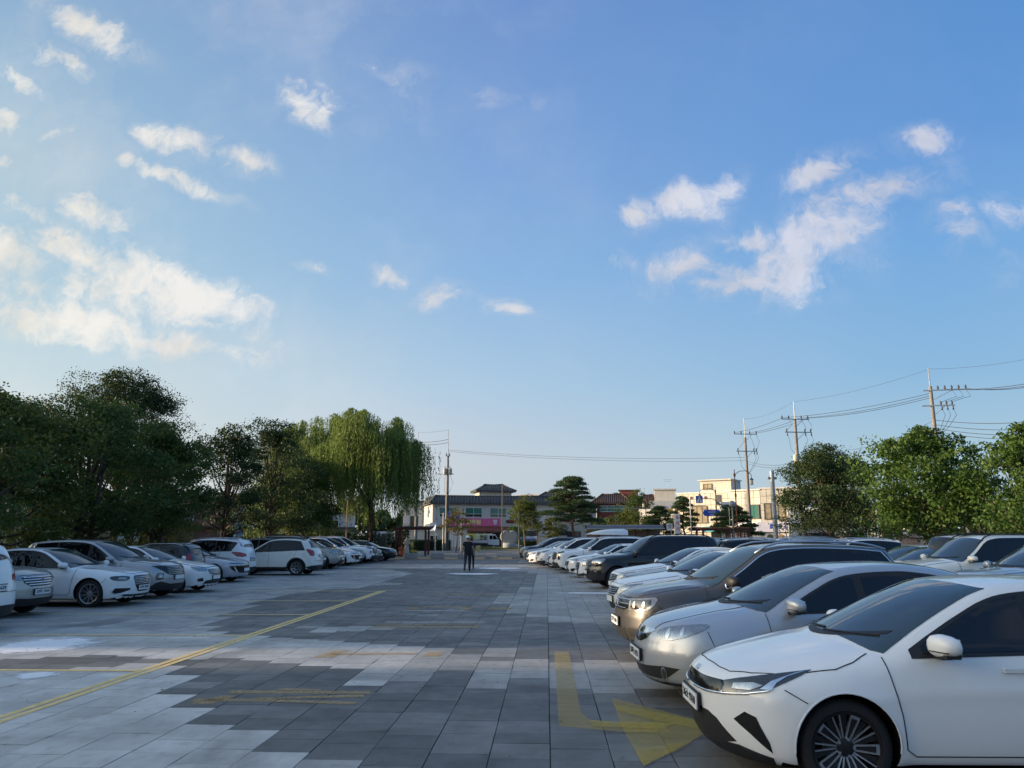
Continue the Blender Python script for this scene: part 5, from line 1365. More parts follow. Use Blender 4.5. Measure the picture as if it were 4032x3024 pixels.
# spilt white powder on the slabs
def powder(poly, m, z=.006):
    return mark('white_stain', [poly], m, z)
def stain_mat():
    m = bpy.data.materials.new('white_powder'); m.use_nodes = True; t = m.node_tree; N = t.nodes.new; K = t.links.new
    b = t.nodes['Principled BSDF']; b.inputs['Base Color'].default_value = (.85, .85, .85, 1); b.inputs['Roughness'].default_value = .9
    tcn = N('ShaderNodeTexCoord'); mp = N('ShaderNodeMapping'); mp.inputs['Location'].default_value = (-.5, -.5, 0); mp.inputs['Scale'].default_value = (1, 1, 0); K(tcn.outputs['Generated'], mp.inputs[0])
    ln = N('ShaderNodeVectorMath'); ln.operation = 'LENGTH'; K(mp.outputs[0], ln.inputs[0])
    g = N('ShaderNodeNewGeometry'); nz = N('ShaderNodeTexNoise'); nz.inputs['Scale'].default_value = 2.6; nz.inputs['Detail'].default_value = 9; nz.inputs['Roughness'].default_value = .65; K(g.outputs['Position'], nz.inputs['Vector'])
    a = N('ShaderNodeMath'); a.operation = 'MULTIPLY_ADD'; K(nz.outputs['Fac'], a.inputs[0]); a.inputs[1].default_value = .62; K(ln.outputs['Value'], a.inputs[2])
    r = N('ShaderNodeMapRange'); K(a.outputs[0], r.inputs[0]); r.inputs[1].default_value = .78; r.inputs[2].default_value = .60; r.inputs[3].default_value = 0; r.inputs[4].default_value = .92
    K(r.outputs[0], b.inputs['Alpha']); return m
M_POW = stain_mat()
def oval(x, y, a, b, ang=0, n=28): return [(x + a * math.cos(t) * math.cos(ang) - b * math.sin(t) * math.sin(ang), y + a * math.cos(t) * math.sin(ang) + b * math.sin(t) * math.cos(ang)) for t in [2 * math.pi * k / n for k in range(n)]]
powder(oval(-8.35, 12.9, .9, 1.25, -.3), M_POW)
powder(oval(-8.9, 11.4, .7, .5), M_POW, .0065)
powder(oval(-6.6, 10.2, .35, .3), M_POW, .0065)
powder(oval(-3.55, 37.6, 1.5, .9), M_POW)
powder(oval(-2.6, 44.0, 1.6, 1.2), M_POW)
powder(oval(1.4, 25.2, 1.6, .35), M_POW)

gl = np.random.default_rng(5); n_ = 260; PL = np.c_[gl.uniform(-9, 3, n_), gl.uniform(5, 30, n_), np.full(n_, .008)]
AL = gl.uniform(0, 6.28, n_); SL = gl.uniform(.008, .03, n_)
VL = np.stack([PL + np.c_[np.cos(AL + k * 1.57) * SL * (1 if k % 2 else .5), np.sin(AL + k * 1.57) * SL * (1 if k % 2 else .5), gl.uniform(0, .012, n_)] for k in range(4)], 1).reshape(-1, 3)
o = link_mesh('fallen_leaves', np_mesh('fallen_leaves', VL, np.arange(n_ * 4).reshape(n_, 4), mat('dry_leaf', (.16, .10, .04), .8), False)); o['kind'] = 'stuff'
# beyond the plaza
ground_sheet('kerb', [(-40, 59.45), (60, 60.2), (60, 60.5), (-40, 59.75)], .02, M_KERB, .1)
ground_sheet('sandy_path', [(-40, 59.76), (60, 60.51), (60, 69.6), (-40, 68.9)], .0, M_SAND, .06)
ground_sheet('driveway', [(-15.5, 69.3), (8, 69.5), (30, 100), (30, 108), (-34, 108), (-16.5, 92)], .004, M_BRICKP, .06)
ground_sheet('road', [(-140, 104), (160, 112), (160, 126), (-140, 122)], .0, M_ASPHALT, .05)
ground_sheet('pavement', [(-140, 122.2), (160, 126.2), (160, 160), (-140, 150)], .10, M_BRICKP, .2)
ground_sheet('planting_bed', [(-40, 69.2), (-16, 69.3), (-16.8, 92), (-30, 100), (-60, 103), (-60, 100)], .08, M_GRASS, .14)
ground_sheet('planting_bed', [(-10.8, 98), (-1.5, 97), (3, 101), (2, 104), (-9.8, 104)], .12, M_GRASS, .16)
ground_sheet('kerb', [(-11.1, 97.7), (-1.4, 96.6), (-1.4, 96.95), (-11.1, 98.0)], .16, M_KERB, .2)
ground_sheet('kerb', [(-16, 69.3), (-15.7, 69.3), (-16.5, 92.3), (-30, 100.5), (-30, 100.1), (-16.8, 92)], .12, M_KERB, .2)
ground_sheet('parking_ground', [(-140, -40), (-33, -40), (-33, 103), (-140, 103)], .0, M_ASPHALT, .05)

# ================================================================== PARKED CARS
WHITE = (.80, .80, .79); CREAM = (.76, .75, .68); SILVER = (.44, .46, .49); BLACK = (.010, .011, .013); BROWN = (.072, .068, .064)
NAVY = (.018, .025, .045); DGREY = (.07, .075, .08); GREY = (.25, .26, .27); BEIGE = (.33, .31, .27)
GR = 'cars parked along the right of the aisle'; GL = 'cars parked along the left of the aisle'; GB = 'cars parked in the rows behind on the right'
H = 187
place_car('k', (1.17, 6.68), 181.5, WHITE, 'pearl white compact sedan in the right foreground cut by the frame', GR, hero=2)
place_car('s', (1.02, 9.32), 184, SILVER, 'silver sedan with large oval headlamps, second car from the front on the right', GR, metal=True, hero=2)
place_car('t', (1.05, 12.3), 184.5, BROWN, 'dark brown SUV with chrome window line beside the silver sedan', GR, metal=True, hero=2)
place_car('b', (1.45, 14.8), H, BLACK, 'black sedan almost hidden between the brown SUV and a white sedan', GR, hero=1)
place_car('m', (1.35, 17.1), H, WHITE, 'white sedan with three chrome grille bars just beyond the brown SUV', GR, hero=1)
place_car('m', (1.85, 19.8), H, BLACK, 'black sedan showing only its bonnet between two white sedans', GR, hero=1)
place_car('m', (1.80, 22.4), H, WHITE, 'white sedan directly in front of the big black SUV', GR, hero=1)
place_car('r', (1.35, 27.6), H, BLACK, 'big black SUV with round headlamps in the right row', GR, hero=1)
place_car('e', (1.15, 31.2), H, WHITE, 'white luxury sedan with tall chrome grille just past the black SUV', GR)
place_car('b', (.84, 34.9), H, WHITE, 'white sedan with a star on its grille before the SUV with roof box', GR)
pal = place_car('p', (.29, 39.2), H, WHITE, 'large white SUV with upright lamps carrying a roof box', GR)
place_car('m', (.05, 42.2), H, WHITE, 'white sedan tucked behind the SUV with the roof box', GR)
place_car('f', (-.60, 45.0), H, WHITE, 'white SUV with black front bumper beyond the roof box', GR)
place_car('b', (-1.2, 48.6), H, WHITE, 'cream white hatchback near the far end of the right row', GR)
place_car('g', (-1.5, 52.2), H, (.25, .30, .38), 'blue grey sedan second from the far end of the right row', GR, metal=True)
place_car('f', (-1.95, 56.0), H, NAVY, 'dark navy SUV last in the right row', GR, metal=True)
# left row
place_car('f', (-10.4, 14.6), 180, WHITE, 'white SUV seen from behind at the left edge of the photo', GL, rear=True, hero=1)
place_car('f', (-11.5, 17.6), 0, (.42, .42, .40), 'silver beige SUV with four bar chrome grille facing out at left edge', GL, metal=True, hero=1)
place_car('g', (-10.65, 20.5), 0, WHITE, 'white large sedan with tall black grille nearest on the left', GL, hero=1)
place_car('c', (-10.85, 22.9), 0, (.36, .37, .39), 'silver grey SUV with black grille behind the white large sedan', GL, metal=True, hero=1)
place_car('m', (-10.8, 25.4), 0, WHITE, 'white sedan mostly hidden behind the silver grey SUV', GL)
place_car('h', (-12.5, 28.0), 180, (.02, .025, .03), 'small black hatchback parked tail out on the left', GL, rear=True, hero=1)
place_car('n', (-11.9, 30.8), 0, (.40, .42, .45), 'low silver sedan with full width light bar on the left', GL, metal=True, hero=1)
place_car('f', (-12.7, 33.6), 180, WHITE, 'white SUV parked tail out beside the low silver sedan', GL, rear=True, hero=1)
place_car('o', (-10.6, 36.6), 180, CREAM, 'cream white SUV tail out sticking furthest into the aisle', GL, rear=True, hero=1)
place_car('g', (-13.9, 38.9), 0, BLACK, 'black sedan set back behind the cream white SUV', GL)
place_car('c', (-11.7, 41.0), 0, NAVY, 'dark navy SUV just beyond the cream white SUV', GL, metal=True)
place_car('r', (-11.3, 43.2), 0, BEIGE, 'beige SUV between dark navy and black ones on the left', GL, metal=True)
place_car('c', (-11.9, 45.6), 0, BLACK, 'black SUV facing out in the far half of the left row', GL)
place_car('n', (-11.5, 47.9), 0, WHITE, 'white low sedan facing out in the far half of the left row', GL)
place_car('f', (-11.8, 50.2), 0, WHITE, 'white SUV with chrome barred grille far along the left row', GL)
place_car('p', (-11.5, 52.6), 0, WHITE, 'tall white SUV with vertical lamps far along the left row', GL)
place_car('m', (-11.7, 55.2), 0, GREY, 'grey sedan second from the far end of the left row', GL, metal=True)
place_car('m', (-11.1, 57.6), 0, BLACK, 'black sedan at the far end of the left row', GL)
# rows behind on the right
place_car('r', (8.9, 20.9), H, CREAM, 'cream white SUV behind the silver sedan roof at the right', GB, hero=1)
place_car('f', (8.4, 16.9), H, SILVER, 'silver car with raked windscreen cut by the right edge', GB, metal=True, hero=1)
place_car('m', (10.0, 27.2), H, WHITE, 'white sedan roof between the brown SUV and the cream SUV', GB)
place_car('g', (9.3, 24.3), H, WHITE, 'white sedan low behind the cream white SUV', GB)
place_car('f', (9.3, 31.0), H, WHITE, 'white SUV roof behind the tail of the brown SUV', GB)
place_car('c', (8.6, 34.6), H, GREY, 'grey SUV roof with shark fin behind the brown SUV', GB, metal=True)
place_car('f', (6.3, 31.5), H + 180, (.03, .024, .026), 'dark plum SUV seen tail first behind the big black SUV', GB, rear=True, metal=True)
place_car('p', (9.2, 38.2), H, (.50, .49, .46), 'pale SUV roof with rails beyond the dark plum SUV', GB, metal=True)
place_car('t', (8.4, 42.2), H, WHITE, 'white SUV roof with rails far behind the black SUV', GB)
place_car('c', (12.6, 45.0), H + 180, BLACK, 'black SUV tail with spoiler far behind on the right', GB)
place_car('m', (7.6, 46.2), H, SILVER, 'silver sedan roof far back on the right', GB, metal=True)
place_car('g', (6.9, 50.0), H, GREY, 'grey sedan roof farthest back on the right', GB, metal=True)
place_car('r', (16.2, 24.5), H + 180, WHITE, 'white SUV roof at the right edge under the trees', GB)
place_car('p', (16.6, 36.0), H, WHITE, 'white tall SUV roof under the bright green tree', GB)
place_car('f', (16.8, 30.5), H, BLACK, 'black SUV roof under the bright green tree', GB)
# beyond the trees on the left
GF = 'cars parked beyond the trees on the left'
place_car('p', (-37.2, 64.0), 20, WHITE, 'white van like car beyond the left trees', GF)
place_car('m', (-36.5, 84), 185, WHITE, 'white sedan beyond the left trees', GF)
place_car('p', (-30.5, 88), 190, SILVER, 'silver minivan beyond the blue banner', GF, metal=True)
place_car('r', (-27.0, 90), 12, WHITE, 'white SUV beyond the blue banner, left of the pair', GF)
place_car('r', (-22.5, 91), 12, (.6, .6, .6), 'pale SUV beyond the blue banner, right of the pair', GF)
place_car('g', (-16.0, 116.4), 183, (.05, .07, .09), 'dark blue sedan passing in front of the tiled roof shop', 'vehicles on the far road', metal=True)
# roof box on the big white SUV
rb = MB(); n = 14; vs = []
for i in range(n + 1):
    t = i / n; w = .42 * (1 - (1 - t) ** 3.5 * .85) * (1 if t < .93 else .96); hgt = .30 * (1 - (1 - t) ** 3) * (1 if t < .93 else .9)
    for k in range(9):
        a = math.pi * k / 8; vs.append((-.85 + 2.05 * t, w * math.copysign(abs(math.cos(a)) ** .5, math.cos(a)), .06 + .04 * (1 - t) + hgt * math.sin(a) ** .6))
fs = [(i * 9 + k, i * 9 + k + 1, (i + 1) * 9 + k + 1, (i + 1) * 9 + k) for i in range(n) for k in range(8)] + [tuple(range(8, -1, -1)), tuple(n * 9 + k for k in range(9))] + [(i * 9, (i + 1) * 9, (i + 1) * 9 + 8, i * 9 + 8) for i in range(n)]
rb.add(vs, fs)
box = rb.build('roof_box', mat('roof_box_white', (.66, .70, .74), .35, coat=.5), None, angle=40)
M_ = pal.matrix_basis
box.location = (pal.location.x + .05, pal.location.y, 1.755); box.rotation_euler = pal.rotation_euler
tag(box, 'long white roof box strapped on top of the large white SUV', 'roof box')
fb = MB(); fb.box((-.3, 0, .03), (.06, 1.2, .05)); fb.box((.7, 0, .03), (.06, 1.2, .05)); fb.build('roof_bar', M_TRIM, box)

# ================================================================== TREES
def leaf_mat(name, c1, c2, trans=.35, rough=.55):
    m = bpy.data.materials.new(name); m.use_nodes = True; t = m.node_tree; N = t.nodes.new; K = t.links.new
    b = t.nodes['Principled BSDF']; out = t.nodes['Material Output']
    at = N('ShaderNodeAttribute'); at.attribute_name = 'tone'
    mx = N('ShaderNodeMix'); mx.data_type = 'RGBA'; K(at.outputs['Fac'], mx.inputs[0]); mx.inputs[6].default_value = (*c1, 1); mx.inputs[7].default_value = (*c2, 1)
    K(mx.outputs[2], b.inputs['Base Color']); b.inputs['Roughness'].default_value = rough; b.inputs['Specular IOR Level'].default_value = .25
    tr = N('ShaderNodeBsdfTranslucent'); K(mx.outputs[2], tr.inputs[0])
    ms = N('ShaderNodeMixShader'); ms.inputs[0].default_value = trans; K(b.outputs[0], ms.inputs[1]); K(tr.outputs[0], ms.inputs[2]); K(ms.outputs[0], out.inputs[0])
    return m
M_BARK = mat('bark', (.07, .055, .042), .9, var=.3, vscale=6, bump=.6, bscale=18)
M_BARKP = mat('pine_bark', (.16, .085, .05), .9, var=.3, vscale=5, bump=.6, bscale=18)
L_DARK = leaf_mat('dark_leaves', (.035, .075, .018), (.085, .13, .030))
L_DEEP = leaf_mat('deep_green_leaves', (.022, .048, .014), (.055, .085, .025), .25)
L_OLIVE = leaf_mat('olive_leaves', (.07, .105, .022), (.16, .17, .04), .4)
L_LIME = leaf_mat('lime_leaves', (.048, .100, .018), (.100, .165, .034), .35)
L_WILLOW = leaf_mat('willow_leaves', (.10, .16, .035), (.22, .28, .08), .5)
L_PINE = leaf_mat('pine_needles', (.030, .062, .020), (.065, .105, .035), .15)
L_RUST = leaf_mat('turning_leaves', (.13, .12, .03), (.28, .20, .06), .4)
L_HEDGE = leaf_mat('hedge_leaves', (.025, .05, .015), (.06, .09, .03), .2)
def leaves(P, size, g, m, name='crown', tall=1.0, droop=0.0, aspect=.6):
    """P: (n,3) leaf positions -> one folded leaf quad each"""
    n = len(P); a = g.normal(size=(n, 3)); a[:, 2] -= droop; a /= np.linalg.norm(a, axis=1, keepdims=True)
    b = g.normal(size=(n, 3)); b -= (b * a).sum(1, keepdims=True) * a; b /= np.linalg.norm(b, axis=1, keepdims=True)
    s = size * g.uniform(.6, 1.3, (n, 1)); A = a * s * .5 * tall; B = b * s * .5 * aspect
    V = np.stack([P - A, P + B, P + A, P - B], 1).reshape(-1, 3); F = np.arange(n * 4).reshape(n, 4)
    tone = np.clip(g.beta(1.4, 2.2, n) , 0, 1)
    return np_mesh(name, V, F, m, False, tone)
def lobes_for(h, rx, ry, zb, n, g, flat=1.0):
    """limb ends: an uneven shell of lumps between zb and h"""
    out = []
    for k in range(n):
        t = (k + .5) / n; z = zb + (h - zb) * (1 - (1 - t) ** 1.15)
        env = math.sin(math.pi * min(1, .18 + .82 * (z - zb) / (h - zb))) ** .62
        a = k * 2.39996 + g.uniform(-.5, .5); rr = g.uniform(.3, 1.12) * env
        out.append((rx * rr * math.cos(a), ry * rr * math.sin(a), z + h * g.uniform(-.07, .05)))
    return out
def make_tree(label, loc, h, rx, ry=None, zb=None, nl=22, leaf=.13, per=620, lm=None, group='trees beside the car park', seed=1, name='tree', lobe=.36, trunk_r=.16, trunks=1, rz=0.0, cat='tree', bark=None):
    g = np.random.default_rng(seed); ry = ry or rx; zb = zb or h * .32
    e = empty(name, (loc[0], loc[1], loc[2] if len(loc) > 2 else 0), rz, label, cat, group)
    L = lobes_for(h - rx * lobe * .5, rx * .86, ry * .86, zb, nl, g)
    mb = MB()
    for q in range(trunks):
        dx, dy = (0, 0) if trunks == 1 else (g.uniform(-.35, .35), g.uniform(-.3, .3))
        z1 = zb * .9; p0 = Vector((dx * .4, dy * .4, -.1)); p1 = Vector((dx + g.uniform(-.15, .15), dy + g.uniform(-.15, .15), z1)); p2 = Vector((dx * 1.5, dy * 1.5, (z1 + h) * .5)); p3 = Vector((dx, dy, h * .86))
        mb.tube([p0, p0.lerp(p1, .5) + Vector((.05, -.04, 0)), p1, p1.lerp(p2, .5), p2, p3], trunk_r, 8, r1=trunk_r * .18)
    tr = mb.build('trunk', bark or M_BARK, e, smooth=True)
    mb = MB()
    for (x, y, z) in L:
        s0 = Vector((0, 0, max(zb * .75, z * .55))); s1 = Vector((x, y, z)); md = s0.lerp(s1, .5) + Vector((0, 0, -.12 * (s1 - s0).length))
        mb.tube([s0, md, s1], trunk_r * .42, 5, r1=.015)
    mb.build('branches', bark or M_BARK, e, smooth=True)['kind'] = 'stuff'
    P = []
    R0 = min(rx, ry) * lobe
    for (x, y, z) in L:
        k = int(per * g.uniform(.6, 1.3)); r = R0 * g.uniform(.5, 1.25)
        # sprays inside each lump
        ns = max(6, k // 24)
        c = g.normal(size=(ns, 3)); c /= np.linalg.norm(c, axis=1, keepdims=True); c *= (g.uniform(.25, 1.0, (ns, 1)) ** .5) * np.array([r, r, r * .72])
        idx = g.integers(0, ns, k); q = c[idx] + g.normal(size=(k, 3)) * np.array([.14, .14, .07]) * (r / .9 + .35)
        P.append(q + np.array([x, y, z]))
    P = np.concatenate(P); P = P[P[:, 2] > zb * .55]
    link_mesh('crown', leaves(P, leaf, g, lm or L_DARK), e)
    return e
def make_willow(label, loc, h, r, seed, group='willows', n=900, low=2.2):
    g = np.random.default_rng(seed); e = empty('willow_tree', (*loc, 0), 0, label, 'tree', group)
    mb = MB(); mb.tube([(0, 0, -.1), (.15, .1, h * .22), (-.1, 0, h * .45), (.1, .1, h * .8)], .32, 9, r1=.08)
    mb.build('trunk', M_BARK, e, smooth=True)
    mb = MB(); heads = []
    for k in range(26):
        a = k * 2.4; rr = r * g.uniform(.25, .92); z = h * (1 - .42 * (rr / r) ** 2.0) * g.uniform(.86, 1.0)
        p = Vector((rr * math.cos(a), rr * math.sin(a), z)); heads.append(p)
        s0 = Vector((0, 0, h * g.uniform(.3, .55))); mb.tube([s0, s0.lerp(p, .5) + Vector((0, 0, .5)), p], .09, 5, r1=.02)
    mb.build('branches', M_BARK, e, smooth=True)['kind'] = 'stuff'
    P = []; A = []
    for i in range(n):
        hd = heads[g.integers(0, len(heads))]; a = g.uniform(0, 2 * math.pi); rr = abs(g.normal()) * .75
        x = hd.x + rr * math.cos(a); y = hd.y + rr * math.sin(a); z = hd.z + .25 - rr * .5
        rad = math.hypot(x, y); ln = min(z - low * g.uniform(.75, 1.9), g.uniform(1.2, 5.5)); 
        if ln < .5: continue
        m_ = int(ln / .11); t = np.linspace(0, 1, m_)
        ox, oy = (x / max(rad, .1)) , (y / max(rad, .1)); sway = g.uniform(.0, .5)
        px = x + ox * sway * np.sqrt(t) + .05 * np.sin(t * 9 + i); py = y + oy * sway * np.sqrt(t) + .05 * np.cos(t * 8 + i); pz = z - ln * t
        P.append(np.c_[px, py, pz] + g.normal(size=(m_, 3)) * .035)
    P = np.concatenate(P)
    link_mesh('crown', leaves(P, .20, g, L_WILLOW, droop=2.6, aspect=.32), e)
    return e
def make_pine(label, loc, h, r, seed, pads=13, group='pines by the road', lean=.3):
    g = np.random.default_rng(seed); e = empty('pine_tree', (*loc, 0), 0, label, 'tree', group)
    ax = [(0, 0, -.1), (lean * .6, 0, h * .22), (-lean * .5, .1, h * .5), (lean * .4, 0, h * .78), (lean * .2, 0, h * .95)]
    mb = MB(); mb.tube(ax, .19 * h / 8, 7, r1=.05); mb.build('trunk', M_BARKP, e, smooth=True)
    mb = MB(); P = []
    for k in range(pads):
        t = (k + .5) / pads; z = h * (.38 + .60 * t); rr = r * (1 - t) ** .55 * g.uniform(.45, .85); a = k * 2.4 + g.uniform(-.3, .3)
        x, y = rr * math.cos(a), rr * math.sin(a); pr = r * (.44 - .12 * t) * g.uniform(.8, 1.2)
        mb.tube([(0, 0, z - .5), (x * .5, y * .5, z - .25), (x, y, z - .1)], .06, 5, r1=.02)
        n = int(1500 * pr / 1.2); q = g.normal(size=(n, 3)); q /= np.linalg.norm(q, axis=1, keepdims=True); q *= g.uniform(.2, 1, (n, 1)) ** .4
        q[:, 2] = np.abs(q[:, 2]) * .50 - .06; P.append(q * pr * np.array([1, 1, .58]) + g.normal(size=(n, 3)) * .07 + np.array([x, y, z]))
    mb.build('branches', M_BARKP, e, smooth=True)['kind'] = 'stuff'
    link_mesh('crown', leaves(np.concatenate(P), .20, g, L_PINE, aspect=.3), e)
    return e
GT = 'trees along the left of the car park'
def T(px, D): return survey(px, D)
make_tree('dark broad tree at the left edge of the photo', T(-40, 27), 7.0, 3.3, nl=26, seed=1, group=GT, leaf=.14, per=900, trunks=2, lm=L_OLIVE, zb=2.1)
make_tree('large spreading dark tree behind the white large sedan', T(185, 31), 7.5, 3.5, nl=30, seed=2, group=GT, per=900, trunks=3, zb=2.1, leaf=.13)
make_tree('dark round tree behind the silver grey SUV', T(335, 36), 7.0, 2.9, nl=26, seed=3, group=GT, per=850, trunks=2, zb=2.2, leaf=.13)
make_tree('dark tree with forked trunk behind the small black hatchback', T(485, 44), 7.9, 2.7, nl=26, seed=4, group=GT, per=800, trunks=2, zb=2.3, leaf=.13, lm=L_DEEP)
make_tree('dark tree with a tapered top left of the willows', T(583, 51), 9.3, 3.3, nl=28, seed=5, group=GT, per=850, trunks=2, zb=2.4, leaf=.14, lm=L_DEEP)
make_tree('dark tree in front of the smaller willow', T(655, 57), 7.6, 2.9, nl=26, seed=6, group=GT, per=800, zb=2.6, leaf=.14, lm=L_DARK)
make_tree('tall old tree rising behind the row of dark trees', T(245, 80), 18.6, 8.9, nl=54, seed=7, group='tall trees behind', per=1300, zb=8.0, leaf=.20, lm=L_DEEP, lobe=.26, trunk_r=.4)
make_tree('tall old tree at the far left behind the row', T(20, 72), 14.5, 6.5, nl=34, seed=8, group='tall trees behind', per=1000, zb=7, leaf=.20, lm=L_DEEP, lobe=.28, trunk_r=.35)
make_tree('leafy tree reaching into the left edge of the photo', T(-195, 20.5), 6.5, 2.9, nl=24, seed=9, group=GT, per=700, zb=1.9, lm=L_DARK)
make_tree('low yellowish bushy tree under the dark trees', T(285, 38), 3.9, 1.9, nl=18, seed=10, group='low trees on the grass strip', per=500, zb=1.0, leaf=.10, lm=L_OLIVE, trunks=3, trunk_r=.08, lobe=.45)
make_tree('thin low tree between the hatchback and the spreading tree', T(360, 41), 3.8, 1.8, nl=16, seed=11, group='low trees on the grass strip', per=450, zb=1.1, leaf=.10, lm=L_OLIVE, trunks=2, trunk_r=.07, lobe=.45)
make_tree('low yellow green tree at the left edge of the grass', T(70, 36), 3.6, 2.0, nl=18, seed=12, group='low trees on the grass strip', per=500, zb=1.0, leaf=.11, lm=L_OLIVE, trunks=3, trunk_r=.09, lobe=.45)
# more of the same row, continuing towards and past the camera on the left
for i, (x, y) in enumerate(((-19.8, 16.2), (-19.5, 5.6))):
    make_tree('tree of the left row, %s beyond the left edge of the photo' % ('first', 'second')[i], (x, y), 7.4 + .3 * (i % 3), 3.5, nl=24, seed=30 + i, group='trees of the left row nearest the camera', per=520, zb=1.5, leaf=.19, lm=L_DARK, lobe=.42)
make_willow('large weeping willow with long hanging strands left of the pole', T(798, 60), 12.6, 4.4, 21, n=3600, low=1.7)
make_willow('smaller weeping willow behind the dark trees', T(672, 66), 13.6, 4.2, 22, n=2300, low=2.2)
make_willow('low weeping willow strands over the parked cars', T(620, 58), 7.2, 3.2, 23, n=800, low=1.6)
GRT = 'trees on the right behind the parked cars'
make_tree('dense dark green tree right of the lamp posts', T(1795, 48), 7.5, 3.3, nl=44, seed=41, group=GRT, per=900, zb=2.3, leaf=.13, lm=L_DEEP, trunks=2, trunk_r=.13)
make_tree('sparser green tree behind the dense dark one', T(1850, 57), 7.5, 2.7, nl=22, seed=42, group=GRT, per=520, zb=2.6, leaf=.14, lm=L_OLIVE)
make_tree('bright lime green tree with large leaves on the right', T(2010, 35), 6.75, 3.5, 3.0, nl=32, seed=43, group=GRT, per=640, zb=2.2, leaf=.165, lm=L_LIME, trunk_r=.11)
make_tree('lime green tree cut by the right edge of the photo', T(2235, 31), 6.2, 2.6, nl=26, seed=44, group=GRT, per=620, zb=2.0, leaf=.16, lm=L_LIME, trunk_r=.11)
make_tree('darker tree filling the gap between the lime green trees', T(2120, 46), 6.2, 3.2, nl=24, seed=45, group=GRT, per=520, zb=2.2, leaf=.16, lm=L_DARK)
GS = 'small trees by the far road'
make_tree('small thin tree with turning leaves before the tiled roof shop', T(985, 88), 4.9, 1.9, nl=14, seed=51, group=GS, per=170, zb=2.4, leaf=.17, lm=L_RUST, trunk_r=.06)
make_tree('rounded tree with yellowing leaves left of the tall pine', T(1134, 92), 6.3, 2.6, nl=22, seed=52, group=GS, per=420, zb=2.9, leaf=.18, lm=L_OLIVE, trunks=2, trunk_r=.10)
make_tree('little yellowing tree in front of the pale wall by the pine', T(1188, 96), 3.9, 1.9, nl=14, seed=53, group=GS, per=260, zb=1.8, leaf=.17, lm=L_OLIVE, trunk_r=.06)
make_tree('low light green shrub tree behind the heart stone', T(1112, 108), 3.3, 1.7, nl=12, seed=54, group=GS, per=320, zb=1.0, leaf=.16, lm=L_LIME, trunk_r=.06, lobe=.5)
make_tree('broad green tree in front of the red brick building', T(1357, 104), 5.4, 3.0, nl=22, seed=55, group=GS, per=380, zb=1.8, leaf=.2, lm=L_OLIVE, lobe=.42)
make_tree('taller tree behind the broad green tree at the brick building', T(1378, 128), 9.0, 3.2, nl=20, seed=56, group=GS, per=380, zb=3.2, leaf=.22, lm=L_DARK)
make_tree('round tree beside the pine at the brick building', T(1300, 110), 4.2, 2.3, nl=16, seed=57, group=GS, per=300, zb=1.6, leaf=.2, lm=L_DARK, lobe=.45)
make_tree('round dark tree right of the broad green tree', T(1398, 100), 4.4, 1.7, nl=14, seed=58, group=GS, per=260, zb=1.7, leaf=.18, lm=L_OLIVE, lobe=.45)
make_tree('dim tree behind the bus shelter pole at the right trees', T(1925, 62), 4.4, 2.4, nl=16, seed=59, group=GS, per=300, zb=1.6, leaf=.17, lm=L_DARK)
make_pine('tall layered pine in the middle of the photo', T(1236, 96), 9.0, 3.9, 61, pads=25)
make_pine('small pine before the white low building', T(1425, 94), 5.3, 2.4, 62, pads=16)
make_pine('slim pine beside the white pole sign', T(1478, 92), 6.4, 2.1, 63, pads=18)
make_pine('broad low pine in front of the cream building with round mirror', T(1586, 84), 5.0, 2.8, 64, pads=18)
for i, (px, D, h, r) in enumerate(((705, 66, 2.6, 1.9), (745, 68, 2.3, 1.8), (785, 70, 2.5, 2.0), (835, 76, 2.2, 1.9), (640, 62, 2.4, 1.8), (560, 60, 2.2, 2.0), (880, 118, 3.4, 2.6))):
    make_tree('dark rounded shrub under the willows, %s' % ('below the leaning prop', 'left of the thick willow trunk', 'right of the thick willow trunk', 'beside the left pergola', 'under the low willow strands', 'below the tapered dark tree', 'far behind the left pergola')[i], T(px, D), h, r, nl=12, seed=90 + i, group='shrubs under the trees', per=420, zb=.25, leaf=.15, lm=L_DEEP, name='shrub', lobe=.5, trunk_r=.05, cat='shrub')
gw = np.random.default_rng(99); nW = 60000; aW = gw.uniform(-62, 62, nW); DW = 330 + gw.normal(size=nW) * 12
hW = 9 + 5 * np.sin(aW * .35) + 3 * np.sin(aW * 1.3 + 1) + 2 * np.sin(aW * 4.1); zW = gw.uniform(0, 1, nW) ** .6 * np.maximum(hW, 3)
wood = link_mesh('distant_wood', leaves(np.c_[DW * np.sin(np.radians(aW)), DW * np.cos(np.radians(aW)), zW], 2.4, gw, L_DEEP, 'distant_wood')); wood['kind'] = 'stuff'
# trunk-like prop and hedges
def hedge(label, x0, y0, x1, y1, w, z0, z1, seed, n=9000, group='clipped hedges', lf=.10):
    g = np.random.default_rng(seed); dx, dy = x1 - x0, y1 - y0; l = math.hypot(dx, dy)
    t = g.uniform(0, 1, n); s_ = g.uniform(-.5, .5, n); z = g.uniform(0, 1, n)
    k = g.integers(0, 3, n); s_ = np.where(k == 0, -.5, np.where(k == 1, .5, s_)); z = np.where(k == 2, 1, z)
    P = np.c_[x0 + dx * t - dy / l * s_ * w, y0 + dy * t + dx / l * s_ * w, z0 + (z1 - z0) * z] + g.normal(size=(n, 3)) * .05
    e = empty('hedge', (x0, y0, 0), 0, label, 'hedge', group); P -= np.array([x0, y0, 0])
    link_mesh('foliage', leaves(P, lf, g, L_HEDGE, 'foliage'), e)
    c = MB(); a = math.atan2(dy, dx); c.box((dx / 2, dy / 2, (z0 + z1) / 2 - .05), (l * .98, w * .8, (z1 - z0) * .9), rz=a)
    c.build('twigs', mat('hedge_shade', (.018, .03, .012), .95, var=.4, vscale=6), e)
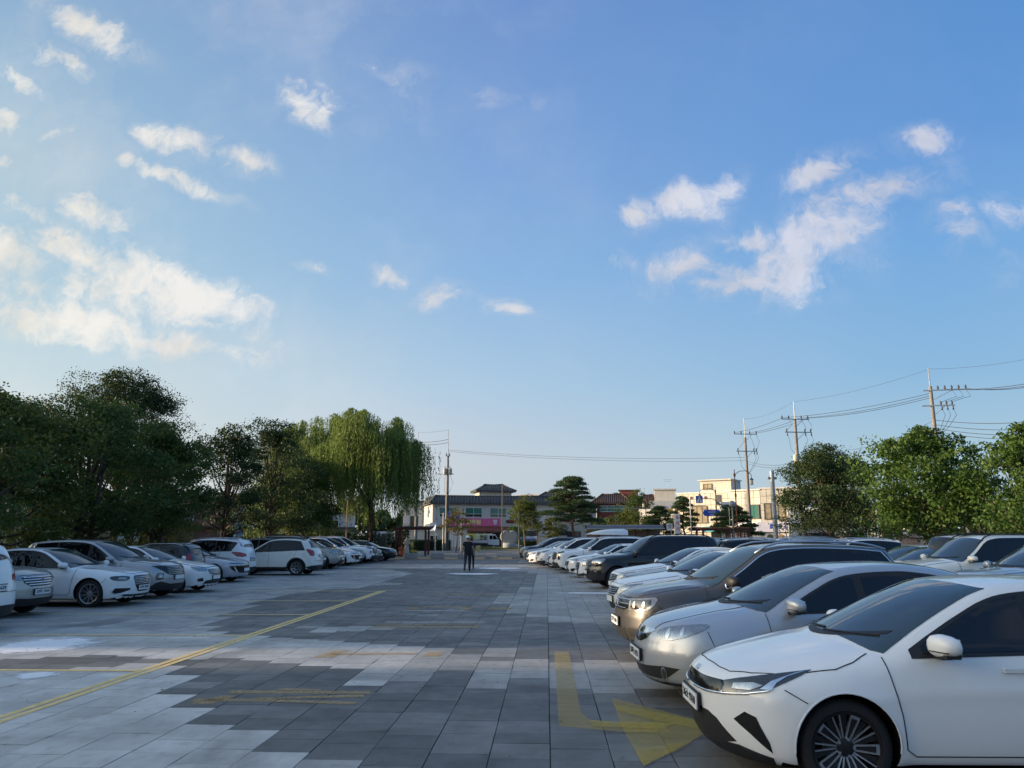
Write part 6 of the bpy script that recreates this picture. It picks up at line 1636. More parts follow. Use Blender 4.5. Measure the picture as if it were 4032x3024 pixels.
a = T(886, 95); b = T(968, 100); hedge('long clipped hedge behind the left pergola', *a, *b, 1.3, 0, 1.25, 71)
hedge('low hedge behind the left parked cars', -18.3, 18, -18.6, 60, .9, 0, .95, 72, 24000, lf=.14)
hedge('hedge around the left parking beyond the trees', -24, 66, -33, 99, 1.2, 0, 1.2, 73, 9000, lf=.16)
a = T(1160, 106); b = T(1128, 106); hedge('short dark hedge beside the heart stone', *b, *a, 1.0, 0, 1.1, 74, 3000)
# rough grass round the pergola
def tufts(x0, x1, y0, y1, n, h, m, seed):
    g = np.random.default_rng(seed); P = np.c_[g.uniform(x0, x1, n), g.uniform(y0, y1, n), np.full(n, .04)]
    a = g.normal(size=(n, 3)) * .35; a[:, 2] = 1; s = h * g.uniform(.5, 1.3, (n, 1)); w = g.normal(size=(n, 3)); w[:, 2] = 0; w /= np.linalg.norm(w, axis=1, keepdims=True); w *= .02
    V = np.stack([P - w, P + w, P + a * s + w * .2, P + a * s - w * .2], 1).reshape(-1, 3)
    o = link_mesh('grass', np_mesh('grass', V, np.arange(n * 4).reshape(n, 4), m, False, g.uniform(0, 1, n))); o['kind'] = 'stuff'; return o
tufts(-22, -17.8, 14, 62, 26000, .16, L_OLIVE, 81)
tufts(-17, -13.2, 69, 80, 9000, .3, L_OLIVE, 82)
tufts(-10.6, -1.6, 98, 103.5, 9000, .28, L_OLIVE, 83)

# ================================================================== BUILDINGS AND STREET
M_GREYW = mat('grey_render_wall', (.50, .50, .51), .85, var=.05, streak=.12)
M_BEIGE = mat('cream_stone_cladding', (.64, .59, .50), .8, var=.06, vscale=2, objvar=.07, streak=.08)
M_JOINTB = mat('cladding_joint', (.22, .19, .15), .9)
M_CREAMW = mat('cream_wall', (.58, .545, .47), .85, var=.06, streak=.18)
M_WHITEW = mat('white_wall', (.68, .66, .62), .85, var=.05, streak=.15)
M_REDB = mat('dark_red_brick', (.19, .055, .042), .85, var=.15, vscale=3)
M_ROOFT = mat('grey_clay_roof_tile', (.075, .078, .084), .8, var=.2, vscale=3)
M_ROOFB = mat('brown_sheet_roof', (.075, .045, .036), .7, var=.15)
M_FRAMEW = mat('white_window_frame', (.62, .63, .64), .5)
M_FRAMED = mat('dark_window_frame', (.06, .07, .07), .5)
M_PANET = mat('teal_blind_behind_glass', (.03, .15, .13), .12, spec=.6)
M_PANED = mat('dark_window_glass', (.02, .025, .03), .06, spec=.8)
M_PANEC = mat('curtained_window_glass', (.30, .25, .17), .2, spec=.6, var=.3, vscale=2)
M_PINK = mat('pink_sign_face', (.55, .10, .26), .5)
M_YELS = mat('yellow_banner_cloth', (.62, .56, .07), .7)
M_GREENT = mat('pale_lettering', (.72, .75, .25), .6)
M_WHITEP = mat('white_sign_face', (.66, .67, .70), .5)
M_LILAC = mat('lilac_white_sign_face', (.56, .55, .66), .5)
M_BLUET = mat('blue_lettering', (.03, .07, .36), .6)
M_BLACKT = mat('black_lettering', (.02, .02, .02), .6)
M_REDT = mat('red_lettering', (.45, .03, .03), .6)
M_BLUES = mat('blue_sign_face', (.02, .07, .42), .45)
M_CONC = mat('pole_concrete', (.20, .185, .17), .85, var=.15, vscale=3)
M_STEEL = mat('galvanised_steel', (.33, .35, .37), .5, metal=.5, var=.1)
M_DSTEEL = mat('dark_painted_steel', (.045, .05, .055), .5)
M_REDBR = mat('red_brown_painted_steel', (.12, .03, .022), .6, var=.15)
M_GRAN = mat('rough_granite', (.33, .335, .34), .85, var=.12, vscale=5, bump=.5, bscale=30)
M_WOODR = mat('dark_red_stained_wood', (.075, .022, .014), .7, var=.2, vscale=5)
M_AWN = mat('brown_awning', (.17, .05, .035), .7)
M_CABLE = mat('black_cable', (.03, .032, .035), .7)
M_INSUL = mat('dark_insulator', (.03, .022, .02), .35)
UNIT = None
def unit_box(m):
    key = 'unit_' + m.name
    if key not in MATS:
        b = MB(); b.box((0, 0, 0), (1, 1, 1)); MATS[key] = b.mesh('panel', m)
    return MATS[key]
def put_box(name, m, parent, c, d, rz=0.0):
    o = link_mesh(name, unit_box(m), parent, c, rz); o.scale = d; return o
def window(parent, x0, z0, x1, z1, y, frame, pane, nx=2, transom=None, depth=.10, face='front'):
    """frame with mullions standing a little proud of the wall, panes behind; face: front (-y) or left (-x)"""
    w, h = x1 - x0, z1 - z0; m = MB(); t = .09
    P = (lambda a, b, c: (a, b, c)) if face == 'front' else (lambda a, b, c: (b, a, c))
    D = (lambda a, b, c: (a, b, c)) if face == 'front' else (lambda a, b, c: (b, a, c))
    yy = y - depth / 2
    m.box(P((x0 + x1) / 2, yy, z1 - t / 2), D(w, depth, t)); m.box(P((x0 + x1) / 2, yy, z0 + t / 2), D(w + .1, depth + .06, t))
    m.box(P(x0 + t / 2, yy, (z0 + z1) / 2), D(t, depth, h - 2 * t)); m.box(P(x1 - t / 2, yy, (z0 + z1) / 2), D(t, depth, h - 2 * t))
    ztr = z0 + h * transom if transom else None
    for k in range(1, nx): m.box(P(x0 + w * k / nx, yy + .01, (z0 + z1) / 2), D(.06, depth - .02, h - 2 * t))
    if ztr: m.box(P((x0 + x1) / 2, yy + .012, ztr), D(w - 2 * t, depth - .03, .06))
    f = m.build('window', frame, parent)
    for k in range(nx):
        a = x0 + w * k / nx + .045; b = x0 + w * (k + 1) / nx - .045
        spans = [(z0 + t, z1 - t)] if not ztr else [(z0 + t, ztr - .03), (ztr + .03, z1 - t)]
        for i, (c, d_) in enumerate(spans):
            pm = pane if not (ztr and i == 0) else M_PANED
            q = MB(); q.box(P((a + b) / 2, y - .03, (c + d_) / 2), D(b - a, .03, d_ - c)); q.build('pane', pm, f)
    return f
def shell_box(parent, w, d, h, m, name='wall', z0=0.0):
    b = MB(); b.box((w / 2, d / 2, z0 + (h - z0) / 2), (w, d, h - z0)); return b.build(name, m, parent)
def panels(parent, w, h, nx, nz, m, z0=0.0, holes=(), y=-.02, face='front', x0=0.0):
    pw = w / nx; ph = (h - z0) / nz
    for i in range(nx):
        for k in range(nz):
            cx, cz = x0 + pw * (i + .5), z0 + ph * (k + .5)
            if any(a < cx < b and c < cz < d_ for a, c, b, d_ in holes): continue
            if face == 'front': put_box('wall_panel', m, parent, (cx, y, cz), (pw - .05, .05, ph - .05))
            else: put_box('wall_panel', m, parent, (y, cx, cz), (.05, pw - .05, ph - .05))
def at_px(px, D): return survey(px, D)
def building(name, label, px, D, deg, w, d, h, m, cat='building', group='buildings across the road'):
    x, y = survey(px, D); return empty(name, (x, y, 0), YAW + R(deg), label, cat, group)
def tile_roof(parent, x0, x1, y0, y1, ze, zr, inset, m=M_ROOFT, ribs=26, name='roof'):
    """hipped roof with rounded tile ribs; ze eave, zr ridge"""
    b = MB(); v = [(x0, y0, ze), (x1, y0, ze), (x1, y1, ze), (x0, y1, ze), (x0 + inset, (y0 + inset) if inset < (y1 - y0) / 2 else (y0 + y1) / 2, zr), (x1 - inset, (y0 + inset) if inset < (y1 - y0) / 2 else (y0 + y1) / 2, zr),
         (x1 - inset, (y1 - inset) if inset < (y1 - y0) / 2 else (y0 + y1) / 2 + .05, zr), (x0 + inset, (y1 - inset) if inset < (y1 - y0) / 2 else (y0 + y1) / 2 + .05, zr)]
    b.add(v, [(0, 1, 5, 4), (1, 2, 6, 5), (2, 3, 7, 6), (3, 0, 4, 7), (4, 5, 6, 7), (3, 2, 1, 0)])
    b.box(((x0 + x1) / 2, (y0 + y1) / 2, ze - .09), (x1 - x0 - .1, y1 - y0 - .1, .16))
    rf = b.build(name, m, parent)
    r = MB()
    for k in range(ribs + 1):
        t = k / ribs; xe = x0 + (x1 - x0) * t; top = min(max(xe, x0 + inset), x1 - inset); f = min(1, (xe - x0) / inset, (x1 - xe) / inset) if inset > 0 else 1
        if f <= .02: continue
        r.tube([(xe, y0 - .02, ze + .05), (xe, y0 + (v[4][1] - y0) * f, ze + (zr - ze) * f + .05)], .075, 6)
    nside = max(4, int(ribs * (y1 - y0) / (x1 - x0)))
    for k in range(nside + 1):
        t = k / nside; ye = y0 + (y1 - y0) * t; f = min(1, (ye - y0) / inset, (y1 - ye) / inset)
        if f <= .02: continue
        r.tube([(x0 - .02, ye, ze + .05), (x0 + inset * f, ye, ze + (zr - ze) * f + .05)], .075, 6)
    r.build('tile_ribs', m, rf, smooth=True)['kind'] = 'stuff'
    rg = MB()
    for (i, j) in ((0, 4), (1, 5), (4, 5), (4, 7), (5, 6)): 
        a_, b_ = Vector(v[i]), Vector(v[j])
        if (a_ - b_).length > .1: rg.tube([a_ + Vector((0, 0, .08)), (a_ + b_) / 2 + Vector((0, 0, .03)), b_ + Vector((0, 0, .14))], .13, 6)
    rg.build('ridge_tiles', m, rf, smooth=True)['kind'] = 'stuff'
    return rf
# --- the two storey shop with tiled eaves
e = building('shop_building', 'grey two storey shop with tiled eaves and pink sign across the road', 934, 125, 14, 0, 0, 0, M_GREYW)
W_ = 20.5
shell_box(e, W_, 11, 6.95, M_GREYW)
wins = [(1.0, 4.75, 3.9, 6.35), (5.2, 4.75, 8.1, 6.35), (9.3, 4.75, 12.2, 6.35), (13.6, 4.75, 16.2, 6.35)]
panels(e, W_, 6.9, 7, 9, M_GREYW, 2.6, wins)
panels(e, 11, 6.9, 4, 9, M_GREYW, 2.6, [(4, 4.7, 6, 6.4)], face='left')
for (a, b, c_, d_) in wins: window(e, a, b, c_, d_, -.04, M_FRAMEW, M_PANET, 2, .34)
window(e, 4.2, 4.8, 5.2, 6.4, -.04, M_FRAMEW, M_PANED, 1, face='left')
tile_roof(e, -.6, W_ + .6, -.7, 11.7, 7.0, 8.15, 1.1, ribs=44)
tw = empty('roof_tower', (8.2, 4, 8.0)); tw.parent = e
b = MB(); b.box((3.0, 2, .55), (5.6, 4, 1.3)); b.build('tower_wall', M_CREAMW, tw)
tile_roof(tw, -.5, 6.5, -.7, 4.7, 1.25, 2.35, 2.0, ribs=18, name='tower_roof')
b = MB(); b.box((9.4, -1.1, 2.95), (8.0, 2.1, .06), rot=Matrix.Rotation(.33, 3, 'X')); b.box((9.4, -2.1, 2.52), (8.0, .05, .25)); b.build('awning', M_AWN, e)
s_ = MB(); s_.box((6.9, -.15, 3.98), (8.4, .16, 1.2)); sg = s_.build('shop_sign', M_PINK, e)
text_mesh('sign_lettering', '쌈밥 전문점', .78, M_GREENT, sg, (5.7, -.25, 3.95), (R(90), 0, 0), bold=.02, depth=.02, width=4.2)
text_mesh('sign_lettering', '향', .8, M_WHITEP, sg, (10.2, -.25, 3.95), (R(90), 0, 0), bold=.02, depth=.02)
s_ = MB(); s_.box((13.6, -.15, 4.1), (3.0, .14, .5)); sg = s_.build('led_sign', mat('led_sign_face', (.04, .01, .012), .3), e)
text_mesh('sign_lettering', '영업중 환영합니다', .3, M_REDT, sg, (13.6, -.23, 4.1), (R(90), 0, 0), depth=.01, width=2.5)
b = MB(); b.box((9.0, -.06, 1.35), (17, .1, 2.5)); b.build('shopfront', mat('dark_shopfront', (.03, .028, .03), .4), e)
for k in range(8): window(e, 3.2 + k * 1.35, 1.5, 4.4 + k * 1.35, 2.45, -.14, M_FRAMEW if k % 2 else M_STEEL, M_PANED, 1, depth=.06)
for k in range(5):
    b = MB(); b.box((.6 + k * .75, -.2, 1.3), (.1, .1, 2.4)); b.build('shopfront_post', M_WHITEW, e)
def banner(name, label, px0, px1, D, z0, z1, m, texts=(), posts=True, cat='banner', deg=0.0, group=None, color=None):
    x0, y0 = survey(px0, D); x1, y1 = survey(px1, D); w = math.hypot(x1 - x0, y1 - y0)
    e = empty(name, (x0, y0, 0), math.atan2(y1 - y0, x1 - x0) + R(deg), label, cat, group)
    b = MB(); n = 10
    vs = [(w * i / n, .03 * math.sin(i * 1.7), z) for z in (z0, z1) for i in range(n + 1)] + [(w * i / n, .015 + .03 * math.sin(i * 1.7), z) for z in (z0, z1) for i in range(n + 1)]
    k = n + 1; fs = [(i, i + 1, k + i + 1, k + i) for i in range(n)] + [(2 * k + i, 3 * k + i, 3 * k + i + 1, 2 * k + i + 1) for i in range(n)]
    b.add(vs, fs); cl = b.build('cloth', m, e, smooth=True)
    if posts:
        for x in (0, w): q = MB(); q.cyl((x, .05, 0), (x, .05, z1 + .1), .03, n=6); q.build('post', M_STEEL, e)
    for (t, fx, z, s, tm, wd) in texts: text_mesh('banner_lettering', t, s, tm, cl, (w * fx, -.045, z), (R(90), 0, 0), bold=.015, depth=.006, width=wd)
    return e
banner('banner', 'yellow banner with black Korean letters behind the flatbed truck', 985, 1024, 121, .9, 2.15, M_YELS, [('전용주차장', .5, 1.55, .8, M_BLACKT, 2.6)], group='banners by the road')
banner('banner', 'pale green banner right of the yellow one behind the truck', 1024.5, 1062, 121, .9, 2.15, mat('pale_green_banner', (.48, .52, .34), .7), [('연잎주', .62, 1.55, .75, M_BLACKT, 1.6)], group='banners by the road')
banner('banner', 'lilac banner at the left end of the yellow one', 968, 984.5, 121, .9, 2.15, mat('lilac_banner', (.45, .30, .48), .7), [('쌈밥', .5, 1.5, .6, M_WHITEP, .9)], group='banners by the road')
banner('banner', 'pale blue white banner right of the heart stone', 1112, 1160, 112, .35, 1.75, mat('pale_blue_banner', (.42, .52, .66), .7), [('계백로 만남의 광장', .55, 1.2, .45, M_BLUET, 2.6)], group='banners by the road')
banner('banner', 'white banner with blue letters left of the left pergola', 797, 853, 92, .9, 2.3, mat('white_banner', (.52, .54, .62), .7), [('제 15회 연꽃 축제', .5, 1.85, .42, M_BLUET, 2.6), ('주차장 안내', .5, 1.3, .4, M_BLUET, 2.0)], group='banners by the road')
# --- container shed behind the hedge
e = building('site_shed', 'beige shed with white double doors left of the utility pole', 884, 112, 4, 0, 0, 0, M_CREAMW, 'shed')
shell_box(e, 8.2, 5, 2.95, M_CREAMW); b = MB(); b.box((4.1, 2.4, 3.05), (8.8, 5.8, .2)); b.build('roof', M_DSTEEL, e)
window(e, 2.9, 1.0, 4.1, 1.9, -.03, M_FRAMEW, M_PANED, 2)
for k in range(4): b = MB(); b.box((5.4 + k * .62, -.05, 1.45), (.56, .06, 2.5)); b.build('door', M_WHITEW, e)
b = MB(); b.box((3.3, 1, 3.4), (.8, .4, .55)); b.build('air_conditioner', M_WHITEP, e)
# --- dark building behind the willow
e = building('building', 'shaded grey building half hidden by the large willow', 870, 135, 8, 0, 0, 0, M_GREYW)
shell_box(e, 6.5, 9, 7.6, M_GREYW); window(e, 1.2, 2.2, 2.6, 5.2, -.03, M_FRAMED, M_PANED, 1); window(e, 3.4, 4.0, 5.4, 5.4, -.03, M_FRAMED, M_PANED, 2); window(e, 3.4, 1.2, 5.4, 2.8, -.03, M_FRAMED, M_PANED, 2)
b = MB(); b.box((3.25, 4.5, 7.7), (7.3, 9.8, .22)); b.build('roof', M_ROOFT, e)
# --- tiled gable building behind the small trees
e = building('restaurant_building', 'cream building with grey tiled gable roof behind the yellowing tree', 1128, 140, -14, 0, 0, 0, M_CREAMW)
shell_box(e, 12, 9, 6.6, M_CREAMW); tile_roof(e, -.8, 12.8, -1, 10, 6.7, 9.6, 4.5, ribs=30)
window(e, 1.0, .3, 5.0, 2.6, -.03, M_FRAMED, M_PANED, 3); window(e, 6.4, .3, 10.6, 2.6, -.03, M_FRAMED, M_PANED, 3); window(e, 7.6, 4.2, 9.6, 5.6, -.03, M_FRAMED, M_PANED, 2); window(e, 2.2, 4.2, 4.2, 5.6, -.03, M_FRAMED, M_PANED, 2)
e = building('building', 'pale flat roofed block rising behind the tiled gable roof', 1120, 168, -12, 0, 0, 0, M_WHITEW)
shell_box(e, 7.5, 6, 10.4, M_WHITEW); b = MB(); b.box((3.75, 3, 10.5), (8.1, 6.6, .25)); b.build('roof', M_WHITEW, e); window(e, 1.2, 8.4, 2.6, 9.6, -.03, M_FRAMED, M_PANED, 2); window(e, 4.4, 8.4, 5.8, 9.6, -.03, M_FRAMED, M_PANED, 2)
e = building('building', 'grey tiled house with blue wall right of the tall pine', 1205, 140, -6, 0, 0, 0, M_WHITEW)
shell_box(e, 7.0, 7, 6.4, M_WHITEW); tile_roof(e, -.6, 7.6, -.6, 7.6, 6.5, 7.6, 3.0, ribs=16); window(e, 1, 3.6, 3, 5.2, -.03, M_FRAMEW, M_PANED, 2); window(e, 4.2, 3.6, 6.2, 5.2, -.03, M_FRAMEW, M_PANED, 2); window(e, 1, .8, 6.2, 2.6, -.03, M_FRAMED, M_PANED, 4)
# --- red brick building with brown roofs
e = building('brick_building', 'dark red brick building with brown hipped roofs and white window bands', 1283, 146, -10, 0, 0, 0, M_REDB)
shell_box(e, 12.2, 9, 7.8, M_REDB); tile_roof(e, -.5, 7.4, -.7, 9.5, 7.85, 9.5, 2.2, M_ROOFB, 20); tile_roof(e, 7.5, 13.0, -.7, 9.5, 7.6, 9.3, 2.0, M_ROOFB, 16)
b = MB(); b.box((6.6, 3.5, 9.3), (3.4, 3.2, 1.9)); b.build('stair_tower', M_REDB, e); b = MB(); b.box((6.6, 3.5, 10.3), (3.9, 3.7, .18)); b.build('tower_roof', M_ROOFB, e)
window(e, 1.2, 6.2, 6.6, 7.4, -.03, M_FRAMEW, M_PANET, 4); window(e, 2.0, 3.8, 6.0, 5.1, -.03, M_FRAMEW, M_PANED, 4); window(e, 3.0, 1.3, 6.0, 2.5, -.03, M_FRAMEW, M_PANED, 3); window(e, 8.4, 6.0, 11, 7.2, -.03, M_FRAMEW, M_PANED, 3); window(e, 8.4, 3.6, 11, 4.8, -.03, M_FRAMEW, M_PANED, 3)
e = building('building', 'grey low block with cream roof hut between brick and cream buildings', 1405, 138, -10, 0, 0, 0, M_CREAMW)
shell_box(e, 6.6, 8, 7.9, M_GREYW); b = MB(); b.box((2.8, 4, 8.9), (3.6, 3.6, 2.2)); b.build('roof_hut', M_CREAMW, e); b = MB(); b.box((2.8, 4, 10.05), (4.1, 4.1, .22)); b.build('hut_roof', M_CREAMW, e)
b = MB(); b.cyl((3.4, 4, 10), (3.4, 4, 12), .03, n=5); b.box((3.4, 4, 11.9), (1.6, .04, .04)); b.box((3.4, 4, 11.6), (1.1, .04, .04)); b.build('tv_aerial', M_STEEL, e)
window(e, 5.0, 5.6, 6.2, 7.6, -.03, M_FRAMED, M_PANED, 1); window(e, 1.0, 5.8, 2.6, 7.0, -.03, M_FRAMED, M_PANED, 2)
e = building('building', 'white low shop with brown brick end behind the small pine', 1382, 122, -22, 0, 0, 0, M_WHITEW)
shell_box(e, 5.6, 7, 5.9, M_WHITEW); panels(e, 5.6, 5.9, 4, 9, M_WHITEW, .6); window(e, .8, 1.0, 2.6, 2.4, -.06, M_FRAMED, M_PANED, 2); window(e, .8, 3.4, 2.0, 4.6, -.06, M_FRAMED, M_PANED, 1)
b = MB(); b.box((6.9, 3.5, 2.95), (2.6, 7.0, 5.9)); b.build('brick_wing', mat('brown_brick', (.13, .075, .055), .85, var=.15), e); b = MB(); b.box((6.9, -.3, 5.0), (2.7, .5, .2)); b.build('canopy', M_WHITEW, e)
e = building('building', 'plain cream block filling the gap behind the two clad shops', 1530, 140, -12, 0, 0, 0, M_CREAMW)
shell_box(e, 15, 8, 7.6, M_CREAMW); b = MB(); b.box((7.5, 4, 7.7), (15.5, 8.5, .22)); b.build('roof', M_WHITEW, e)
for k in range(5): window(e, .9 + k * 2.9, 4.6, 2.7 + k * 2.9, 6.0, -.03, M_FRAMED, M_PANED, 2)
# --- cream clad corner building A
e = building('shop_building', 'cream stone clad shop with flat roof hut and turquoise fascia', 1467, 116, -36, 0, 0, 0, M_BEIGE)
shell_box(e, 8.6, 9, 7.9, M_JOINTB)
wn = [(2.2, 3.6, 4.6, 6.1), (6.6, 3.7, 7.9, 5.9), (5.0, .6, 7.9, 2.4)]
panels(e, 8.6, 7.9, 10, 9, M_BEIGE, .3, wn); panels(e, 9, 7.9, 8, 9, M_BEIGE, .3, face='left')
b = MB(); b.box((4.3, 4.5, 8.0), (8.9, 9.3, .2)); b.build('roof', M_WHITEW, e)
window(e, *wn[0], -.07, M_FRAMED, M_PANEC, 3); window(e, *wn[1], -.07, M_FRAMED, M_PANED, 2); window(e, *wn[2], -.07, M_FRAMED, M_PANED, 3)
b = MB(); b.box((4.8, 5, 9.0), (4.8, 4, 1.9)); b.build('roof_hut', M_CREAMW, e); b = MB(); b.box((4.8, 4.8, 10.0), (5.2, 4.6, .16)); b.build('hut_roof', M_CREAMW, e); window(e, 2.9, 8.6, 4.3, 9.5, 2.98, M_FRAMED, M_PANEC, 2)
for x, z in ((2.2, 7.3), (4.4, 7.3)): b = MB(); b.box((x, -.12, z), (.34, .06, .34), rot=Matrix.Rotation(R(45), 3, 'Y')); b.build('diamond_ornament', M_REDBR, e)
b = MB(); b.box((3.0, -.25, 2.75), (2.2, .3, .75)); sg = b.build('shop_sign', M_WHITEP, e); text_mesh('sign_lettering', 'GS25', .75, M_BLUET, sg, (2.7, -.43, 2.75), (R(90), 0, 0), bold=.02, depth=.02)
b = MB(); b.box((6.1, -.25, 2.75), (3.6, .3, .75)); b.build('fascia', mat('turquoise_fascia', (.10, .45, .52), .5), e)
b = MB(); b.box((6.3, -.14, 6.9), (.7, .1, 1.5)); b.build('wall_sign', M_DSTEEL, e)
# --- cream clad building B, with a chamfered corner
e = building('restaurant_building', 'cream stone clad restaurant with white and blue lettered sign', 1580, 106, -42, 0, 0, 0, M_BEIGE)
shell_box(e, 4.4, 9, 7.7, M_JOINTB); wn = [(2.6, 4.0, 4.2, 5.9)]
panels(e, 4.4, 7.7, 5, 8, M_BEIGE, .4, wn); window(e, *wn[0], -.07, M_FRAMED, M_PANET, 2)
panels(e, 9, 7.7, 8, 8, M_BEIGE, .4, face='left')
f = empty('front_wing', (4.4, 0, 0), R(20)); f.parent = e
shell_box(f, 5.6, 9, 7.9, M_JOINTB); wn = [(.4, 3.9, 3.9, 6.0)]
for i in range(7):
    for k in range(8):
        cx, cz = .4 + i * .8, .4 + .9375 * (k + .5)
        if wn[0][0] < cx < wn[0][2] and wn[0][1] < cz < wn[0][3]: continue
        put_box('wall_panel', M_BEIGE, f, (cx, -.02, cz), (.75, .05, .89))
window(f, *wn[0], -.07, M_FRAMED, M_PANEC, 4)
s_ = MB(); s_.box((2.6, -.3, 2.95), (6.2, .35, 1.3)); sg = s_.build('shop_sign', M_LILAC, f)
text_mesh('sign_lettering', '眞味 감자탕', .72, M_BLUET, sg, (2.9, -.5, 2.98), (R(90), 0, 0), bold=.02, depth=.02, width=3.9)
s_ = MB(); s_.box((2.6, -.25, 2.95), (3.2, .3, 1.3)); sg = s_.build('shop_sign', M_WHITEP, e)
text_mesh('sign_lettering', '감자탕', .6, M_BLUET, sg, (2.4, -.42, 2.98), (R(90), 0, 0), bold=.02, depth=.02)
for k in range(3):
    b = MB(); b.box((1.0 + k * 1.35, -.1, 1.45), (1.25, .06, 1.3)); q = b.build('food_poster', M_WHITEP, f)
    b = MB(); b.lathe([(.0001, -.15), (.46, -.15), (.46, -.13), (.0001, -.13)], c=(1.0 + k * 1.35, 0, 1.55), n=18, axis='Y'); b.build('dish_picture', mat('dish_print_%s' % ('green', 'broth', 'dark')[k], ((.08, .11, .06), (.30, .20, .10), (.06, .06, .05))[k], .5, var=.5, vscale=7), q)
window(f, 5.0, .2, 5.5, 2.1, -.07, M_FRAMED, M_PANED, 1)
b = MB(); b.box((2.7, 4.5, 8.0), (5.9, 9.3, .2)); b.build('roof', M_WHITEW, f)
b = MB(); b.box((2.2, 4.5, 7.85), (4.5, 9.3, .2)); b.build('roof', M_WHITEW, e)
e = building('building', 'pale wall with eaves behind the dense dark tree', 1705, 98, -18, 0, 0, 0, M_WHITEW); shell_box(e, 6.5, 7, 5.2, M_GREYW); b = MB(); b.box((3.2, 3, 3.3), (7, 8.4, .2)); b.build('canopy', M_ROOFT, e); window(e, 1.2, .5, 5, 2.2, -.03, M_FRAMED, M_PANED, 3)
e = building('building', 'white house far behind the trunks of the right trees', 1810, 96, -25, 0, 0, 0, M_WHITEW); shell_box(e, 8, 7, 4.2, M_WHITEW); tile_roof(e, -.5, 8.5, -.6, 7.6, 4.25, 5.6, 3, ribs=16); window(e, 1, 1, 3, 2.4, -.03, M_FRAMED, M_PANED, 2); window(e, 5, 1, 7, 2.4, -.03, M_FRAMED, M_PANED, 2)
# --- buildings on the left beyond the trees
GLB = 'buildings beyond the left trees'
for i, (px, D, w, h, m, lab) in enumerate(((-260, 78, 22, 7.5, M_CREAMW, 'cream building lit by the sun behind the left edge trees'), (40, 92, 20, 7.0, M_CREAMW, 'low cream shop front seen under the left trees'),
        (330, 108, 16, 7.2, mat('dull_red_wall', (.22, .10, .085), .85, var=.1), 'dull red building seen between the left trunks'), (520, 118, 16, 6.6, M_GREYW, 'grey building seen behind the blue banner'), (655, 120, 15, 5.2, M_GREYW, 'low grey building behind the willow trunks'))):
    x, y = survey(px, D); e = empty('building', (x - w / 2, y, 0), YAW + R(12), lab, 'building', GLB)
    shell_box(e, w, 10, h, m); b = MB(); b.box((w / 2, 5, h + .1), (w + .6, 10.6, .25)); b.build('roof', M_ROOFT, e)
    for k in range(int(w / 3.3)):
        window(e, .8 + k * 3.2, h * .55, 2.9 + k * 3.2, h * .82, -.03, M_FRAMEW, M_PANED, 2)
        window(e, .8 + k * 3.2, .6, 3.2 + k * 3.2, 2.6, -.03, M_FRAMED, M_PANED, 2)
    b = MB(); b.box((w / 2, -.5, 3.05), (w, 1.1, .22)); b.build('canopy', M_ROOFB, e)
for i, (x, y, w, h) in enumerate(((-72, -45, 51.6, 15), (-72, 9.2, 30, 15))):  # unseen blocks added to shade the plaza; the gap passes one sun streak
    e = empty('shade_block', (x, y, 0), R(90), 'five storey block west of the car park, %s' % ('behind the camera side', 'beside the left row')[i], 'building', 'blocks west of the car park')
    shell_box(e, w, 12, h, M_CREAMW); b = MB(); b.box((w / 2, 6, h + .12), (w, 12.6, .25)); b.build('roof', M_ROOFT, e)
    for k in range(int(w / 4)):
        for q in range(5): window(e, 1 + k * 4, 1 + q * 2.8, 3.6 + k * 4, 2.6 + q * 2.8, -.03, M_FRAMEW, M_PANED, 2)
for i, (x, y, w, h, m, lab) in enumerate(((-34, -26, 30, 6, M_REDB, 'brick block behind the photographer'), (0, -30, 26, 6.5, M_GREYW, 'grey block behind the photographer'), (30, -24, 30, 6, M_ROOFB, 'brown block behind the photographer to the right'))):  # added out of view so car glass and paint reflect something dark
    e = empty('building', (x, y, 0), math.pi, lab, 'building', 'blocks behind the camera'); w2 = w
    q = MB(); q.box((-w / 2, 5, h / 2), (w, 10, h)); q.build('wall', m, e); q = MB(); q.box((-w / 2, 5, h + .15), (w + .8, 10.8, .3)); q.build('roof', M_ROOFT, e)
# --- lit wall with a map and writing, right
x, y = survey(1916, 62); e = empty('notice_wall', (x, y, 0), YAW - R(20), 'long pale wall with reddish writing behind the right trees', 'wall')
b = MB(); b.box((2.4, .15, .95), (4.9, .3, 2.0)); wl = b.build('wall', M_CREAMW, e)
for r_ in range(6):
    for k_ in range(2): text_mesh('wall_lettering', ('백제의 왕도 부여 정림사지', '국립공원 안내도')[k_], .17, M_REDT, wl, (1.3 + k_ * 2.1 + .1 * (r_ % 2), -.02, .55 + r_ * .22), (R(90), 0, 0), depth=.004, width=1.9 - .2 * ((r_ + k_) % 3))
x, y = survey(2135, 52); e = empty('pavilion', (x, y, 0), YAW - R(10), 'dark roofed pavilion under the right edge trees', 'pavilion')
tile_roof(e, -.6, 6, -.6, 4.6, 2.9, 4.0, 2.2, ribs=18)
for xx in (.2, 2.7, 5.2):
    for yy_ in (.2, 3.8): b = MB(); b.cyl((xx, yy_, 0), (xx, yy_, 2.85), .11, n=10); b.build('post', M_WHITEW, e)
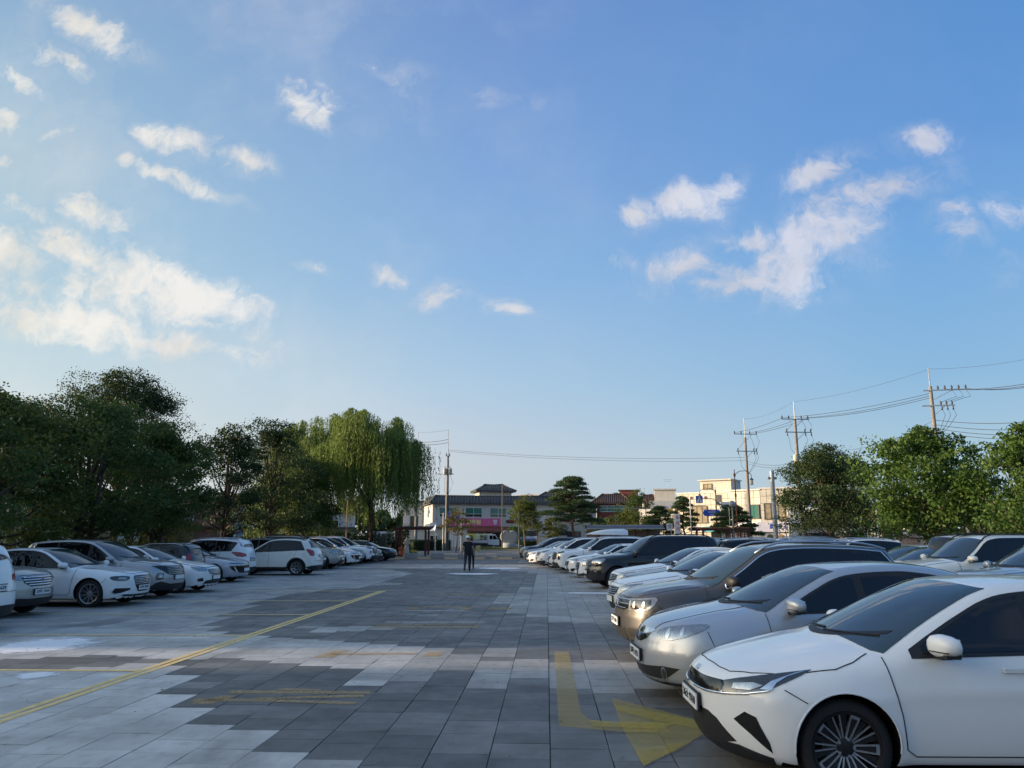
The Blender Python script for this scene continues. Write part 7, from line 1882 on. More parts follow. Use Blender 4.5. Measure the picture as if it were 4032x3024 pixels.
# ------------------------------------------------------------------ utility poles and wires
def utility_pole(label, px, D, ztop, zconc, arms, trafo=None, sleeve=False, deg=0.0, group='concrete utility poles'):
    x, y = survey(px, D); e = empty('utility_pole', (x, y, 0), YAW + R(deg), label, 'utility pole', group)
    b = MB(); b.cyl((0, 0, -.2), (0, 0, zconc), .22, .13, 12); b.build('pole', M_CONC, e, angle=40)
    b = MB(); b.cyl((0, 0, zconc - .6), (0, 0, ztop), .055, .035, 8); b.build('steel_top', M_STEEL, e, angle=40)
    for (z, x0, x1, ins) in arms:
        b = MB(); b.box(((x0 + x1) / 2, -.14, z), (x1 - x0, .08, .09)); b.tube([(0, -.1, z - .8), (x1 * .55, -.14, z - .05)], .025, 5); a = b.build('crossarm', M_STEEL, e)
        for xi in ins:
            b = MB(); b.lathe([(.02, 0), (.05, .04), (.09, .1), (.05, .14), (.09, .2), (.05, .24), (.03, .32), (.0001, .33)], c=(xi, -.14, z + .04), n=8); b.build('insulator', M_INSUL, a, smooth=True)
    if len(arms) > 1:
        (za, a0, a1, ia), (zb_, b0, b1, ib) = arms[:2]
        for k in range(min(len(ia), len(ib))):
            b = MB(); xa_, xb_ = ia[-1 - k], ib[-1 - k]; b.tube([(xa_, -.14, za), (xa_ + .28, -.2, za - .45 * (za - zb_)), (xb_ + .12, -.16, zb_ + .3), (xb_, -.14, zb_ + .2)], .016, 5); b.build('jumper_cable', M_CABLE, e, smooth=True)
            b = MB(); b.tube([(xb_, -.14, zb_), (xb_ + .2, -.2, zb_ - .8), (xb_ * .7, -.2, zb_ - 1.7), (.1, -.15, zb_ - 2.6)], .016, 5); b.build('jumper_cable', M_CABLE, e, smooth=True)
            b = MB(); b.lathe([(.02, 0), (.06, -.06), (.04, -.12), (.07, -.2), (.03, -.34), (.0001, -.35)], c=(xb_ + .04, -.16, zb_ - .04), n=8); b.build('hanging_insulator', M_INSUL, e, smooth=True)
    if trafo:
        z, n = trafo
        for k in range(n):
            b = MB(); cx = -.32 + .62 * k; b.lathe([(.0001, 0), (.24, .0), (.26, .04), (.26, .72), (.22, .78), (.0001, .8)], c=(cx, -.32, z), n=14); t = b.build('transformer', mat('transformer_grey', (.40, .38, .32), .6, var=.1), e, angle=40)
            b = MB(); b.cyl((cx, -.32, z + .78), (cx, -.32, z + 1.05), .04, n=6); b.build('bushing', M_INSUL, t)
        b = MB(); b.box((0, -.18, z + .1), (1.5, .1, .1)); b.build('bracket', M_STEEL, e)
        for k in range(3):
            b = MB(); b.tube([(.3 * (k - 1), -.3, z), (.5 * (k - 1) + .2, -.5, z - 1.0), (.35 * (k - 1), -.3, z - 2.0), (0, -.2, z - 2.4)], .018, 5); b.build('cable', M_CABLE, e, smooth=True)
    if sleeve: b = MB(); b.cyl((0, 0, -.05), (0, 0, 6.6), .27, .22, 12); b.build('pole_sleeve', M_DSTEEL, e, angle=40)
    return e
p1 = utility_pole('utility pole with grey transformers in front of the tiled roof shop', 965, 96, height_at(928, 96), height_at(985, 96), [(height_at(985, 96), -.3, .3, (-.2, .2))], (height_at(1026, 96), 2), True)
p0 = utility_pole('thin reddish utility pole top behind the large willow', 898, 104, height_at(933, 104), height_at(960, 104), [(height_at(962, 104), -.5, .6, (-.4, .5))])
p2 = utility_pole('utility pole with two crossarms behind the ornate street lamp', 1622, 88, height_at(903, 88), height_at(945, 88), [(height_at(938, 88), -1.4, 1.4, (-1.3, -.5, .5, 1.3)), (height_at(975, 88), -1.2, 1.3, (-1.0, .9, 1.2))], None, False, 6)
p3 = utility_pole('utility pole with two crossarms above the dense dark tree', 1735, 76, height_at(867, 76), height_at(905, 76), [(height_at(906, 76), -1.5, 1.4, (-1.4, -.7, .6, 1.3)), (height_at(934, 76), -1.2, 1.6, (-1.0, .9, 1.5))], (height_at(1000, 76), 1), False, 6)
p4 = utility_pole('tall utility pole with staggered crossarms above the lime green tree', 2044, 60, height_at(795, 60), height_at(835, 60), [(height_at(844, 60), -.6, 2.7, (.5, 1.0, 1.5, 2.0, 2.5)), (height_at(877, 60), -.8, 1.6, (.6, 1.0, 1.4))], None, False, -12)
def pole_top(o, z, dx=0.0):
    a = o.rotation_euler.z; return Vector((o.location.x + dx * math.cos(a), o.location.y + dx * math.sin(a), z))
def wire(label, a, b, sag, r=.016, group='overhead wires'):
    a, b = Vector(a), Vector(b); pts = [a.lerp(b, t / 24) - Vector((0, 0, sag * 4 * (t / 24) * (1 - t / 24))) for t in range(25)]
    m = MB(); m.tube(pts, r, 4); o = m.build('power_line', M_CABLE, None, smooth=True); tag(o, label, 'wire', group); return o
H_ = height_at
far_r = lambda py, D=52, px=2290: Vector((*survey(px, D), H_(py, D)))
wire('ground wire between the willow pole and the transformer pole', pole_top(p0, H_(934, 104)), pole_top(p1, H_(929, 96)), .1, .012)
for q, (py0, py1) in enumerate(((955, 949), (960, 956))): wire('power line from the willow pole to the transformer pole, %s of two' % ('upper', 'lower')[q], pole_top(p0, H_(py0, 104)), pole_top(p1, H_(py1, 96)), .15, .03)
for q, (py0, py1) in enumerate(((972, 992), (975, 999))): wire('long line crossing the open sky from the transformer pole, %s of two' % ('upper', 'lower')[q], pole_top(p1, H_(py0, 96)), pole_top(p2, H_(py1 - 4, 88)), .5, .014)
for q, dx in enumerate((-1.3, .5, 1.3)): wire('line between the lamp pole and the tree pole, %s of three' % ('left', 'middle', 'right')[q], pole_top(p2, H_(935, 88), dx), pole_top(p3, H_(903, 76), dx), .2, .02)
for q, (dx, dz) in enumerate(((-1.4, 0), (.6, 0), (1.3, -.1))): wire('line between the tree pole and the tall right pole, %s of three' % ('left', 'middle', 'right')[q], pole_top(p3, H_(903, 76), dx), pole_top(p4, H_(850 + 4 * q, 60), dx * .1), .3, .02)
wire('thin ground wire from the tree pole top to the tall pole top', pole_top(p3, H_(868, 76)), pole_top(p4, H_(798, 60)), .35, .010)
wire('thin ground wire from the lamp pole top to the tree pole top', pole_top(p2, H_(905, 88)), pole_top(p3, H_(868, 76)), .4, .010)
wire('thin ground wire leaving the tall pole to the right', pole_top(p4, H_(797, 60)), far_r(772), .2, .010)
for q, (dx, py) in enumerate(((1.0, 824), (1.8, 829), (2.6, 832))): wire('line leaving the tall pole to the right, %s of three' % ('top', 'middle', 'bottom')[q], pole_top(p4, H_(842, 60), dx), far_r(py), .2, .02)
for q, (py0, py1) in enumerate(((907, 908), (917, 925), (925, 938), (932, 948))): wire('low line from the tall pole towards the right edge, %s of four' % ('first', 'second', 'third', 'fourth')[q], pole_top(p4, H_(py0, 60)), far_r(py1), .25, .02)
wire('stay wire falling from the tall pole behind the dense tree', pole_top(p4, H_(908, 60)), Vector((*survey(1850, 72), H_(972, 72))), .4, .014)
for q, (py0, py1) in enumerate(((996, 1000), (1001, 1006))): wire('low line right of the lamp pole, %s of two' % ('upper', 'lower')[q], pole_top(p2, H_(py0, 88)), pole_top(p3, H_(py1 - 2, 76)), .4, .016)
# ------------------------------------------------------------------ street furniture
def ornate_lamp(label, px, D, h, side=1, arm=1.6):
    x, y = survey(px, D); e = empty('street_lamp', (x, y, 0), YAW, label, 'street lamp', 'ornate red brown street lamps')
    b = MB(); b.lathe([(.16, 0), (.16, .5), (.10, .7), (.08, 1.2), (.065, h * .66), (.10, h * .67), (.12, h * .69), (.06, h * .71), (.05, h * .9), (.11, h * .915), (.13, h * .93), (.06, h * .95), (.03, h * .975), (.06, h * .985), (.0001, h)], n=12); b.build('post', M_REDBR, e, smooth=True)
    z = h * .93; b = MB(); b.tube([(0, 0, z), (side * arm * .3, 0, z + .38), (side * arm * .7, 0, z + .42), (side * arm, 0, z + .05), (side * arm * 1.02, 0, z - .35)], .035, 6); b.build('arm', M_DSTEEL, e, smooth=True)
    cx = side * arm * 1.02; b = MB(); b.lathe([(.0001, .36), (.10, .30), (.22, .18), (.22, .15), (.17, .14)], c=(cx, 0, z - .68), n=8); b.lathe([(.18, -.34), (.18, -.38), (.0001, -.38)], c=(cx, 0, z - .68), n=8); hd = b.build('lantern', M_DSTEEL, e, angle=30)
    b = MB(); b.lathe([(.165, .14), (.155, -.34)], c=(cx, 0, z - .68), n=8); b.build('lantern_glass', mat('lantern_glass', (.42, .40, .30), .3), hd)
ornate_lamp('ornate red brown street lamp beside the two crossarm pole', 1594, 82, H_(1013, 82), 1, 1.75)
ornate_lamp('ornate lamp with bird finial in front of the cream shop', 1550, 100, H_(1052, 100), -1, 2.0)
ornate_lamp('slim ornate lamp post before the brick building', 1397, 112, H_(1072, 112), -1, .3)
def post(name, label, px, D, ztop, r=.06, m=None, cat='pole', group=None, r1=None, z0=0):
    x, y = survey(px, D); e = empty(name, (x, y, 0), YAW, label, cat, group); b = MB(); b.cyl((0, 0, z0 - .1), (0, 0, ztop), r, r1 or r * .8, 12); b.build('post', m or M_STEEL, e, angle=40); return e
e = post('traffic_pole', 'thick grey steel post in front of the restaurant sign', 1676, 62, H_(1018, 62), .20, r1=.17)
b = MB(); b.cyl((-.35, 0, H_(1018, 62) - .55), (.35, 0, H_(1018, 62) - .55), .11, n=10); b.build('bracket', M_STEEL, e)
e = post('road_sign', 'blue crossing sign hanging from a curved grey arm', 1560, 96, 5.2, .06, cat='sign')
b = MB(); b.tube([(0, 0, 5.1), (-.3, 0, 5.9), (-1.0, 0, 6.3), (-2.2, 0, 6.35)], .05, 6); b.build('arm', M_STEEL, e, smooth=True)
b = MB(); b.box((-2.6, -.04, 6.2), (.85, .05, .9)); sg = b.build('sign_face', M_BLUES, e)
b = MB(); b.add([(-3.0, -.08, 5.82), (-2.2, -.08, 5.82), (-2.6, -.08, 6.6)], [(0, 1, 2)]); sgt = b.build('triangle', M_WHITEP, sg); b = MB(); b.tube([(-2.66, -.1, 5.9), (-2.56, -.1, 6.15), (-2.6, -.1, 6.35)], .04, 5); b.build('walking_figure', M_BLUES, sgt)
def arrow_sign(label, px, D, z, w=2.2, pole=True, txt='사비로'):
    x, y = survey(px, D); e = empty('street_name_sign', (x, y, 0), YAW, label, 'street sign', 'blue street name signs'); hh = .36
    b = MB(); b.slab([(-w / 2, -.05, z), (-w / 2 + .2, -.05, z + hh), (w / 2 - .2, -.05, z + hh), (w / 2, -.05, z), (w / 2 - .2, -.05, z - hh), (-w / 2 + .2, -.05, z - hh)], (0, .04, 0)); f = b.build('sign_face', M_BLUES, e)
    text_mesh('sign_lettering', txt, .32, M_WHITEP, f, (0, -.06, z + .08), (R(90), 0, 0), depth=.003); text_mesh('sign_lettering', 'Sabi-ro', .17, M_WHITEP, f, (0, -.06, z - .18), (R(90), 0, 0), depth=.003)
    b = MB(); b.cyl((w / 2 + .1, 0, 0), (w / 2 + .1, 0, z + .6), .06, n=8); b.box((0, .01, z + hh + .08), (w + .3, .05, .05)); b.build('post', M_STEEL, e)
arrow_sign('blue street name sign in front of the cream shop with GS25', 1540, 90, H_(1108, 90), 2.1)
arrow_sign('blue street name sign right of the utility pole with transformers', 979, 94, H_(1114, 94), 1.7)
post('camera_pole', 'grey pole with cameras left of the cream shop', 1494, 88, H_(1075, 88), .075, cat='pole')
post('camera_pole', 'slim grey pole left of the transformer pole', 957, 90, H_(1108, 90), .07)
post('lamp_pole', 'tall thin grey pole right of the pink sign', 1085, 100, H_(1047, 100), .07, M_DSTEEL)
post('lamp_post', 'light brown slim post in front of the yellowing tree', 1121, 78, H_(1106, 78), .07, M_CONC)
post('post', 'brown slim post by the small yellowing tree', 1160, 98, H_(1128, 98), .05, M_WOODR)
post('post', 'orange brown lit post behind the dense dark tree', 1907, 58, H_(1075, 58), .10, mat('orange_brown_post', (.30, .13, .05), .7))
post('bollard_light', 'thin white post with a black band right of the restaurant', 1711, 64, H_(1125, 64), .05, M_WHITEP)
post('post', 'white post under the dense dark tree', 1898, 52, H_(1100, 52), .06, M_WHITEP)
post('post', 'pinkish leaning prop before the willow trunks', 748, 54, H_(1080, 54), .05, mat('peeled_wood', (.30, .17, .12), .8))
e = post('solar_lamp', 'solar street light with dark panel beside the round mirror', 1578, 78, H_(1095, 78), .05, cat='street lamp'); b = MB(); b.box((-.8, 0, H_(1090, 78)), (1.0, .5, .05), rot=Matrix.Rotation(R(25), 3, 'Y')); b.build('solar_panel', M_DSTEEL, e); b = MB(); b.tube([(0, 0, H_(1098, 78)), (-.5, 0, H_(1092, 78))], .03, 5); b.build('arm', M_STEEL, e)
e = post('traffic_mirror', 'round traffic mirror on a tan post before the cream buildings', 1585, 76, H_(1090, 76), .09, M_CONC, cat='mirror'); b = MB(); z = H_(1089, 76); b.lathe([(.0001, -.22), (.22, -.15), (.32, -.10), (.35, -.06), (.0001, -.04)], c=(0, 0, z), n=20, axis='Y'); b.build('mirror_disc', M_STEEL, e, smooth=True)
e = post('signal_arm', 'thin grey overhead arm with yellow box before the brick building', 1290, 112, H_(1095, 112), .08, cat='signal'); z = H_(1098, 112); b = MB(); b.cyl((0, 0, z), (13.2, 0, z), .05, n=6); b.build('arm', M_STEEL, e); b = MB(); b.box((10.4, -.1, z - .35), (1.1, .1, .5)); b.build('yellow_box', mat('yellow_box', (.6, .33, .02), .5), e); b = MB(); b.lathe([(.0001, -.2), (.18, -.12), (.2, 0), (.0001, .1)], c=(13.2, 0, z), n=10); b.build('camera', M_WHITEP, e, smooth=True)
e = post('pole_sign', 'tall white pole sign with red letters right of the small pine', 1458, 90, H_(1110, 90), .06, cat='sign'); z1, z0 = H_(1110, 90), H_(1153, 90); b = MB(); b.box((.35, -.02, (z0 + z1) / 2), (.55, .14, z1 - z0)); f = b.build('sign_box', M_WHITEP, e)
for i_, t_ in enumerate('두라이'): text_mesh('sign_lettering', t_, .5, M_REDT, f, (.35, -.1, z1 - .45 - .65 * i_), (R(90), 0, 0), depth=.004, bold=.01)
e = post('pole_sign', 'small white square sign left of the tall white pole sign', 1450, 91, H_(1142, 91), .04, cat='sign'); b = MB(); b.box((-.15, -.02, H_(1138, 91)), (.7, .1, .8)); f = b.build('sign_box', M_WHITEP, e); text_mesh('sign_lettering', '맛', .5, M_BLACKT, f, (-.15, -.08, H_(1138, 91)), (R(90), 0, 0), depth=.004)
e = post('pole_sign', 'white sign with red letters between the two cream buildings', 1566, 99, H_(1090, 99), .07, cat='sign'); b = MB(); b.box((.3, -.02, H_(1098, 99)), (1.4, .14, 1.6)); f = b.build('sign_box', M_WHITEP, e); text_mesh('sign_lettering', '식당', .55, M_REDT, f, (.3, -.1, H_(1098, 99)), (R(90), 0, 0), depth=.004, bold=.01)
e = post('banner_stand', 'narrow blue upright banner beyond the left hedge', 515, 62, H_(1125, 62), .04, cat='banner'); b = MB(); b.box((.1, -.05, H_(1142, 62)), (.65, .04, 1.6)); f = b.build('cloth', mat('blue_banner_cloth', (.015, .10, .28), .7), e); text_mesh('banner_lettering', '주차', .3, M_WHITEP, f, (.1, -.08, H_(1142, 62)), (R(90), 0, 0), depth=.003)
for i_, (px_, lab) in enumerate(((1417, 'yellow road works sign at the far end of the bus shelter'), (1446, 'upright yellow warning board near the tall white pole sign'))):
    e = post('warning_sign', lab, px_, 84, 1.5 + .1 * i_, .03, cat='sign'); b = MB()
    if i_ == 0: b.slab([(-.35, -.05, 1.2), (.35, -.05, 1.2), (0, -.05, 1.85)], (0, .03, 0))
    else: b.box((0, -.05, 1.5), (.32, .05, 1.0))
    b.build('sign_face', mat('warning_yellow', (.55, .32, .02), .5), e)
# stone blocks closing the plaza
def granite_block():
    b = MB(); w, d, h, c_ = 1.0, .45, .44, .03
    ring_ = lambda k, z: [(-w / 2 + k, -d / 2 + k, z), (w / 2 - k, -d / 2 + k, z), (w / 2 - k, d / 2 - k, z), (-w / 2 + k, d / 2 - k, z)]
    vs = ring_(.01, 0) + ring_(0, .02) + ring_(0, h - c_) + ring_(c_, h); fs = [(a * 4 + i, a * 4 + (i + 1) % 4, a * 4 + 4 + (i + 1) % 4, a * 4 + 4 + i) for a in range(3) for i in range(4)] + [(12, 13, 14, 15)]
    b.add(vs, fs); return b.mesh('stone_block', M_GRAN)
gm = granite_block()
labs = ['leftmost granite block, at the end of the left car row', 'granite block in front of the left pergola', 'granite block just right of the left pergola', 'granite block half hidden behind the walking man', 'granite block right of the walking man', 'granite block closest to the right car row']
for k, lab in enumerate(labs):
    o = link_mesh('stone_block', gm, None, (-12.95 + 2.13 * k, 62.2 + .1 * k, 0), R(rs.uniform(-1.5, 1.5))); tag(o, lab, 'stone block', 'granite blocks across the end of the plaza')
# pergolas
def pergola(label, px, D, w, d, h, lattice_left=True, deg=0):
    x, y = survey(px, D); e = empty('pergola', (x, y, 0), YAW + R(deg), label, 'pergola', 'dark red wooden pergolas')
    for (a, b_) in ((0, 0), (w, 0), (0, d), (w, d)): b = MB(); b.box((a, b_, h / 2), (.18, .18, h)); b.build('post', M_WOODR, e)
    for b_ in (0, d): b = MB(); b.box((w / 2, b_, h + .10), (w + .5, .14, .2)); b.build('beam', M_WOODR, e)
    n = int(w / .42)
    for k in range(n + 1): b = MB(); b.box((w * k / n, d / 2, h + .26), (.07, d + .6, .12)); b.build('rafter', M_WOODR, e)
    x0, x1 = (0, w * .48) if lattice_left else (w * .45, w)
    k = 0; xx = x0 + .25
    while xx < x1 - .1:
        b = MB(); b.box((xx, .0, h * .52), (.045 if k % 3 else .12, .05, h * .9)); b.build('lattice_bar', M_WOODR, e); xx += .2; k += 1
    for z in (.25, 1.05, 1.3, 1.6, 1.9, h - .15): b = MB(); b.box(((x0 + x1) / 2, .04, z), (x1 - x0, .04, .05)); b.build('lattice_rail', M_WOODR, e)
    b = MB(); b.box(((x0 + x1) / 2, .06, .62), (x1 - x0, .03, .75)); b.build('lattice_board', M_WOODR, e)
    return e
pergola('dark red pergola with lattice screen at the left end of the path', 856, 72, 2.7, 2.6, 2.35)
pergola('dark red pergola with lattice screen behind the black SUV', 1519, 76, 4.4, 2.6, 2.3, False)
for i_, px_ in enumerate((806, 814, 822, 828)):
    post('wooden_stake', 'dark wooden stake left of the left pergola, number %s of the four' % ('one', 'two', 'three', 'four')[i_], px_ + 5, 70, H_(1132, 70) if False else 2.2 - .1 * i_, .13, M_FRAMED, cat='stake', group='dark stakes beside the pergola')
# statues by the pergola
def statue(label, loc, h, m, seated=False, rz=0):
    e = empty('statue', (*loc, 0), rz, label, 'statue'); b = MB()
    if not seated: pr = [(.26, 0), (.27, .05), (.23, .25), (.185, .50), (.15, .66), (.155, .72), (.175, .80), (.165, .845), (.06, .87), (.05, .885)]
    else: pr = [(.42, 0), (.45, .08), (.42, .30), (.30, .48), (.24, .62), (.25, .76), (.10, .80), (.07, .83)]
    b.lathe([(r_ * h / 1.65 * (1 if not seated else 1.2), z * h) for r_, z in pr], n=18); b.build('robe', m, e, smooth=True)
    b = MB(); hz = h * (.935 if not seated else .91); b.lathe([(.0001, -.115), (.05, -.10), (.078, -.03), (.082, .03), (.06, .09), (.0001, .115)], c=(0, 0, hz), n=14); b.build('head', mat('statue_face', (.30, .24, .19), .7), e, smooth=True)
    b = MB(); b.lathe([(.086, -.0), (.092, .05), (.065, .11), (.0001, .13)], c=(0, .012, hz), n=14); b.lathe([(.0001, -.05), (.05, -.02), (.05, .03), (.0001, .05)], c=(0, .10, hz + .03), n=10); b.build('hair', M_BLACKT, e, smooth=True)
    for sd in (-1, 1): b = MB(); b.tube([(sd * .16, 0, h * .82), (sd * .24, -.04, h * .66), (sd * .13, -.16, h * .60)], .06, 8, r1=.075); b.build('sleeve', m, e, smooth=True)
statue('cream robed standing woman statue beside the left pergola', survey(879, 69), 1.75, mat('cream_robe', (.50, .42, .35), .7, var=.08))
statue('orange robed seated statue inside the left pergola', survey(868, 70), 1.0, mat('orange_robe', (.42, .10, .04), .7, var=.08), True)
# white peaked tent
x, y = survey(918, 92); e = empty('tent', (x, y, 0), YAW, 'white peaked tent corner behind the left pergola', 'tent')
b = MB(); b.add([(0, 0, 2.35), (1.15, 0, 2.4), (1.15, 1.2, 2.4), (0, 1.2, 2.35), (1.22, .6, 3.15), (.9, .6, 2.65), (.5, .6, 2.45)], [(0, 1, 4, 5), (0, 5, 6), (2, 3, 5, 4), (3, 6, 5), (1, 2, 4), (0, 6, 3)]); b.build('canopy', mat('tent_canvas', (.70, .71, .72), .7), e)
for xx, yy_ in ((0, 0), (1.15, 0), (1.15, 1.2)): b = MB(); b.cyl((xx, yy_, 0), (xx, yy_, 2.4), .03, n=6); b.build('post', M_STEEL, e)
# heart stone
x, y = survey(1099.5, 101); e = empty('heart_monument', (x, y, .12), YAW, 'grey heart shaped stone monument on a grassy island', 'monument')
out = [(0, .75), (.35, .55), (.8, .8), (1.15, 1.35), (1.18, 1.75), (.95, 2.15), (.6, 2.38), (.25, 2.34), (.02, 2.2)]
out = out + [(-x_ * .97, z_) for x_, z_ in out[::-1][1:-1]]
b = MB(); b.slab([(x_, -.28, z_) for x_, z_ in out], (0, .56, 0)); hs = b.build('heart_stone', M_GRAN, e); bv = hs.modifiers.new('bevel', 'BEVEL'); bv.width = .12; bv.segments = 3
b = MB(); b.lathe([(.95, 0), (.92, .5), (.8, .78), (.0001, .82)], n=14); q = b.build('plinth', M_GRAN, e, smooth=True)
# low pale walls
for (a_, c_, D_, h_, lab) in ((1160, 1190, 104, 1.75, 'pale concrete wall left of the pine trunk'), (1191, 1225, 104, 1.75, 'pale concrete wall right of the pine trunk')):
    x0, y0 = survey(a_, D_); x1, y1 = survey(c_, D_); e = empty('low_wall', (x0, y0, 0), YAW, lab, 'wall', 'pale concrete walls by the pine'); b = MB(); w_ = math.hypot(x1 - x0, y1 - y0)
    b.box((w_ / 2, .15, h_ / 2), (w_ - .08, .3, h_)); b.build('wall', M_CREAMW, e); b = MB(); b.box((w_ / 2, .15, h_ + .04), (w_, .4, .08)); b.build('coping', M_GRAN, e)
# bus shelter
x, y = survey(1266, 88); e = empty('bus_shelter', (x, y, 0), YAW, 'long brown bus shelter with curved dark roof', 'bus shelter'); w_ = 8.6
b = MB(); n = 8
vs = [(xx, -1.1 + 2.4 * k / n, 2.65 + .35 * math.sin(math.pi * k / n)) for xx in (0, w_) for k in range(n + 1)]; b.add(vs, [(k, k + 1, n + 2 + k, n + 1 + k) for k in range(n)]); b.add([(x_, y_, z_ - .05) for x_, y_, z_ in vs], [(n + 1 + k, n + 2 + k, k + 1, k) for k in range(n)])
b.build('roof', mat('shelter_roof', (.055, .045, .045), .35), e, smooth=True)
b = MB(); b.box((w_ / 2, -1.1, 2.6), (w_ + .1, .08, .12)); b.build('gutter', M_STEEL, e)
for k in range(7): b = MB(); b.box((.1 + (w_ - .2) * k / 6, -1.0 if k % 6 == 0 else .9, 1.3), (.10, .10, 2.6)); b.build('post', M_WOODR, e)
for k in range(6): b = MB(); b.box((.8 + 1.4 * k, 1.0, 1.45), (1.25, .04, 1.9)); b.build('back_panel', mat('shelter_panel', (.20, .13, .10), .5, var=.1), e)
b = MB(); b.box((w_ * .5, .6, .48), (w_ * .8, .4, .06)); b.build('bench', M_WOODR, e)
b = MB(); b.box((w_ - 1.0, -.6, 1.2), (1.3, .2, 1.4)); b.build('timetable_case', M_CREAMW, e)
# flatbed truck
x, y = survey(1005, 118); e = empty('flatbed_truck', (x, y, 0), YAW, 'white flatbed truck parked by the road behind the walking man', 'truck', 'vehicles on the far road')
M_TR = mat('truck_white', (.66, .66, .64), .35, coat=.6)
b = MB(); prof = [(3.45, .55), (3.45, 2.0), (3.6, 2.08), (4.55, 2.02), (4.95, 1.35), (5.12, 1.2), (5.15, .5), (4.9, .42)]
b.slab([(x_, -.87, z_) for x_, z_ in prof], (0, 1.74, 0)); b.build('cab', M_TR, e)
for sd in (-1, 1):
    b = MB(); b.slab([(3.7, sd * .88, 1.3), (3.7, sd * .88, 1.85), (4.12, sd * .88, 1.85), (4.12, sd * .88, 1.3)], (0, sd * .01, 0)); b.build('side_window', M_GLASS, e)
    b = MB(); b.slab([(4.2, sd * .88, 1.3), (4.2, sd * .88, 1.85), (4.55, sd * .88, 1.85), (4.86, sd * .88, 1.3)], (0, sd * .01, 0)); b.build('side_window', M_GLASS, e)
    b = MB(); b.box((4.95, sd * 1.0, 1.45), (.1, .2, .32)); b.build('mirror', M_TRIM, e)
b = MB(); b.slab([(4.60, -.78, 1.95), (4.60, .78, 1.95), (4.96, .78, 1.36), (4.96, -.78, 1.36)], (.02, 0, .01)); b.build('windscreen', M_GLASS, e)
b = MB(); b.box((1.65, 0, .72), (3.5, 1.7, .12)); b.build('bed', M_DSTEEL, e)
for sd in (-1, 1): b = MB(); b.box((1.65, sd * .86, .98), (3.45, .05, .42)); q = b.build('side_board', M_TR, e); b = MB(); b.box((1.65, sd * .86, 1.21), (3.45, .06, .05)); b.build('red_rail', mat('red_rail', (.4, .05, .03), .5), q)
b = MB(); b.box((-.1, 0, .98), (.05, 1.75, .42)); b.build('tailgate', M_TR, e); b = MB(); b.box((3.38, 0, 1.35), (.06, 1.6, 1.2)); b.build('headboard', M_TR, e)
b = MB(); b.box((2.4, 0, .5), (5.0, .7, .2)); b.build('chassis', M_DSTEEL, e)
for xx in (.85, 4.35):
    for sd in (-1, 1): wheel(dict(tyre=.32, rim=.19), e, xx, sd * .76, sd, 'five', 18)

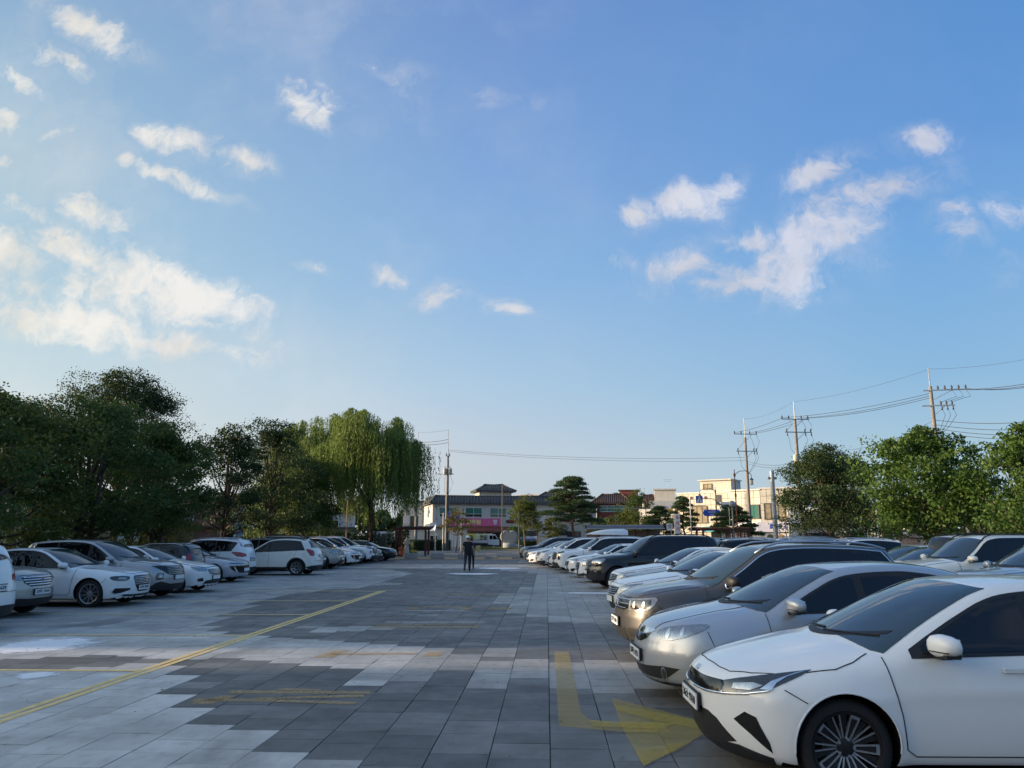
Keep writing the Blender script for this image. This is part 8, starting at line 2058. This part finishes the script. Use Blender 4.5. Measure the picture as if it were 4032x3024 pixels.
# ------------------------------------------------------------------ people
M_SKIN = mat('skin', (.36, .22, .15), .55); M_TEEB = mat('black_cotton', (.012, .012, .014), .9); M_JEAN = mat('dark_navy_denim', (.018, .022, .04), .9); M_SHOE = mat('black_shoe', (.012, .012, .012), .5); M_CAP = mat('white_cap', (.72, .73, .74), .7); M_HAIR = mat('dark_hair', (.012, .01, .009), .6); M_NAVY = mat('navy_cotton', (.02, .026, .05), .9)
def person(label, loc, rz, J, cap=None, shirt=M_TEEB, pants=M_JEAN, scale=1.0, hem=.86):
    """J: joints (x right, y forward, z up)"""
    e = empty('person', (*loc, 0), rz, label, 'person', 'people walking away across the plaza'); e.scale = (scale,) * 3
    names = list(J); idx = {n_: i for i, n_ in enumerate(names)}
    bones = [('pelvis', 'waist'), ('waist', 'chest'), ('chest', 'neck'), ('neck', 'skull'), ('skull', 'crown_'), ('chest', 'shoL'), ('shoL', 'elbL'), ('elbL', 'wriL'), ('wriL', 'hanL'), ('chest', 'shoR'), ('shoR', 'elbR'), ('elbR', 'wriR'), ('wriR', 'hanR'),
             ('pelvis', 'hipL'), ('hipL', 'kneL'), ('kneL', 'ankL'), ('ankL', 'toeL'), ('pelvis', 'hipR'), ('hipR', 'kneR'), ('kneR', 'ankR'), ('ankR', 'toeR')]
    rad = dict(pelvis=(.165, .12), waist=(.17, .125), chest=(.185, .13), neck=(.055, .06), skull=(.078, .095), crown_=(.06, .075), sho=(.07, .07), elb=(.045, .045), wri=(.03, .028), han=(.042, .02), hip=(.10, .105), kne=(.066, .068), ank=(.046, .05), toe=(.045, .035))
    me = bpy.data.meshes.new('body'); me.from_pydata([J[n_] for n_ in names], [(idx[a_], idx[b_]) for a_, b_ in bones], [])
    o = link_mesh('body', me, None); sk = o.modifiers.new('skin', 'SKIN'); sk.use_smooth_shade = True
    for i, n_ in enumerate(names):
        k = n_ if n_ in rad else n_[:-1]; me.skin_vertices[0].data[i].radius = rad[k]; me.skin_vertices[0].data[i].use_root = (n_ == 'pelvis')
    ss = o.modifiers.new('sub', 'SUBSURF'); ss.levels = 2; ss.render_levels = 2
    bpy.context.view_layer.update(); dg = bpy.context.evaluated_depsgraph_get(); nm = bpy.data.meshes.new_from_object(o.evaluated_get(dg)); bpy.data.objects.remove(o); nm.name = 'body'
    nm.materials.clear()
    for m in (M_SKIN, shirt, pants, M_SHOE): nm.materials.append(m)
    el = {s__: Vector(J['elb' + s__]) for s__ in 'LR'}; wr = {s__: Vector(J['wri' + s__]) for s__ in 'LR'}; sh = {s__: Vector(J['sho' + s__]) for s__ in 'LR'}
    for p in nm.polygons:
        c_ = p.center; mi = 0
        arm = None
        for s__ in 'LR':
            d1 = (c_ - el[s__].lerp(sh[s__], .35)).length; 
            if abs(c_.x) > .20 and min((c_ - el[s__]).length, (c_ - wr[s__]).length, (c_ - el[s__].lerp(wr[s__], .5)).length, (c_ - Vector(J['han' + s__])).length) < .13: arm = s__
        if arm: mi = 0
        elif c_.z > 1.46: mi = 0
        elif c_.z > hem: mi = 1
        elif c_.z > .12: mi = 2
        else: mi = 3
        if mi == 2:
            for s__ in 'LR':
                if (c_ - Vector(J['ank' + s__])).length < .08 or (c_ - Vector(J['toe' + s__])).length < .1: mi = 3
        p.material_index = mi; p.use_smooth = True
    bd = link_mesh('body', nm, e)
    s0 = Vector(J['skull'])
    # hands: fingers
    for s__ in 'LR':
        h = Vector(J['han' + s__]); w_ = wr[s__]; d = (h - w_).normalized(); q = MB(); lat = Vector((0, 1, 0)) if abs(d.y) < .8 else Vector((1, 0, 0))
        for k in range(4): a_ = h + lat * (.018 * (k - 1.5)); q.tube([a_, a_ + d * .035, a_ + d * (.07 - .006 * abs(k - 1.2)) + Vector((0, .006, 0))], .009, 6, r1=.007)
        t_ = w_.lerp(h, .6) + lat * .03; q.tube([t_, t_ + lat * .022 + d * .025, t_ + lat * .026 + d * .05], .010, 6, r1=.008); q.build('fingers', M_SKIN, bd, smooth=True)
    q = MB()
    for sd in (-1, 1): q.lathe([(.0001, -.03), (.012, -.02), (.014, .01), (.0001, .035)], c=(s0.x + sd * .082, s0.y, s0.z + .02), n=8)
    q.lathe([(.0001, -.02), (.014, -.01), (.009, .02), (.0001, .03)], c=(s0.x, s0.y + .10, s0.z + .01), n=8)
    q.build('ears_and_nose', M_SKIN, bd, smooth=True)['kind'] = 'stuff'
    q = MB(); q.lathe([(.080, -.03), (.093, .02), (.092, .07), (.06, .12), (.0001, .135)], c=(s0.x, s0.y - .012, s0.z + .01), n=16); q.build('hair', M_HAIR, bd, smooth=True)
    if cap:
        q = MB(); q.lathe([(.104, .03), (.108, .07), (.095, .12), (.055, .152), (.0001, .162)], c=(s0.x, s0.y - .004, s0.z + .01), n=18); q.slab([(s0.x - .07, s0.y + .08, s0.z + .045), (s0.x + .07, s0.y + .08, s0.z + .045), (s0.x + .05, s0.y + .19, s0.z + .03), (s0.x - .05, s0.y + .19, s0.z + .03)], (0, 0, .008)); q.build('cap', M_CAP, bd, smooth=True)
    q = MB(); q.lathe([(.168, .0), (.172, .06), (.178, .16), (.18, .2)], c=(0, J['waist'][1], hem - .02), n=20)
    o0 = [(x_, y_ * .78, z_) for x_, y_, z_ in q.v]; q.v = o0; q.build('shirt_hem', shirt, bd, smooth=True)
    return e
walk = dict(pelvis=(0, 0, .93), waist=(0, .01, 1.08), chest=(0, .02, 1.33), neck=(0, .03, 1.48), skull=(0, .05, 1.60), crown_=(0, .05, 1.68),
    shoL=(-.19, .02, 1.41), elbL=(-.27, -.04, 1.13), wriL=(-.29, .02, .88), hanL=(-.29, .04, .80), shoR=(.19, .02, 1.41), elbR=(.27, -.02, 1.13), wriR=(.30, .10, .90), hanR=(.30, .13, .83),
    hipL=(-.10, 0, .88), kneL=(-.13, -.10, .50), ankL=(-.18, -.36, .18), toeL=(-.19, -.29, .06), hipR=(.10, 0, .88), kneR=(.11, .08, .49), ankR=(.10, .02, .10), toeR=(.12, .17, .035))
hold = dict(walk); hold.update(elbR=(.25, .02, 1.12), wriR=(.24, .22, 1.08), hanR=(.22, .29, 1.09), ankL=(-.12, .25, .10), kneL=(-.11, .16, .50), toeL=(-.12, .40, .035), kneR=(.11, -.02, .49), ankR=(.11, -.12, .11), toeR=(.12, .02, .035))
man = person('man in white cap, black T-shirt and dark jeans walking away', (-4.02, 39.9), YAW + R(8), walk, cap=True, scale=1.02)
oth = person('person in navy shirt partly behind the man in the white cap', (-4.10, 42.6), YAW + R(4), hold, shirt=M_NAVY, pants=M_TEEB, scale=.97)
x_, y_ = -3.74, 42.9; b = MB(); b.box((0, 0, 0), (.22, .03, .34), rz=.5); o = b.build('paper_bag', mat('yellow_paper', (.55, .40, .12), .7), None, loc=(x_, y_, 1.10)); tag(o, 'yellow paper bag held by the person in the navy shirt', 'bag')
